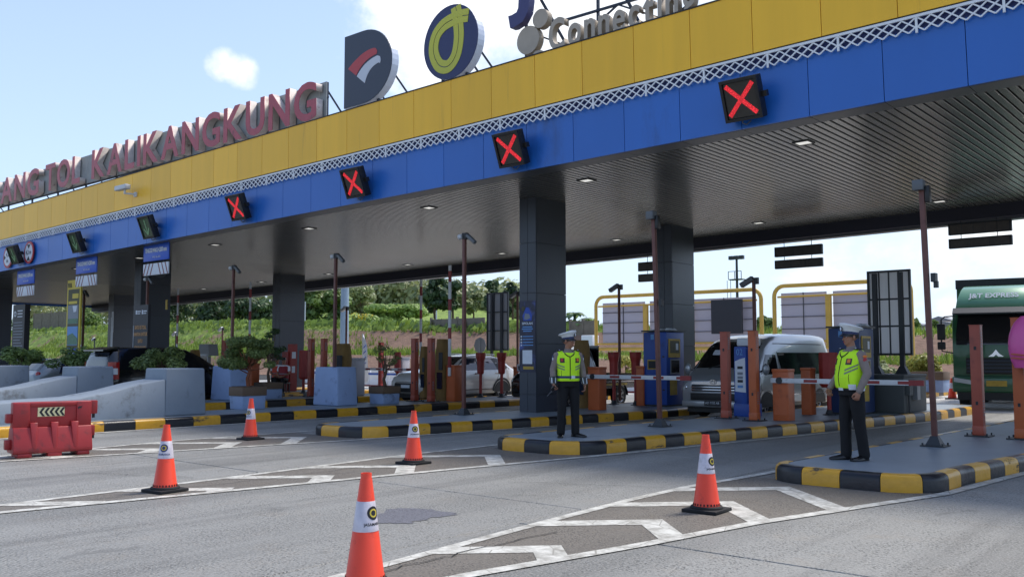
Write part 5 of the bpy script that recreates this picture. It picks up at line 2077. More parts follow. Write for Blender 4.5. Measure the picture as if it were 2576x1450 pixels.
# ---- pink hood on the sensor post
t = thing('pink_hood', 'pink plastic hood on the sensor post at the right edge', 'hood', (-3.22, 16.46, 1.35))
rings = []
for k in range(9):
    a = k / 8
    z = 0.0 + 0.82 * a
    s = 0.30 * math.sqrt(max(0.05, 1 - (2 * a - 0.85) ** 2 * 0.62))
    rings.append([(s * 1.05 * math.copysign(abs(math.cos(q)) ** 0.6, math.cos(q)), s * 0.8 * math.copysign(abs(math.sin(q)) ** 0.6, math.sin(q)), z) for q in [2 * math.pi * i / 20 for i in range(20)]])
part('shell', MB().loft(rings), 'pink', t, smooth=True)
for z in (0.15, 0.21):
    part('grille_bar', MB().bar((-0.24, -0.235, z + 0.01), (-0.05, -0.25, z - 0.01), 0.03, 0.02), 'orange', t)
# ================================================================== vehicles


def half(y, zb, zk, zt, wl, wk, wt):
    d = zt - zk
    return [(0, zb), (wl * 0.9, zb), (wl * 0.985, zb + 0.05), (wl, zb + 0.14), ((wl + wk) / 2 + 0.006, (zb + 0.14 + zk) / 2), (wk, zk), (wk + (wt - wk) * 0.50, zk + d * 0.52), (wt, zk + d * 0.84),
            (wt * 0.94, zk + d * 0.93), (wt * 0.80, zk + d * 0.975), (wt * 0.45, zt - 0.004), (0, zt)]


class Shell:
    def __init__(s, st):
        s.st = st
        s.ys = [q[0] for q in st]

    def params(s, y):
        st = s.st
        if y <= st[0][0]:
            return st[0][1:]
        for a, b in zip(st, st[1:]):
            if a[0] <= y <= b[0]:
                f = (y - a[0]) / (b[0] - a[0])
                return [p + (q - p) * f for p, q in zip(a[1:], b[1:])]
        return st[-1][1:]

    def body(s, extra=3):
        rings = []
        for a, b in zip(s.st, s.st[1:]):
            rings += [a[0] + (b[0] - a[0]) * i / extra for i in range(extra)]
        rings.append(s.st[-1][0])
        # monotone smoothing of params
        out = []
        for y in rings:
            h = half(y, *s.params(y))
            out.append([(x, y, z) for x, z in h] + [(-x, y, z) for x, z in h[-2:0:-1]])
        return MB().loft(out)

    def width(s, y, z):
        h = half(y, *s.params(y))[3:]
        for (xa, za), (xb, zb) in zip(h, h[1:]):
            if za <= z <= zb:
                return xa + (xb - xa) * (z - za) / max(1e-6, zb - za)
        return h[-1][0]

    def top(s, y, x):
        h = half(y, *s.params(y))
        for (xa, za), (xb, zb) in zip(h[4:], h[5:]):
            if xb <= abs(x) <= xa:
                return za + (zb - za) * (xa - abs(x)) / max(1e-6, xa - xb)
        return h[-1][1]

    def side_patch(s, side, poly, off=0.008, n=8):
        """poly: 4 corners (y,z): front-bottom, rear-bottom, rear-top, front-top"""
        m = MB()
        a, b, c, d = poly
        g = []
        for j in range(n + 1):
            row = []
            for i in range(n + 1):
                u, v = i / n, j / n
                y = (a[0] * (1 - u) + b[0] * u) * (1 - v) + (d[0] * (1 - u) + c[0] * u) * v
                z = (a[1] * (1 - u) + b[1] * u) * (1 - v) + (d[1] * (1 - u) + c[1] * u) * v
                row.append((side * (s.width(y, z) + off), y, z))
            g.append(row)
        for j in range(n):
            for i in range(n):
                m.quad(g[j][i], g[j][i + 1], g[j + 1][i + 1], g[j + 1][i])
        return m

    def top_patch(s, ya, yb, wa, wb, off=0.01, n=8):
        m = MB()
        g = []
        for j in range(n + 1):
            y = ya + (yb - ya) * j / n
            w = wa + (wb - wa) * j / n
            e = 0.02
            sl = (s.top(y + e, 0) - s.top(y - e, 0)) / (2 * e)
            nn = Vector((0, -sl, 1)).normalized()
            g.append([(w * (2 * i / n - 1), y + nn.y * off, s.top(y, w * (2 * i / n - 1)) + nn.z * off) for i in range(n + 1)])
        for j in range(n):
            for i in range(n):
                m.quad(g[j][i], g[j][i + 1], g[j + 1][i + 1], g[j + 1][i])
        return m


def wheel(parent, x, y, r, w, side, rimmat='rim', spokes=5):
    M = Matrix.Translation((x, y, r)) @ Matrix.Rotation(math.pi / 2 * side, 4, 'Y')
    t = part('wheel', MB().lathe([(r * 0.62, -w / 2), (r * 0.93, -w / 2), (r, -w / 2 + 0.03), (r, w / 2 - 0.03), (r * 0.93, w / 2), (r * 0.64, w / 2), (r * 0.62, w / 2 - 0.03)], 28, M), 'tyre', parent, smooth=True)
    part('rim', MB().lathe([(r * 0.63, w / 2 - 0.05), (r * 0.63, w / 2 - 0.01), (r * 0.56, w / 2 - 0.02), (r * 0.5, w / 2 - 0.06)], 24, M), rimmat, t, smooth=True)
    part('rim_well', MB().lathe([(r * 0.5, w / 2 - 0.08), (r * 0.5, w / 2 - 0.07)], 20, M), 'rim_dark', t)
    for k in range(spokes):
        a = 2 * math.pi * k / spokes
        p0 = M @ Vector((0.05 * math.cos(a), 0.05 * math.sin(a), w / 2 - 0.025))
        p1 = M @ Vector((r * 0.58 * math.cos(a + 0.12), r * 0.58 * math.sin(a + 0.12), w / 2 - 0.02))
        part('spoke', MB().bar(p0, p1, 0.055, 0.03, up=(1, 0, 0)), rimmat, t)
    return t


def arch(parent, sh, side, y, r, material='plastic_black'):
    m = MB()
    n = 18
    for i in range(n):
        a0, a1 = math.pi * i / n, math.pi * (i + 1) / n
        q = []
        for rr, a in ((r, a0), (r + 0.07, a0), (r + 0.07, a1), (r, a1)):
            yy, zz = y + rr * math.cos(a), 0.33 + rr * math.sin(a)
            q.append((side * (sh.width(yy, max(zz, 0.40)) + 0.012), yy, zz))
        m.quad(*q)
    part('wheel_arch', m, material, parent)
    d = MB()
    c = []
    for i in range(n + 1):
        a = math.pi * i / n
        c.append((side * (sh.width(y, 0.6) + 0.009), y + r * math.cos(a), 0.30 + r * math.sin(a)))
    d.poly(c)
    part('wheel_well', d, 'plastic_black', parent)


def seam(parent, sh, side, pts, w=0.010):
    m = MB()
    for (ya, za), (yb, zb) in zip(pts, pts[1:]):
        k = max(2, int(math.hypot(yb - ya, zb - za) / 0.12))
        for i in range(k):
            f0, f1 = i / k, (i + 1) / k
            y0, z0, y1, z1 = ya + (yb - ya) * f0, za + (zb - za) * f0, ya + (yb - ya) * f1, za + (zb - za) * f1
            m.bar((side * (sh.width(y0, z0) + 0.001), y0, z0), (side * (sh.width(y1, z1) + 0.001), y1, z1), w, 0.006, up=(1, 0, 0))
    part('door_seam', m, 'plastic_black', parent)


# ------------------------------------------------------------------ silver van
van = thing('van', 'silver high roof van facing the camera in the toll lane', 'van', (-10.95, 23.1, 0.004))
van.scale = (1, 1, 0.945)
vs = Shell([(-2.69, .46, .72, .88, .80, .82, .66), (-2.665, .34, .80, 1.00, .86, .87, .70), (-2.56, .28, .92, 1.12, .90, .905, .76), (-2.30, .26, 1.04, 1.26, .93, .93, .80), (-1.90, .26, 1.12, 1.60, .94, .94, .79),
            (-1.55, .26, 1.15, 1.90, .94, .94, .775), (-1.22, .26, 1.15, 2.08, .94, .94, .77), (-0.7, .26, 1.15, 2.20, .94, .94, .77), (0.4, .26, 1.15, 2.26, .94, .94, .775), (1.9, .26, 1.15, 2.26, .94, .94, .77), (2.45, .28, 1.15, 2.23, .93, .93, .75), (2.64, .36, 1.1, 2.12, .91, .90, .70), (2.69, .5, 1.0, 1.95, .86, .86, .64)])
part('body', vs.body(), 'car_silver', van, smooth=True)
part('windscreen', vs.top_patch(-2.24, -1.36, .80, .68), 'glass_dark', van, smooth=True)
for sd in (1, -1):
    part('door_window', vs.side_patch(sd, ((-1.98, 1.16), (-1.02, 1.13), (-1.02, 1.66), (-1.52, 1.66))), 'glass_dark', van, smooth=True)
    part('side_window', vs.side_patch(sd, ((-0.80, 1.12), (2.3, 1.12), (2.25, 1.72), (-0.92, 1.72))), 'glass_green', van, smooth=True)
    part('roof_crease', vs.side_patch(sd, ((-1.0, 1.95), (2.5, 1.95), (2.5, 1.972), (-1.0, 1.972)), 0.006, 6), 'plastic_black', van)
    seam(van, vs, sd, [(-0.90, 0.4), (-0.90, 1.74)])
    seam(van, vs, sd, [(-2.05, 1.08), (-2.0, 0.75), (-1.55, 0.72)])
    seam(van, vs, sd, [(0.5, 0.4), (0.5, 1.1)])
    part('sill_strip', vs.side_patch(sd, ((-0.9, 0.56), (2.3, 0.56), (2.3, 0.60), (-0.9, 0.60)), 0.014, 6), 'chrome', van)
    part('sill_strip', vs.side_patch(sd, ((-1.2, 0.29), (1.3, 0.29), (1.3, 0.33), (-1.2, 0.33)), 0.012, 6), 'chrome', van)
    part('door_handle', vs.side_patch(sd, ((-1.18, 0.98), (-0.98, 0.98), (-0.98, 1.05), (-1.18, 1.05)), 0.02, 2), 'plastic_black', van)
    for y in (-1.72, 1.55):
        wheel(van, sd * 0.80, y, 0.33, 0.2, sd, 'rim')
        arch(van, vs, sd, y, 0.40, 'car_silver')
    m = part('mirror', MB().ell((sd * 1.07, -2.02, 1.28), (0.09, 0.06, 0.15)), 'car_silver', van, smooth=True)
    part('mirror_arm', MB().bar((sd * 0.86, -1.98, 1.2), (sd * 1.02, -2.0, 1.26), 0.04), 'plastic_black', m)
    h = part('headlight', MB().ell((sd * 0.755, -2.52, 0.80), (0.15, 0.16, 0.125)), 'headlight', van, smooth=True)
    part('headlight_bulb', MB().ell((sd * 0.755, -2.665, 0.80), (0.06, 0.03, 0.06)), 'chrome', h, smooth=True)
    part('fog_recess', MB().box(sd * 0.74 - 0.07, sd * 0.74 + 0.07, -2.66, -2.6, 0.38, 0.5), 'plastic_black', van)
part('grille', MB().box(-0.60, 0.60, -2.705, -2.62, 0.70, 0.88), 'plastic_black', van, bevel=0.02)
for z in (0.745, 0.815):
    part('grille_bar', MB().box(-0.60, 0.60, -2.722, -2.70, z - 0.02, z + 0.02), 'chrome', van, bevel=0.006)
part('garnish', MB().prism([(-0.62, 0.90), (-0.2, 0.88), (0, 0.85), (0.2, 0.88), (0.62, 0.90), (0.58, 0.94), (0, 0.97), (-0.58, 0.94)], -2.70, -2.60), 'chrome', van)
part('bumper', MB().box(-0.86, 0.86, -2.74, -2.5, 0.30, 0.47), 'car_silver', van, bevel=0.035, seg=3)
part('air_intake', MB().box(-0.62, 0.62, -2.73, -2.6, 0.475, 0.66), 'plastic_black', van, bevel=0.015)
part('intake_bar', MB().box(-0.66, 0.66, -2.745, -2.70, 0.655, 0.70), 'car_silver', van, bevel=0.012)
part('underbody', MB().box(-0.80, 0.80, -2.55, 2.5, 0.16, 0.32), 'plastic_black', van)
pl = part('number_plate', MB().box(-0.22, 0.22, -2.756, -2.742, 0.335, 0.465), 'print_black', van)
text('plate_lettering', 'AD 7105 AB', 0.085, 'print_white', pl, (0, -2.7585, 0.41), sx=0.85)
e = MB()
for rx, rz_ in ((0.085, 0.06),):
    pts = [(rx * math.cos(a), -2.715, 0.95 + rz_ * math.sin(a)) for a in [2 * math.pi * k / 20 for k in range(21)]]
    e.tube(pts, 0.008, 5)
    e.tube([(0.035 * math.cos(a), -2.715, 0.95 + rz_ * math.sin(a)) for a in [2 * math.pi * k / 16 for k in range(17)]], 0.007, 5)
    e.tube([(0.06 * math.cos(a), -2.715, 0.975 + 0.03 * math.sin(a)) for a in [2 * math.pi * k / 16 for k in range(17)]], 0.007, 5)
part('emblem', e, 'chrome', van)
for a in (-0.35, 0.3):
    part('wiper', MB().bar((a, -2.27, 1.29), (a + 0.42, -2.12, 1.44), 0.02), 'plastic_black', van)
part('windscreen_sticker', MB().quad((-0.45, -1.87, 1.655), (-0.2, -1.87, 1.655), (-0.22, -1.72, 1.79), (-0.45, -1.72, 1.79)), 'print_white', van)

# ------------------------------------------------------------------ white SUV
suv = thing('car', 'white crossover car behind the sensor posts, facing left', 'car', (-22.2, 22.95, 0.004))
suv.scale = (1, 1.09, 1)
ss = Shell([(-2.12, .48, .62, .72, .62, .62, .45), (-2.06, .34, .70, .86, .76, .77, .60), (-1.85, .26, .80, .98, .85, .86, .70), (-1.35, .24, .92, 1.05, .885, .885, .74), (-0.95, .24, .97, 1.10, .885, .885, .74), (-0.45, .24, .98, 1.42, .885, .885, .66),
            (-0.1, .24, .98, 1.55, .885, .885, .62), (0.5, .24, 1.0, 1.60, .885, .885, .61), (1.2, .24, 1.02, 1.56, .885, .885, .60), (1.65, .25, 1.04, 1.44, .88, .88, .60), (1.98, .30, 1.02, 1.14, .85, .86, .66), (2.1, .42, .95, 1.02, .76, .78, .6)])
part('body', ss.body(), 'car_white', suv, smooth=True)
part('windscreen', ss.top_patch(-0.9, -0.2, .70, .58), 'glass_dark', suv, smooth=True)
part('rear_window', ss.top_patch(1.5, 1.92, .56, .62), 'glass_dark', suv, smooth=True)
for sd in (1, -1):
    part('roof_pillar', ss.side_patch(sd, ((-0.82, 1.05), (1.75, 1.08), (1.35, 1.47), (-0.25, 1.47)), 0.006), 'plastic_black', suv, smooth=True)
    part('door_window', ss.side_patch(sd, ((-0.62, 1.06), (0.22, 1.06), (0.22, 1.44), (-0.22, 1.42)), 0.010), 'glass_blue', suv, smooth=True)
    part('door_window', ss.side_patch(sd, ((0.28, 1.06), (1.12, 1.07), (1.0, 1.44), (0.28, 1.44)), 0.010), 'glass_blue', suv, smooth=True)
    part('sill_cladding', ss.side_patch(sd, ((-1.0, 0.27), (1.0, 0.27), (1.0, 0.42), (-1.0, 0.42)), 0.012, 6), 'plastic_black', suv)
    part('sill_strip', ss.side_patch(sd, ((-0.7, 0.33), (0.8, 0.33), (0.8, 0.36), (-0.7, 0.36)), 0.018, 6), 'chrome', suv)
    seam(suv, ss, sd, [(-0.75, 0.45), (-0.72, 1.05)])
    seam(suv, ss, sd, [(0.25, 0.45), (0.25, 1.05)])
    seam(suv, ss, sd, [(1.0, 0.55), (1.15, 0.85), (1.15, 1.06)])
    for y in (0.02, 0.98):
        part('door_handle', ss.side_patch(sd, ((y, 0.92), (y + 0.18, 0.92), (y + 0.18, 0.96), (y, 0.96)), 0.02, 2), 'chrome', suv)
    for y in (-1.30, 1.32):
        wheel(suv, sd * 0.78, y, 0.34, 0.2, sd, 'rim', 5)
        arch(suv, ss, sd, y, 0.39)
    part('mirror', MB().ell((sd * 0.99, -0.62, 1.06), (0.11, 0.07, 0.075)), 'plastic_black', suv, smooth=True)
    part('headlight', MB().ell((sd * 0.62, -1.93, 0.80), (0.17, 0.14, 0.07)), 'headlight', suv, smooth=True)
    part('tail_light', MB().ell((sd * 0.72, 1.98, 0.95), (0.12, 0.09, 0.07)), 'tail_red', suv, smooth=True)
    part('roof_rail', MB().tube([(sd * 0.56, -0.2, 1.56), (sd * 0.57, 0.5, 1.62), (sd * 0.55, 1.3, 1.58)], 0.018, 6), 'car_white', suv, smooth=True)
part('grille', MB().box(-0.55, 0.55, -2.14, -2.0, 0.36, 0.66), 'plastic_black', suv, bevel=0.03)
part('grille_frame', MB().box(-0.6, 0.6, -2.12, -1.98, 0.66, 0.72), 'car_white', suv, bevel=0.02)
part('underbody', MB().box(-0.75, 0.75, -1.9, 1.95, 0.16, 0.3), 'plastic_black', suv)
part('number_plate', MB().box(-0.2, 0.2, -2.155, -2.142, 0.5, 0.6), 'print_white', suv)

# ------------------------------------------------------------------ black MPV seen from behind
mpv = thing('car', 'black people carrier seen from behind between the ramp barriers', 'car', (-27.0, 15.0, 0.004), math.pi)
ms = Shell([(-2.35, .46, .70, .80, .70, .70, .5), (-2.28, .32, .78, .94, .82, .83, .62), (-1.9, .24, .92, 1.10, .89, .89, .72), (-1.2, .24, 1.02, 1.20, .915, .915, .74), (-0.7, .24, 1.04, 1.52, .915, .915, .70), (-0.25, .24, 1.05, 1.74, .915, .915, .66),
            (0.4, .24, 1.05, 1.80, .915, .915, .66), (1.6, .24, 1.06, 1.80, .915, .915, .66), (2.1, .26, 1.06, 1.74, .90, .90, .64), (2.27, .34, 1.02, 1.52, .88, .88, .66), (2.35, .48, .95, 1.14, .82, .82, .66)])
part('body', ms.body(), 'car_black', mpv, smooth=True)
part('windscreen', ms.top_patch(-1.14, -0.36, .74, .60), 'glass_dark', mpv, smooth=True)
part('rear_window', MB().loft([[(-0.66, 2.335, 1.14), (0.66, 2.335, 1.14)], [(-0.66, 2.29, 1.4), (0.66, 2.29, 1.4)], [(-0.58, 2.20, 1.64), (0.58, 2.20, 1.64)]], cap=False, closed=False), 'glass_blue', mpv, smooth=True)
part('spoiler', MB().loft([[(-0.64, 1.95, 1.74), (0.64, 1.95, 1.74), (0.64, 1.95, 1.81), (-0.64, 1.95, 1.81)], [(-0.62, 2.42, 1.68), (0.62, 2.42, 1.68), (0.62, 2.42, 1.72), (-0.62, 2.42, 1.72)]]), 'car_black', mpv, smooth=True)
for sd in (1, -1):
    part('side_window', ms.side_patch(sd, ((-0.72, 1.12), (0.35, 1.12), (0.35, 1.62), (-0.35, 1.58))), 'glass_dark', mpv, smooth=True)
    part('side_window', ms.side_patch(sd, ((0.42, 1.12), (1.2, 1.12), (1.2, 1.62), (0.42, 1.62))), 'glass_dark', mpv, smooth=True)
    part('side_window', ms.side_patch(sd, ((1.28, 1.14), (1.95, 1.16), (1.9, 1.6), (1.28, 1.62))), 'glass_dark', mpv, smooth=True)
    tl = part('tail_light', MB().loft([[(sd * (0.70 + 0.18 * b), 2.16 + 0.16 * a, 0.86), (sd * (0.70 + 0.18 * b), 2.16 + 0.16 * a, 1.36)] for a, b in ((0.9, 0.0), (0.75, 0.7), (0.3, 1.18), (-0.6, 1.24))], cap=False, closed=False), 'tail_red', mpv, smooth=True)
    part('reverse_light', MB().loft([[(sd * (0.705 + 0.18 * b), 2.175 + 0.16 * a, 1.0), (sd * (0.705 + 0.18 * b), 2.175 + 0.16 * a, 1.18)] for a, b in ((0.9, 0.0), (0.75, 0.7), (0.3, 1.18), (-0.4, 1.24))], cap=False, closed=False), 'headlight', tl, smooth=True)
    for y in (-1.45, 1.3):
        wheel(mpv, sd * 0.80, y, 0.33, 0.2, sd, 'rim', 6)
        arch(mpv, ms, sd, y, 0.38)
    part('mirror', MB().ell((sd * 1.03, -0.82, 1.14), (0.11, 0.07, 0.08)), 'car_black', mpv, smooth=True)
part('bumper', MB().box(-0.86, 0.86, 2.2, 2.43, 0.36, 0.66), 'car_black', mpv, bevel=0.05, seg=3)
part('number_plate', MB().box(-0.22, 0.22, 2.365, 2.375, 0.8, 0.92), 'print_black', mpv)
part('chrome_strip', MB().box(-0.5, 0.5, 2.36, 2.375, 1.03, 1.07), 'chrome', mpv)
part('underbody', MB().box(-0.75, 0.75, -2.1, 2.15, 0.16, 0.3), 'plastic_black', mpv)

# ------------------------------------------------------------------ pale grey hatchback, far left
hb = thing('car', 'pale grey car roof behind the left ramp barriers', 'car', (-31.45, 14.4, 0.004), math.pi)
hsx = Shell([(-1.95, .42, .62, .72, .62, .62, .45), (-1.85, .30, .74, .88, .78, .78, .62), (-1.1, .22, .86, .98, .83, .83, .7), (-0.5, .22, .9, 1.3, .83, .83, .62), (0.0, .22, .9, 1.46, .83, .83, .58), (1.0, .22, .92, 1.46, .83, .83, .58), (1.55, .24, .92, 1.3, .82, .82, .58), (1.85, .32, .9, 1.0, .78, .78, .6), (1.95, .45, .85, .92, .7, .7, .55)])
part('body', hsx.body(), 'car_grey', hb, smooth=True)
part('windscreen', hsx.top_patch(-1.0, -0.15, .68, .54), 'glass_dark', hb, smooth=True)
part('rear_window', hsx.top_patch(1.2, 1.78, .52, .58), 'glass_dark', hb, smooth=True)
for sd in (1, -1):
    part('side_window', hsx.side_patch(sd, ((-0.55, .96), (0.3, .96), (0.3, 1.34), (-0.1, 1.32))), 'glass_dark', hb, smooth=True)
    part('side_window', hsx.side_patch(sd, ((0.36, .96), (1.2, .97), (1.05, 1.34), (0.36, 1.34))), 'glass_dark', hb, smooth=True)
    for y in (-1.2, 1.2):
        wheel(hb, sd * 0.73, y, 0.3, 0.18, sd)
        arch(hb, hsx, sd, y, 0.34)
    part('tail_light', MB().ell((sd * 0.66, 1.8, 0.92), (0.1, 0.09, 0.12)), 'tail_red', hb, smooth=True)

# ------------------------------------------------------------------ dark pickup
pk = thing('pickup_truck', 'dark pickup truck behind the red readers, facing left', 'pickup truck', (-16.85, 22.6, 0.004))
pks = Shell([(-2.1, .45, .75, .9, .70, .70, .5), (-2.0, .34, .82, 1.02, .78, .79, .62), (-1.6, .3, .95, 1.15, .83, .83, .7), (-1.25, .3, 1.0, 1.45, .83, .83, .62), (-0.9, .3, 1.0, 1.74, .83, .83, .60), (-0.35, .3, 1.0, 1.80, .83, .83, .62), (0.05, .3, 1.0, 1.76, .83, .83, .64), (0.15, .34, .98, 1.66, .82, .82, .62)])
part('cab', pks.body(), 'car_black', pk, smooth=True)
part('windscreen', pks.top_patch(-1.5, -0.98, .70, .56), 'glass_dark', pk, smooth=True)
part('roof_stripe', pks.top_patch(-0.8, -0.1, .55, .57, 0.012), 'car_white', pk, smooth=True)
for sd in (1, -1):
    part('door_window', pks.side_patch(sd, ((-1.2, 1.06), (-0.1, 1.06), (-0.1, 1.60), (-0.78, 1.60))), 'glass_blue', pk, smooth=True)
    part('window_trim', pks.side_patch(sd, ((-1.25, 1.02), (-0.04, 1.02), (-0.04, 1.06), (-1.25, 1.06)), 0.012, 4), 'chrome', pk)
    for y in (-1.2, 1.35):
        wheel(pk, sd * 0.72, y, 0.32, 0.19, sd, 'rim', 6)
    arch(pk, pks, sd, -1.2, 0.36)
    part('bed_side', MB().box(sd * 0.80 - 0.02, sd * 0.80 + 0.02, 0.22, 2.2, 0.62, 1.0), 'car_black', pk)
    part('bed_rail', MB().box(sd * 0.825 - 0.006, sd * 0.825 + 0.006, 0.22, 2.2, 0.74, 0.775), 'chrome', pk)
    part('bed_stripe', MB().box(sd * 0.824 - 0.004, sd * 0.824 + 0.004, 0.3, 1.7, 0.64, 0.70), 'kiosk_yellow', pk)
    part('mirror', MB().ell((sd * 0.95, -1.28, 1.18), (0.08, 0.05, 0.12)), 'plastic_black', pk, smooth=True)
    part('mudguard', MB().loft([[(sd * 0.62, 1.35 + rr * math.cos(a), 0.32 + rr * math.sin(a)), (sd * 0.84, 1.35 + rr * math.cos(a), 0.32 + rr * math.sin(a))] for rr, a in [(0.38, math.pi * k / 10) for k in range(11)]], cap=False, closed=False), 'plastic_black', pk)
part('bed_floor', MB().box(-0.8, 0.8, 0.2, 2.2, 0.55, 0.62), 'car_black', pk)
part('tailgate', MB().box(-0.8, 0.8, 2.18, 2.22, 0.62, 1.0), 'car_black', pk)
part('chassis', MB().box(-0.5, 0.5, -1.8, 2.1, 0.3, 0.55), 'plastic_black', pk)
part('headboard', MB().box(-0.78, 0.78, 0.2, 0.24, 1.0, 1.85), 'car_black', pk)

# ------------------------------------------------------------------ green truck
tr = thing('truck', 'green box truck with a light green roof fairing', 'truck', (-6.55, 28.9, 0.004), 0.14)
W = 1.12
part('cab', MB().loft([[(-W, y0, z) , (W, y0, z), (W, 1.75, z), (-W, 1.75, z)] for y0, z in ((0.12, 0.62), (0.0, 0.95), (0.0, 1.75), (0.06, 2.2), (0.22, 2.82), (0.34, 2.93))]), 'truck_green', tr, bevel=0.02, seg=2)
part('windscreen', MB().loft([[(-W + 0.1, 0.012, 1.86), (W - 0.1, 0.012, 1.86)], [(-W + 0.1, 0.05, 2.2), (W - 0.1, 0.05, 2.2)], [(-W + 0.16, 0.185, 2.74), (W - 0.16, 0.185, 2.74)]], cap=False, closed=False), 'glass_dark', tr, smooth=True, loc=(0, -0.014, 0))
part('sun_visor', MB().loft([[(-W + 0.02, 0.0, 2.74), (W - 0.02, 0.0, 2.74), (W - 0.02, 0.0, 2.78), (-W + 0.02, 0.0, 2.78)], [(-W + 0.02, 0.2, 2.86), (W - 0.02, 0.2, 2.86), (W - 0.02, 0.2, 2.94), (-W + 0.02, 0.2, 2.94)]]), 'frame_dark', tr)
part('grille', MB().box(-0.78, 0.78, -0.03, 0.02, 1.02, 1.48), 'plastic_black', tr, bevel=0.02)
for z in (1.10, 1.20, 1.30, 1.40):
    part('grille_bar', MB().box(-0.76, 0.76, -0.05, -0.03, z - 0.02, z + 0.02), 'steel_dark', tr)
part('bumper', MB().box(-W - 0.02, W + 0.02, -0.16, 0.12, 0.5, 0.95), 'truck_green', tr, bevel=0.05, seg=3)
part('lower_skirt', MB().box(-W + 0.1, W - 0.1, -0.1, 0.3, 0.28, 0.5), 'plastic_black', tr)
pl = part('number_plate', MB().box(-0.26, 0.26, -0.175, -0.162, 0.68, 0.84), 'kiosk_yellow', tr)
part('emblem', MB().prism([(0, 1.72), (0.09, 1.60), (0.2, 1.52), (0.06, 1.52), (0, 1.58), (-0.06, 1.52), (-0.2, 1.52), (-0.09, 1.60)], -0.03, -0.005), 'chrome', tr)
for sd in (-1, 1):
    part('headlight', MB().loft([[(sd * 0.62, -0.17, 0.72), (sd * 1.1, -0.165, 0.80), (sd * 1.1, -0.165, 0.92), (sd * 0.62, -0.17, 0.84)], [(sd * 0.62, -0.1, 0.72), (sd * 1.1, -0.1, 0.80), (sd * 1.1, -0.1, 0.92), (sd * 0.62, -0.1, 0.84)]]), 'headlight', tr)
    dw = part('door_window', MB().quad((sd * (W + 0.006), 0.3, 1.8), (sd * (W + 0.006), 1.25, 1.8), (sd * (W + 0.006), 1.25, 2.6), (sd * (W + 0.006), 0.45, 2.6)), 'glass_dark', tr)
    m = part('mirror', MB().box(sd * 1.40 - 0.11, sd * 1.40 + 0.11, -0.12, -0.05, 2.0, 2.48), 'plastic_black', tr, bevel=0.03)
    part('mirror_lower', MB().box(sd * 1.40 - 0.11, sd * 1.40 + 0.11, -0.12, -0.05, 1.72, 1.95), 'plastic_black', m, bevel=0.03)
    part('mirror_arm', MB().tube([(sd * 1.05, 0.1, 2.7), (sd * 1.3, -0.05, 2.68), (sd * 1.39, -0.08, 2.6), (sd * 1.40, -0.08, 2.0), (sd * 1.39, -0.08, 1.68), (sd * 1.1, 0.02, 1.62)], 0.022, 6), 'plastic_black', m)
    wheel(tr, sd * 0.92, 0.95, 0.48, 0.28, sd, 'rim_dark', 6)
    for y in (5.0, 6.2):
        wheel(tr, sd * 0.88, y, 0.48, 0.4, sd, 'rim_dark', 6)
fa = [[(-W + 0.06 + k * 0.10, y, z0), (W - 0.06 - k * 0.10, y, z0), (W - 0.06 - k * 0.14, y, z1), (-W + 0.06 + k * 0.14, y, z1)] for y, z0, z1, k in ((0.42, 2.93, 2.98, 0), (0.55, 2.93, 3.2, 0.2), (0.85, 2.93, 3.5, 0.8), (1.25, 2.93, 3.62, 1.0), (1.7, 2.93, 3.66, 1.0))]
part('roof_fairing', MB().loft(fa), 'truck_light_green', tr, bevel=0.03)
text('lettering', 'J&T EXPRESS', 0.26, 'print_white', tr, (-0.05, 0.60, 3.30), rot=(math.radians(48), 0, 0), sx=0.9, bold=0.006)
part('cargo_box', MB().box(-1.18, 1.18, 1.85, 8.0, 0.95, 3.86), 'truck_green', tr, bevel=0.03)
part('box_rim', MB().box(-1.2, 1.2, 1.83, 1.9, 3.6, 3.88), 'frame_dark', tr)
part('chassis', MB().box(-0.5, 0.5, 0.4, 7.8, 0.5, 0.94), 'plastic_black', tr)
# ================================================================== people


def remesh(mb, name, material, parent, voxel=0.009, smooth=4):
    me = mb.mesh(name, material)
    o = bpy.data.objects.new('tmp', me)
    COL.objects.link(o)
    r = o.modifiers.new('r', 'REMESH')
    r.mode = 'VOXEL'
    r.voxel_size = voxel
    s = o.modifiers.new('s', 'SMOOTH')
    s.factor, s.iterations = 0.5, smooth
    return (o, name, material, parent)


PENDING = []


def flush():
    bpy.context.view_layer.update()
    dg = bpy.context.evaluated_depsgraph_get()
    for o, name, material, parent in PENDING:
        me = bpy.data.meshes.new_from_object(o.evaluated_get(dg))
        me.name = name
        me.materials.clear()
        me.materials.append(MATS[material])
        for p in me.polygons:
            p.use_smooth = True
        old = o.data
        bpy.data.objects.remove(o)
        link(name, me, parent)
    PENDING.clear()


def limb(m, pts, rs, n=12):
    m.tube(pts, rs, n)
    for p, r in ((pts[0], rs[0]), (pts[-1], rs[-1])):
        m.ell(p, (r, r, r), 10, 7)


TOR = [(.88, .160, .118, 0), (.98, .165, .122, 0), (1.08, .160, .122, -.004), (1.18, .168, .124, -.004), (1.29, .186, .124, 0), (1.37, .178, .110, .006), (1.425, .135, .088, .012), (1.46, .075, .065, .014)]


def tor(z, T, inf=0.0):
    if z <= T[0][0]:
        q = T[0]
    else:
        q = T[-1]
        for a, b in zip(T, T[1:]):
            if a[0] <= z <= b[0]:
                f = (z - a[0]) / (b[0] - a[0])
                q = [u + (v - u) * f for u, v in zip(a, b)]
                break
    return q[1] + inf, q[2] + inf, q[3]


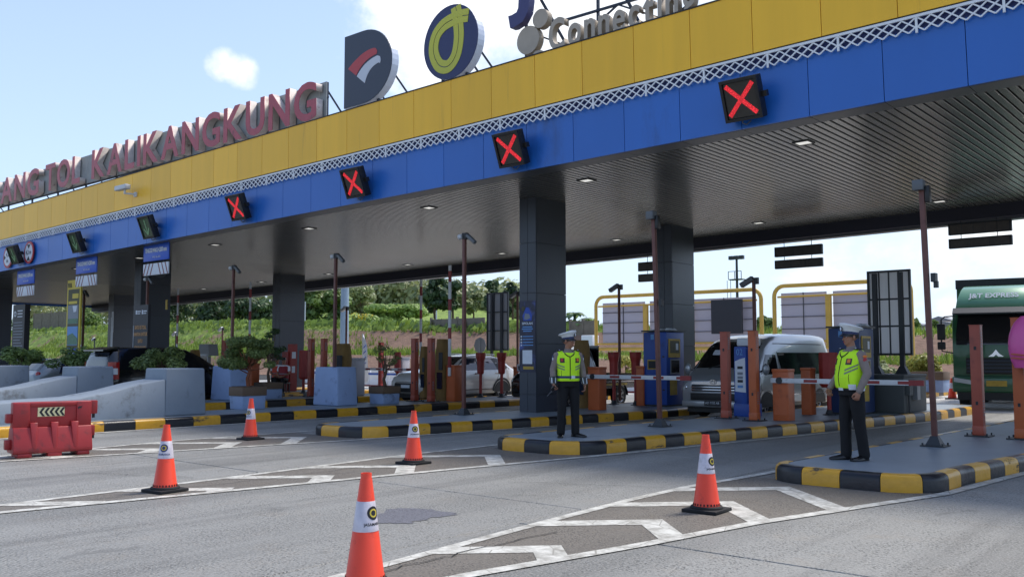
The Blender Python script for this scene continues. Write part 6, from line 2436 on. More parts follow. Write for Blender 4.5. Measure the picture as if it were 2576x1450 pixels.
def torso(m, T, z0, z1, inf, n=24, step=0.03, dz=0.0):
    rings = []
    z = z0
    while z < z1 + 1e-6:
        a, b, c = tor(z, T, inf)
        rings.append([(a * math.copysign(abs(math.cos(q)) ** 0.85, math.cos(q)), c + b * math.copysign(abs(math.sin(q)) ** 0.85, math.sin(q)), z) for q in [2 * math.pi * i / n for i in range(n)]])
        z += step
    m.loft(rings)


def tpatch(T, a0, a1, z0, z1, off, skew=0.0, n=6):
    """patch on the torso; angles in degrees, 0 = front, positive to the wearer's left (+x); skew lifts z along the angle"""
    m = MB()
    g = []
    for j in range(n + 1):
        row = []
        for i in range(n + 1):
            an = math.radians(a0 + (a1 - a0) * i / n)
            z = z0 + (z1 - z0) * j / n + skew * i / n
            a, b, c = tor(z, T, off)
            q = an - math.pi / 2
            row.append((a * math.copysign(abs(math.cos(q)) ** 0.85, math.cos(q)), c + b * math.copysign(abs(math.sin(q)) ** 0.85, math.sin(q)), z))
        g.append(row)
    for j in range(n):
        for i in range(n):
            m.quad(g[j][i], g[j][i + 1], g[j + 1][i + 1], g[j + 1][i])
    return m


def hand(m, w, d, side, curl):
    """hand at wrist w, pointing along d (unit), palm towards the body"""
    d = Vector(d).normalized()
    w = Vector(w)
    inn = Vector((-side, 0, 0))
    inn = (inn - d * inn.dot(d)).normalized()
    fw = d.cross(inn) * (1 if side > 0 else -1)
    if fw.y > 0:
        fw = -fw
    pc = w + d * 0.05
    M = Matrix((inn, fw, d)).transposed().to_4x4()
    m.ell(pc, (0.019, 0.040, 0.055), 12, 8, M)
    for k, (o, L) in enumerate(((0.030, 0.072), (0.010, 0.082), (-0.011, 0.076), (-0.030, 0.058))):
        b = pc + d * 0.038 + fw * o
        p = [b]
        a = 0.25 + curl * 0.5
        cur = b
        for s in range(3):
            dirn = (d * math.cos(a) + inn * math.sin(a)).normalized()
            cur = cur + dirn * L / 3 * (1.15 if s == 0 else 0.95)
            p.append(cur)
            a += 0.25 + curl * 0.75
        limb(m, p, [0.0095, 0.009, 0.0085, 0.0075], 8)
    t0 = w + d * 0.025 + fw * 0.034
    limb(m, [t0, t0 + d * 0.028 + fw * 0.022 + inn * 0.010, t0 + d * 0.06 + fw * 0.022 + inn * 0.024], [0.013, 0.0115, 0.009], 8)


def head(m, c, yaw, pitch=0.0):
    """c = base of skull centre; returns transform"""
    M = Matrix.Translation(c) @ Matrix.Rotation(yaw, 4, 'Z') @ Matrix.Rotation(pitch, 4, 'X')

    def E(p, r, rot=None):
        R = (M.to_3x3() @ (rot or Matrix.Identity(3))).to_4x4()
        m.ell(M @ Vector(p), r, 14, 10, R)
    E((0, 0.012, 0.125), (0.074, 0.092, 0.088))
    E((0, -0.022, 0.06), (0.060, 0.066, 0.078))
    E((0, -0.048, 0.008), (0.036, 0.036, 0.030))
    E((0, -0.030, 0.030), (0.056, 0.050, 0.040))
    for s in (-1, 1):
        E((s * 0.034, -0.055, 0.062), (0.022, 0.022, 0.022))
        E((s * 0.077, 0.012, 0.085), (0.010, 0.019, 0.031))
        E((s * 0.026, -0.072, 0.108), (0.026, 0.014, 0.010))
    E((0, -0.088, 0.075), (0.011, 0.014, 0.028), Matrix.Rotation(-0.35, 3, 'X'))
    E((0, -0.098, 0.058), (0.017, 0.015, 0.011))
    E((0, -0.080, 0.030), (0.024, 0.012, 0.007))
    E((0, -0.078, 0.020), (0.022, 0.012, 0.008))
    return M


def face_details(M, root, body):
    def P(name, p, r, mt):
        mb = MB()
        mb.ell(M @ Vector(p), r, 10, 7, M.to_3x3().to_4x4())
        part(name, mb, mt, root, smooth=True)
    for s in (-1, 1):
        P('eye', (s * 0.029, -0.0735, 0.094), (0.013, 0.006, 0.006), 'print_white')
        P('pupil', (s * 0.029, -0.0785, 0.094), (0.006, 0.003, 0.0055), 'hair')
        P('eyebrow', (s * 0.030, -0.0815, 0.112), (0.020, 0.006, 0.004), 'hair')
    P('lips', (0, -0.0905, 0.026), (0.020, 0.004, 0.006), 'badge_red')


mat('check_band', srgb(40, 52, 92), 0.6, var=0.8, vscale=60)


def police_cap(root, M):
    def ring(rx, ry, z, tilt=0.0, n=28, yo=0.0):
        return [M @ Vector((rx * math.cos(a), yo + ry * math.sin(a), z - tilt * math.sin(a))) for a in [2 * math.pi * i / n for i in range(n)]]
    c = thing_part = part('cap', MB().loft([ring(0.083, 0.102, 0.158, 0.012), ring(0.090, 0.108, 0.185, 0.016), ring(0.130, 0.148, 0.215, 0.030, yo=0.01), ring(0.137, 0.154, 0.226, 0.034, yo=0.012), ring(0.128, 0.144, 0.240, 0.038, yo=0.012), ring(0.07, 0.08, 0.248, 0.03, yo=0.01)]), 'cap_white', root, smooth=True)
    part('cap_band', MB().loft([ring(0.0845, 0.1035, 0.128, 0.008), ring(0.0855, 0.1045, 0.16, 0.012)]), 'check_band', c, smooth=True)
    v = []
    for k in range(5):
        t = k / 4
        v.append([M @ Vector(((0.082 + 0.004 * t) * math.cos(a) * (1 - 0.12 * t), (0.100 + 0.055 * t) * math.sin(a) + 0.0, 0.132 - 0.008 * math.sin(a) - 0.032 * t - 0.012 * (1 - abs(math.sin(a))))) for a in [math.pi + math.pi * i / 16 for i in range(17)]])
    part('visor', MB().loft(v, cap=False, closed=False), 'cap_black', c, smooth=True)
    part('cap_badge', MB().ell(M @ Vector((0, -0.128, 0.198)), (0.020, 0.008, 0.026), 12, 8, M.to_3x3().to_4x4()), 'logo_rim', c, smooth=True)
    part('cap_badge_field', MB().ell(M @ Vector((0, -0.122, 0.200)), (0.027, 0.010, 0.036), 12, 8, M.to_3x3().to_4x4()), 'cap_black', c, smooth=True)


def shoe(root, p, yaw):
    M = Matrix.Translation(p) @ Matrix.Rotation(yaw, 4, 'Z')
    m = MB()
    rings = []
    for y, w_, h in ((0.075, 0.024, 0.055), (0.06, 0.036, 0.085), (0.02, 0.040, 0.095), (-0.04, 0.042, 0.075), (-0.11, 0.048, 0.055), (-0.17, 0.044, 0.045), (-0.205, 0.026, 0.032)):
        rings.append([M @ Vector((w_ * math.cos(a), y, 0.012 + (h - 0.012) * max(0, math.sin(a)))) if math.sin(a) > -0.01 else M @ Vector((w_ * math.cos(a) * 1.04, y, 0.001)) for a in [2 * math.pi * i / 16 for i in range(16)]])
    m.loft(rings)
    part('shoe', m, 'shoe', root, smooth=True)


def officer(label, loc, rz, H=1.0, belly=0.0, headyaw=0.0, arms=None, feet=((-0.11, 0.0, 0.0), (0.11, 0.0, 0.0)), kind=1, XW=1.03):
    t = thing('person', label, 'person', loc, rz)
    t.scale = (H * XW, H * XW, H)
    T = [(z, a + belly * 0.35 * max(0, 1 - abs(z - 1.05) / 0.25), b + belly * max(0, 1 - abs(z - 1.05) / 0.28), c - belly * 0.7 * max(0, 1 - abs(z - 1.05) / 0.28)) for z, a, b, c in TOR]
    arms = arms or {}
    skin, shirt, trous, vest = MB(), MB(), MB(), MB()
    # body core (continuous skin figure under the clothes)
    torso(skin, T, .88, 1.44, -0.012)
    limb(skin, [(0, 0.012, 1.40), (0, 0.004, 1.47), (0, -0.004, 1.53)], [0.058, 0.054, 0.052])
    HM = head(skin, Vector((0, 0.0, 1.515)), headyaw)
    for s in (-1, 1):
        A = arms.get(s, dict(el=(s * 0.245, 0.02, 1.135), wr=(s * 0.262, -0.03, 0.885), d=(0, -0.1, -1), curl=0.5))
        sh = (s * 0.178, 0.012, 1.375)
        limb(skin, [sh, A['el'], A['wr']], [0.045, 0.036, 0.024])
        hand(skin, A['wr'], A['d'], s, A['curl'])
        mid = tuple((a + b) / 2 for a, b in zip(sh, A['el']))
        mid2 = tuple(a * 0.55 + b * 0.45 for a, b in zip(A['el'], A['wr']))
        limb(shirt, [(s * 0.13, 0.012, 1.395), sh, mid, A['el'], mid2, tuple(a * 0.04 + b * 0.96 for a, b in zip(A['el'], A['wr']))], [0.058, 0.068, 0.060, 0.054, 0.049, 0.040], 14)
        fx, fy, fr = feet[0 if s < 0 else 1]
        hip, kn, an = (s * 0.088, 0.0, 0.90), (s * 0.10 * 0.6 + fx * 0.4, -0.012 + fy * 0.5, 0.49), (fx, fy + 0.015, 0.09)
        limb(skin, [hip, kn, an], [0.075, 0.05, 0.035])
        limb(trous, [hip, tuple((a + b) / 2 for a, b in zip(hip, kn)), kn, tuple((a + b) / 2 for a, b in zip(kn, an)), (an[0], an[1], 0.07)], [0.098, 0.092, 0.076, 0.070, 0.070], 16)
    torso(trous, T, .84, 1.00, 0.006)
    torso(shirt, T, .93, 1.45, 0.004)
    limb(shirt, [(0, 0.014, 1.40), (0, 0.008, 1.462)], [0.075, 0.064])
    torso(vest, T, .935, 1.425, 0.022)
    for s in (-1, 1):
        vest.ell((s * 0.125, 0.012, 1.405), (0.075, 0.085, 0.042), 12, 8)
    PENDING.append(remesh(skin, 'body', 'skin', t, 0.0075, 2))
    PENDING.append(remesh(shirt, 'shirt', 'shirt', t, 0.010, 4))
    PENDING.append(remesh(trous, 'trousers', 'trousers', t, 0.011, 4))
    PENDING.append(remesh(vest, 'vest', 'vest', t, 0.010, 4))
    face_details(HM, t, None)
    hr = MB()
    hr.loft([[HM @ Vector((0.078 * math.cos(a), 0.015 + 0.094 * math.sin(a), z)) for a in [math.radians(-15 + 210 * i / 20) for i in range(21)]] for z in (0.075, 0.10, 0.135)], cap=False, closed=False)
    part('hair', hr, 'hair', t, smooth=True)
    police_cap(t, HM)
    for i, (fx, fy, fr) in enumerate(feet):
        shoe(t, Vector((fx, fy, 0)), fr)
    # trims on the vest
    O = 0.024
    part('zip', tpatch(T, -1.2, 1.2, .965, 1.36, O), 'trousers', t)
    for s in (-1, 1):
        part('collar_edge', tpatch(T, s * 2, s * 26, 1.335, 1.355, O, 0.065), 'trousers', t)
        part('chest_stripe', tpatch(T, s * 24, s * 80, 1.16, 1.185, O, 0.075 if kind == 2 else 0.05), 'vest_grey', t)
        part('chest_stripe', tpatch(T, s * 24, s * 80, 1.115, 1.14, O, 0.075 if kind == 2 else 0.05), 'vest_grey', t)
        part('pocket_seam', tpatch(T, s * 44, s * 46, 1.0, 1.12, O), 'trousers', t)
        part('chest_badge', tpatch(T, s * 22, s * 48, 1.245, 1.325, O), 'sign_black', t)
        part('badge_crest', tpatch(T, s * 28, s * 42, 1.268, 1.318, O + 0.003), 'badge_orange' if s > 0 else 'badge_red', t)
        part('shoulder_board', MB().box(s * 0.16 - 0.028, s * 0.16 + 0.028, -0.06, 0.05, 1.443, 1.455), 'cap_black', t, bevel=0.004)
        part('shoulder_star', MB().ell((s * 0.155, -0.045, 1.458), (0.010, 0.010, 0.006), 8, 6), 'logo_rim', t)
    if kind == 1:
        part('vest_belt', tpatch(T, -179, 179, .985, 1.025, O + 0.001, 0, 24), 'check_band', t)
        part('belt_buckle', tpatch(T, 4, 22, .982, 1.03, O + 0.004), 'print_white', t)
        for s in (-1, 1):
            A = arms.get(s, dict(el=(s * 0.245, 0.02, 1.135), wr=(s * 0.262, -0.03, 0.885)))
            e_, w_ = Vector(A['el']), Vector(A['wr'])
            c = part('cuff', MB().cyl(e_.lerp(w_, 0.55), e_.lerp(w_, 0.99), 0.056, 0.047, 16), 'cap_black', t, smooth=True)
            for k in range(5):
                a = 2 * math.pi * k / 5 + 0.3
                o = Vector((math.cos(a), math.sin(a), 0))
                part('cuff_stripe', MB().bar(e_.lerp(w_, 0.57) + o * 0.055, e_.lerp(w_, 0.97) + o * 0.048, 0.016, 0.005, up=o), 'print_white', c)
    else:
        part('belt', tpatch(T, -179, 179, .915, .955, 0.014, 0, 24), 'cap_black', t)
        part('belt_buckle', tpatch(T, -10, 12, .908, .962, 0.019), 'print_white', t)
        part('belt_pouch', tpatch(T, 40, 72, .92, .99, 0.030), 'print_white', t)
        part('belt_pouch', tpatch(T, 100, 116, .905, .965, 0.020), 'print_white', t)
    for s in (-1, 1):
        A = arms.get(s, dict(el=(s * 0.245, 0.02, 1.135)))
        p0 = Vector((s * 0.178, 0.012, 1.375)).lerp(Vector(A['el']), 0.28)
        part('sleeve_badge', MB().ell((p0.x + s * 0.058, p0.y - 0.008, p0.z + 0.0), (0.010, 0.030, 0.030), 10, 8), 'badge_red' if kind == 2 else 'print_white', t)
        part('sleeve_badge', MB().ell((p0.x + s * 0.058, p0.y - 0.008, p0.z + 0.045), (0.010, 0.034, 0.018), 10, 8), 'badge_orange' if kind == 2 else 'badge_blue', t)
    return t


p = at(1430, 1098, 0.2)
o1 = officer('officer in lime vest and white cap holding a hand radio, looking right', (p.x, p.y, 0.2), math.radians(50), 0.985, 0.0, math.radians(58),
             {-1: dict(el=(-0.252, 0.02, 1.13), wr=(-0.262, -0.05, 0.90), d=(0.12, -0.3, -1), curl=0.9), 1: dict(el=(0.25, 0.03, 1.13), wr=(0.275, -0.02, 0.885), d=(0, -0.1, -1), curl=0.45)},
             ((-0.125, 0.0, math.radians(-18)), (0.125, 0.02, math.radians(42))), 1)
rd = Matrix.Translation((-0.255, -0.095, 0.83)) @ Matrix.Rotation(math.radians(38), 4, 'Y') @ Matrix.Rotation(math.radians(20), 4, 'X')
hr_ = thing('hand_radio', 'black hand radio held by the officer looking right', 'radio', (p.x, p.y, 0.2), math.radians(50))
part('case', MB().box(-0.026, 0.026, -0.017, 0.017, -0.075, 0.05, rd), 'cap_black', hr_, bevel=0.005)
part('antenna', MB().cyl(rd @ Vector((0.012, 0, -0.07)), rd @ Vector((0.012, 0, -0.20)), 0.007, 0.005, 8), 'cam_grey', hr_)
p = at(2148, 1156, 0.2)
officer('heavier officer in lime vest on the nearest island, looking left', (p.x, p.y, 0.2), math.radians(-33), 0.985, 0.035, math.radians(-12),
        {-1: dict(el=(-0.262, 0.02, 1.13), wr=(-0.235, -0.16, 0.93), d=(0.1, -0.25, -1), curl=1.25), 1: dict(el=(0.272, 0.03, 1.13), wr=(0.265, -0.10, 0.895), d=(0, -0.35, -1), curl=1.25)},
        ((-0.10, -0.05, math.radians(-14)), (0.10, 0.07, math.radians(8))), 2)


def sitter(label, loc, rz, vestmat, capmat):
    t = thing('person', label, 'person', loc, rz, group='workers sitting behind the planters')
    skin, shirt, trous, vest = MB(), MB(), MB(), MB()
    dz = -0.44
    T = [(z + dz, a, b, c) for z, a, b, c in TOR]
    torso(skin, T, .44, 1.0, -0.012)
    limb(skin, [(0, 0.012, .96), (0, 0.0, 1.03), (0, -0.01, 1.09)], [0.056, 0.052, 0.05])
    HM = head(skin, Vector((0, -0.01, 1.075)), 0.2, 0.12)
    for s in (-1, 1):
        sh, el, wr = (s * 0.178, 0.01, .935), (s * 0.23, -0.06, .70), (s * 0.08, -0.28, .60)
        limb(skin, [sh, el, wr], [0.045, 0.037, 0.026])
        hand(skin, wr, (-s * 0.5, -0.8, -0.2), s, 0.8)
        limb(shirt, [(s * 0.12, 0.01, .95), sh, tuple((a + b) / 2 for a, b in zip(sh, el))], [0.058, 0.066, 0.058])
        hip, kn, an = (s * 0.09, -0.02, .47), (s * 0.13, -0.43, .50), (s * 0.13, -0.40, .09)
        limb(skin, [hip, kn, an], [0.07, 0.05, 0.036])
        limb(trous, [hip, kn, (an[0], an[1], .07)], [0.095, 0.075, 0.066], 14)
        shoe(t, Vector((an[0], an[1], 0)), 0)
    torso(trous, T, .40, .55, 0.006)
    torso(shirt, T, .5, 1.01, 0.004)
    torso(vest, T, .52, .985, 0.020)
    PENDING.append(remesh(skin, 'body', 'skin', t, 0.011, 2))
    PENDING.append(remesh(shirt, 'shirt', 'flag_white', t, 0.013, 3))
    PENDING.append(remesh(trous, 'trousers', 'trousers', t, 0.013, 3))
    PENDING.append(remesh(vest, 'vest', vestmat, t, 0.013, 3))
    face_details(HM, t, None)
    part('reflective_stripe', tpatch(T, -178, 178, .68, .71, 0.024, 0, 24), 'print_grey', t)
    part('cap', MB().ell(HM @ Vector((0, 0.012, 0.15)), (0.082, 0.10, 0.075), 16, 10), capmat, t, smooth=True)
    part('cap_peak', MB().prism([(-0.06, -0.07), (0.06, -0.07), (0.05, -0.165), (-0.05, -0.165)], 0.128, 0.138, 'z'), capmat, t, loc=HM.translation)
    return t


for lab, x, vm, cm, rz in (('seated worker in a maroon vest and black cap by the red machine', 714, 'vest_red', 'cap_black', 0.55), ('seated worker in an orange vest beside the one in maroon', 697, 'vest_orange', 'cam_grey', 0.9)):
    V = 20.2 if x == 714 else 20.75
    p = atV(x, 940, V)
    sitter(lab, (p.x, V, 0.2), rz, vm, cm)
    ch = thing('stool', 'low stool under the worker in maroon' if x == 714 else 'low stool under the worker in orange', 'stool', (p.x, V, 0.2), rz)
    part('seat', MB().box(-0.18, 0.18, -0.16, 0.18, 0.34, 0.38), 'frame_dark', ch)
    for a in (-0.15, 0.15):
        for b in (-0.13, 0.15):
            part('leg', MB().bar((a, b, 0), (a, b, 0.34), 0.03), 'frame_dark', ch)
flush()
# ================================================================== bank, trees, planters, background
def sstep(a, b, x):
    t = min(1, max(0, (x - a) / (b - a)))
    return t * t * (3 - 2 * t)


def bank_z(u, v):
    s = v - 46.0 - 1.6 * mnoise.noise((u * 0.06, 0.3, 0))
    top = min(5.2, max(2.3, 2.9 + (-16 - u) * 0.03))
    z = 0.42 * top * sstep(0, 4, s) + 0.58 * top * sstep(6, 11.5, s)
    z += max(0, min(6.0, (s - 16) * 0.10)) * sstep(-0.74, -0.95, u / v)
    if s > 0:
        z += 0.22 * mnoise.noise((u * 0.35, v * 0.35, 1)) + 0.1 * mnoise.noise((u * 1.3, v * 1.3, 2))
    return max(z, -0.12 if s < 0.3 else 0)


def make_bank():
    us = [-175 + 1.3 * i for i in range(178)]
    vs_ = [45 + 0.55 * i for i in range(38)] + [66 + 3.5 * i for i in range(30)]
    V, F, G = [], [], []
    for v in vs_:
        for u in us:
            V.append((u, v, bank_z(u, v)))
            s = v - 46.0 - 1.6 * mnoise.noise((u * 0.06, 0.3, 0))
            g = 0.12 + 0.95 * sstep(3.2, 4.4, s) * (1 - sstep(6.2, 7.4, s)) + 1.0 * sstep(9.6, 11.0, s)
            g += 0.5 * sstep(-60, -85, u) * sstep(1.0, 3.0, s)
            if u > -30:
                g -= 0.25
            G.append(min(1, max(0, g)))
    n = len(us)
    for j in range(len(vs_) - 1):
        for i in range(n - 1):
            a = j * n + i
            F.append((a, a + 1, a + n + 1, a + n))
    me = bpy.data.meshes.new('embankment')
    me.from_pydata(V, [], F)
    at_ = me.attributes.new('grass', 'FLOAT', 'POINT')
    at_.data.foreach_set('value', G)
    for p in me.polygons:
        p.use_smooth = True
    me.materials.append(MATS['bank'])
    return tag(link('embankment', me), kind='structure')


make_bank()


def leaves_mesh(name, material, quads):
    """quads: list of (centre, normal-ish dir, size, tone)"""
    V, F, T = [], [], []
    for c, d, s, tone in quads:
        d = d.normalized()
        u = d.cross(Vector((random.uniform(-1, 1), random.uniform(-1, 1), random.uniform(-1, 1)))).normalized()
        w = d.cross(u)
        k = len(V)
        a, b = s * 0.5, s * 0.32
        V += [tuple(c - u * a), tuple(c + w * b), tuple(c + u * a), tuple(c - w * b)]
        F.append((k, k + 1, k + 2, k + 3))
        T += [tone] * 4
    me = bpy.data.meshes.new(name)
    me.from_pydata(V, [], F)
    at_ = me.attributes.new('tone', 'FLOAT', 'POINT')
    at_.data.foreach_set('value', T)
    me.materials.append(MATS[material])
    return me


def crown_quads(clumps, n, size, up=0.5, tone0=0.0):
    q = []
    tot = sum(r[0] * r[1] * r[2] for _, r in clumps) ** 1.0
    for c, r in clumps:
        k = max(6, int(n * (r[0] * r[1] * r[2]) / tot))
        tn = random.uniform(-0.18, 0.18)
        for _ in range(k):
            d = Vector((random.gauss(0, 1), random.gauss(0, 1), random.gauss(0, 1))).normalized()
            rad = random.uniform(0.45, 1.0) ** 0.5
            p = Vector(c) + Vector((d.x * r[0], d.y * r[1], d.z * r[2])) * rad
            nd_ = (d + Vector((random.uniform(-.6, .6), random.uniform(-.6, .6), up + random.uniform(-.4, .4))))
            q.append((p, nd_, size * random.uniform(0.6, 1.35), min(1, max(0, 0.45 + tn + tone0 + random.uniform(-0.3, 0.3)))))
    return q


def tree(label, x, V, ytop, wpx, leaf, n=1500, size=0.34, trunk=0.35, spread=1.0, seed=1, group='trees on the embankment', base=None, name='broadleaf_tree', clump=None, lean=0.0):
    random.seed(seed)
    b = atV(x, 830, V)
    gz = bank_z(b.x, V) if base is None else base
    topz = atV(x, ytop, V).z
    h = topz - gz
    dpx = (V * math.cos(YAW) - b.x * math.sin(YAW)) / FPX
    hw = wpx * dpx / 2
    t = thing(name, label, 'tree', (b.x, V, gz - 0.1), group=group)
    th = h * trunk
    tr_ = MB()
    pts = [Vector((0, 0, 0)), Vector((0.1 * hw * random.uniform(-1, 1), 0, th * 0.6)), Vector((lean * hw, 0, th)), Vector((lean * hw * 1.6, 0, h * 0.72))]
    r0 = max(0.08, h * 0.022)
    tr_.tube(pts, [r0 * 1.3, r0, r0 * 0.8, r0 * 0.3], 8)
    cl = []
    nc = clump or 16
    for k in range(nc):
        a = random.uniform(0, 2 * math.pi)
        zz = random.uniform(th * 0.75, h * 0.97)
        f = (zz - th * 0.75) / (h - th * 0.75)
        rad = hw * spread * (0.95 - 0.75 * abs(f - 0.38)) * random.uniform(0.25, 0.9)
        c = Vector((rad * math.cos(a) + lean * hw * 1.3 * f, rad * 0.8 * math.sin(a), zz))
        r = hw * random.uniform(0.26, 0.44)
        cl.append((c, (r, r, min(r * 0.8, h * 0.2))))
        if k % 2 == 0:
            tr_.tube([pts[1].lerp(pts[2], 0.5 + 0.5 * random.random()), pts[2].lerp(c, 0.5), c], [r0 * 0.5, r0 * 0.35, r0 * 0.12], 6)
    part('trunk', tr_, 'bark', t, smooth=True)
    link('crown', leaves_mesh('crown', leaf, crown_quads(cl, n, size)), t)
    return t


TREES = [
    ('dark broad tree behind the loudspeaker column', 445, 66, 738, 150, 'leaf_dark', 2600, 0.50),
    ('dark tree between the raised arm and the planter', 540, 68, 742, 150, 'leaf_dark', 2600, 0.50),
    ('dark tree left of the column behind the workers', 635, 66, 738, 150, 'leaf_dark', 2600, 0.50),
    ('large leaved tree with pale leaves right of the workers column', 775, 62, 712, 110, 'leaf_mid', 2200, 0.55),
    ('large leaved tree beside the brown pole', 840, 64, 718, 100, 'leaf_mid', 2000, 0.55),
    ('round olive tree left of the grey mast', 905, 78, 722, 110, 'leaf_olive', 1900, 0.45),
    ('bright green spreading tree right of the grey mast', 960, 64, 762, 150, 'leaf_light', 2600, 0.40),
    ('bright green feathery tree beside the dark tall tree', 1030, 66, 768, 120, 'leaf_light', 2200, 0.40),
    ('tall dark tree left of the grey sign back', 1095, 62, 694, 95, 'leaf_dark', 1500, 0.50),
    ('tall sparse tree beside the raised arm', 1140, 63, 700, 75, 'leaf_dark', 900, 0.50),
    ('thin sparse tree between two poles', 1190, 66, 730, 55, 'leaf_olive', 700, 0.45),
    ('tall sparse tree rising above the grey sign back', 1238, 64, 702, 60, 'leaf_dark', 900, 0.50),
    ('tall sparse tree left of the poster column', 1290, 66, 706, 60, 'leaf_dark', 800, 0.50),
    ('light green tree right of the text board', 130, 70, 792, 100, 'leaf_light', 1500, 0.45),
    ('light green tree beside the yellow banner', 215, 72, 768, 110, 'leaf_mid', 1700, 0.5),
    ('leafy tree at the foot of the far left column', 60, 70, 800, 90, 'leaf_mid', 1300, 0.45),
    ('green tree behind the gap between the two billboards', 1930, 60, 792, 60, 'leaf_mid', 1300, 0.4),
]
for i, (lab, x, V, yt, wp, lf_, n, sz) in enumerate(TREES):
    sparse = 'sparse' in lab
    tree(lab, x, V, yt, wp, lf_, n, sz, 0.5 if sparse or 'tall' in lab else 0.22, 1.0, 100 + i, clump=9 if sparse else 18)

# far wood on the rise: one mass
random.seed(55)
q = []
for k in range(230):
    x = random.uniform(880, 1330) if k % 3 else random.uniform(60, 900)
    V = random.uniform(95, 120)
    b = atV(x, 800, V)
    gz = bank_z(b.x, V)
    hump = 745 - 30 * math.exp(-((x - 960) / 120) ** 2) + (15 if x > 1150 else 0)
    topz = atV(x, hump + random.uniform(-12, 25), V).z
    r = random.uniform(2.0, 3.6)
    zc = gz
    cl = []
    while zc < topz:
        cl.append((Vector((b.x + random.uniform(-1, 1), V, zc + r * 0.5)), (r, r, r * 0.8)))
        zc += r * 0.9
    q += crown_quads(cl, 70 + 40 * len(cl), 1.0, 0.5, random.uniform(-0.15, 0.15))
tag(link('distant_wood', leaves_mesh('distant_wood', 'leaf_olive', q)), 'olive green far wood covering the rise', 'wood', kind='stuff')

# undergrowth on top of the bank and grass tufts
random.seed(56)
q = []
for k in range(5200):
    x = random.uniform(-40, 1500)
    V = random.choice((random.uniform(55.5, 61), random.uniform(55.5, 61), random.uniform(50.0, 53.0)))
    b = atV(x, 830, V)
    z = bank_z(b.x, V)
    hh = random.uniform(0.15, 0.7) if V > 55 else random.uniform(0.1, 0.3)
    q.append((Vector((b.x, V, z + hh * 0.5)), Vector((random.uniform(-1, 1), -1, random.uniform(0, .8))), hh * 1.3, random.random()))
tag(link('undergrowth', leaves_mesh('undergrowth', 'grass', q)), 'light green undergrowth along the embankment', 'grass', kind='stuff')


def blades(n, fn, h0, h1, w):
    V, F, T = [], [], []
    for _ in range(n):
        r = fn()
        if not r:
            continue
        u, v, z = r
        a = random.uniform(0, 2 * math.pi)
        h = random.uniform(h0, h1)
        dx, dy = math.cos(a) * w, math.sin(a) * w
        lx, ly = random.uniform(-.5, .5) * h, random.uniform(-.5, .5) * h
        k = len(V)
        V += [(u - dx, v - dy, z - 0.03), (u + dx, v + dy, z - 0.03), (u + lx, v + ly, z + h)]
        F.append((k, k + 1, k + 2))
        T += [random.random() * 0.7, random.random() * 0.7, random.random()]
    me = bpy.data.meshes.new('grass')
    me.from_pydata(V, [], F)
    at_ = me.attributes.new('tone', 'FLOAT', 'POINT')
    at_.data.foreach_set('value', T)
    me.materials.append(MATS['grass'])
    return me


def bank_pt():
    u = random.uniform(-130, -4)
    k = random.random()
    v = 46 + (random.uniform(3.4, 7.2) if k < 0.55 else random.uniform(9.8, 14)) + 1.6 * mnoise.noise((u * 0.06, 0.3, 0))
    if k < 0.55 and mnoise.noise((u * 0.12, v * 0.3, 5)) < -0.25:
        return None
    if u < -60 and random.random() < 0.5:
        v = 46 + random.uniform(1.0, 9.0)
    return u, v, bank_z(u, v)


random.seed(57)
tag(link('grass', blades(26000, bank_pt, 0.2, 0.55, 0.07)), 'green grass on the embankment slopes', 'grass', kind='stuff')


def banana(label, x, V, ytop, seed):
    random.seed(seed)
    b = atV(x, 830, V)
    gz = bank_z(b.x, V)
    h = atV(x, ytop, V).z - gz
    t = thing('banana_plant', label, 'banana plant', (b.x, V, gz), group='banana plants on the embankment')
    part('stem', MB().tube([(0, 0, 0), (0.05, 0, h * 0.5)], [0.16, 0.09], 8), 'leaf_banana', t, smooth=True)
    for k in range(10):
        a = 2 * math.pi * k / 10 + random.uniform(-.3, .3)
        L = h * random.uniform(0.45, 0.62)
        rise = random.uniform(0.5, 1.1)
        m = MB()
        prev = None
        for i in range(8):
            f = i / 7
            r = L * f
            z = h * 0.48 + L * (rise * f - 1.0 * f * f)
            w_ = 0.30 * math.sin(math.pi * min(1, f * 0.95 + 0.05)) + 0.02
            c = Vector((r * math.cos(a), r * math.sin(a), z))
            s = Vector((-math.sin(a), math.cos(a), 0)) * w_
            row = (c - s + Vector((0, 0, -0.06)), c, c + s + Vector((0, 0, -0.06)))
            if prev:
                m.quad(prev[0], prev[1], row[1], row[0])
                m.quad(prev[1], prev[2], row[2], row[1])
            prev = row
        me = m.mesh('leaf', 'leaf_banana')
        at_ = me.attributes.new('tone', 'FLOAT', 'POINT')
        tn = random.random()
        at_.data.foreach_set('value', [tn] * len(me.vertices))
        link('leaf', me, t)


for lab, x, V, yt, sd in (('banana plant just right of the poster column', 1445, 58, 762, 1), ('banana plant left of the first billboard', 1478, 60, 782, 2), ('banana plant low beside the billboard post', 1462, 56, 792, 5), ('banana plant below the tall dark tree', 1130, 60, 792, 3), ('banana plant below the sparse tree', 1165, 58, 786, 4)):
    banana(lab, x, V, yt, sd)
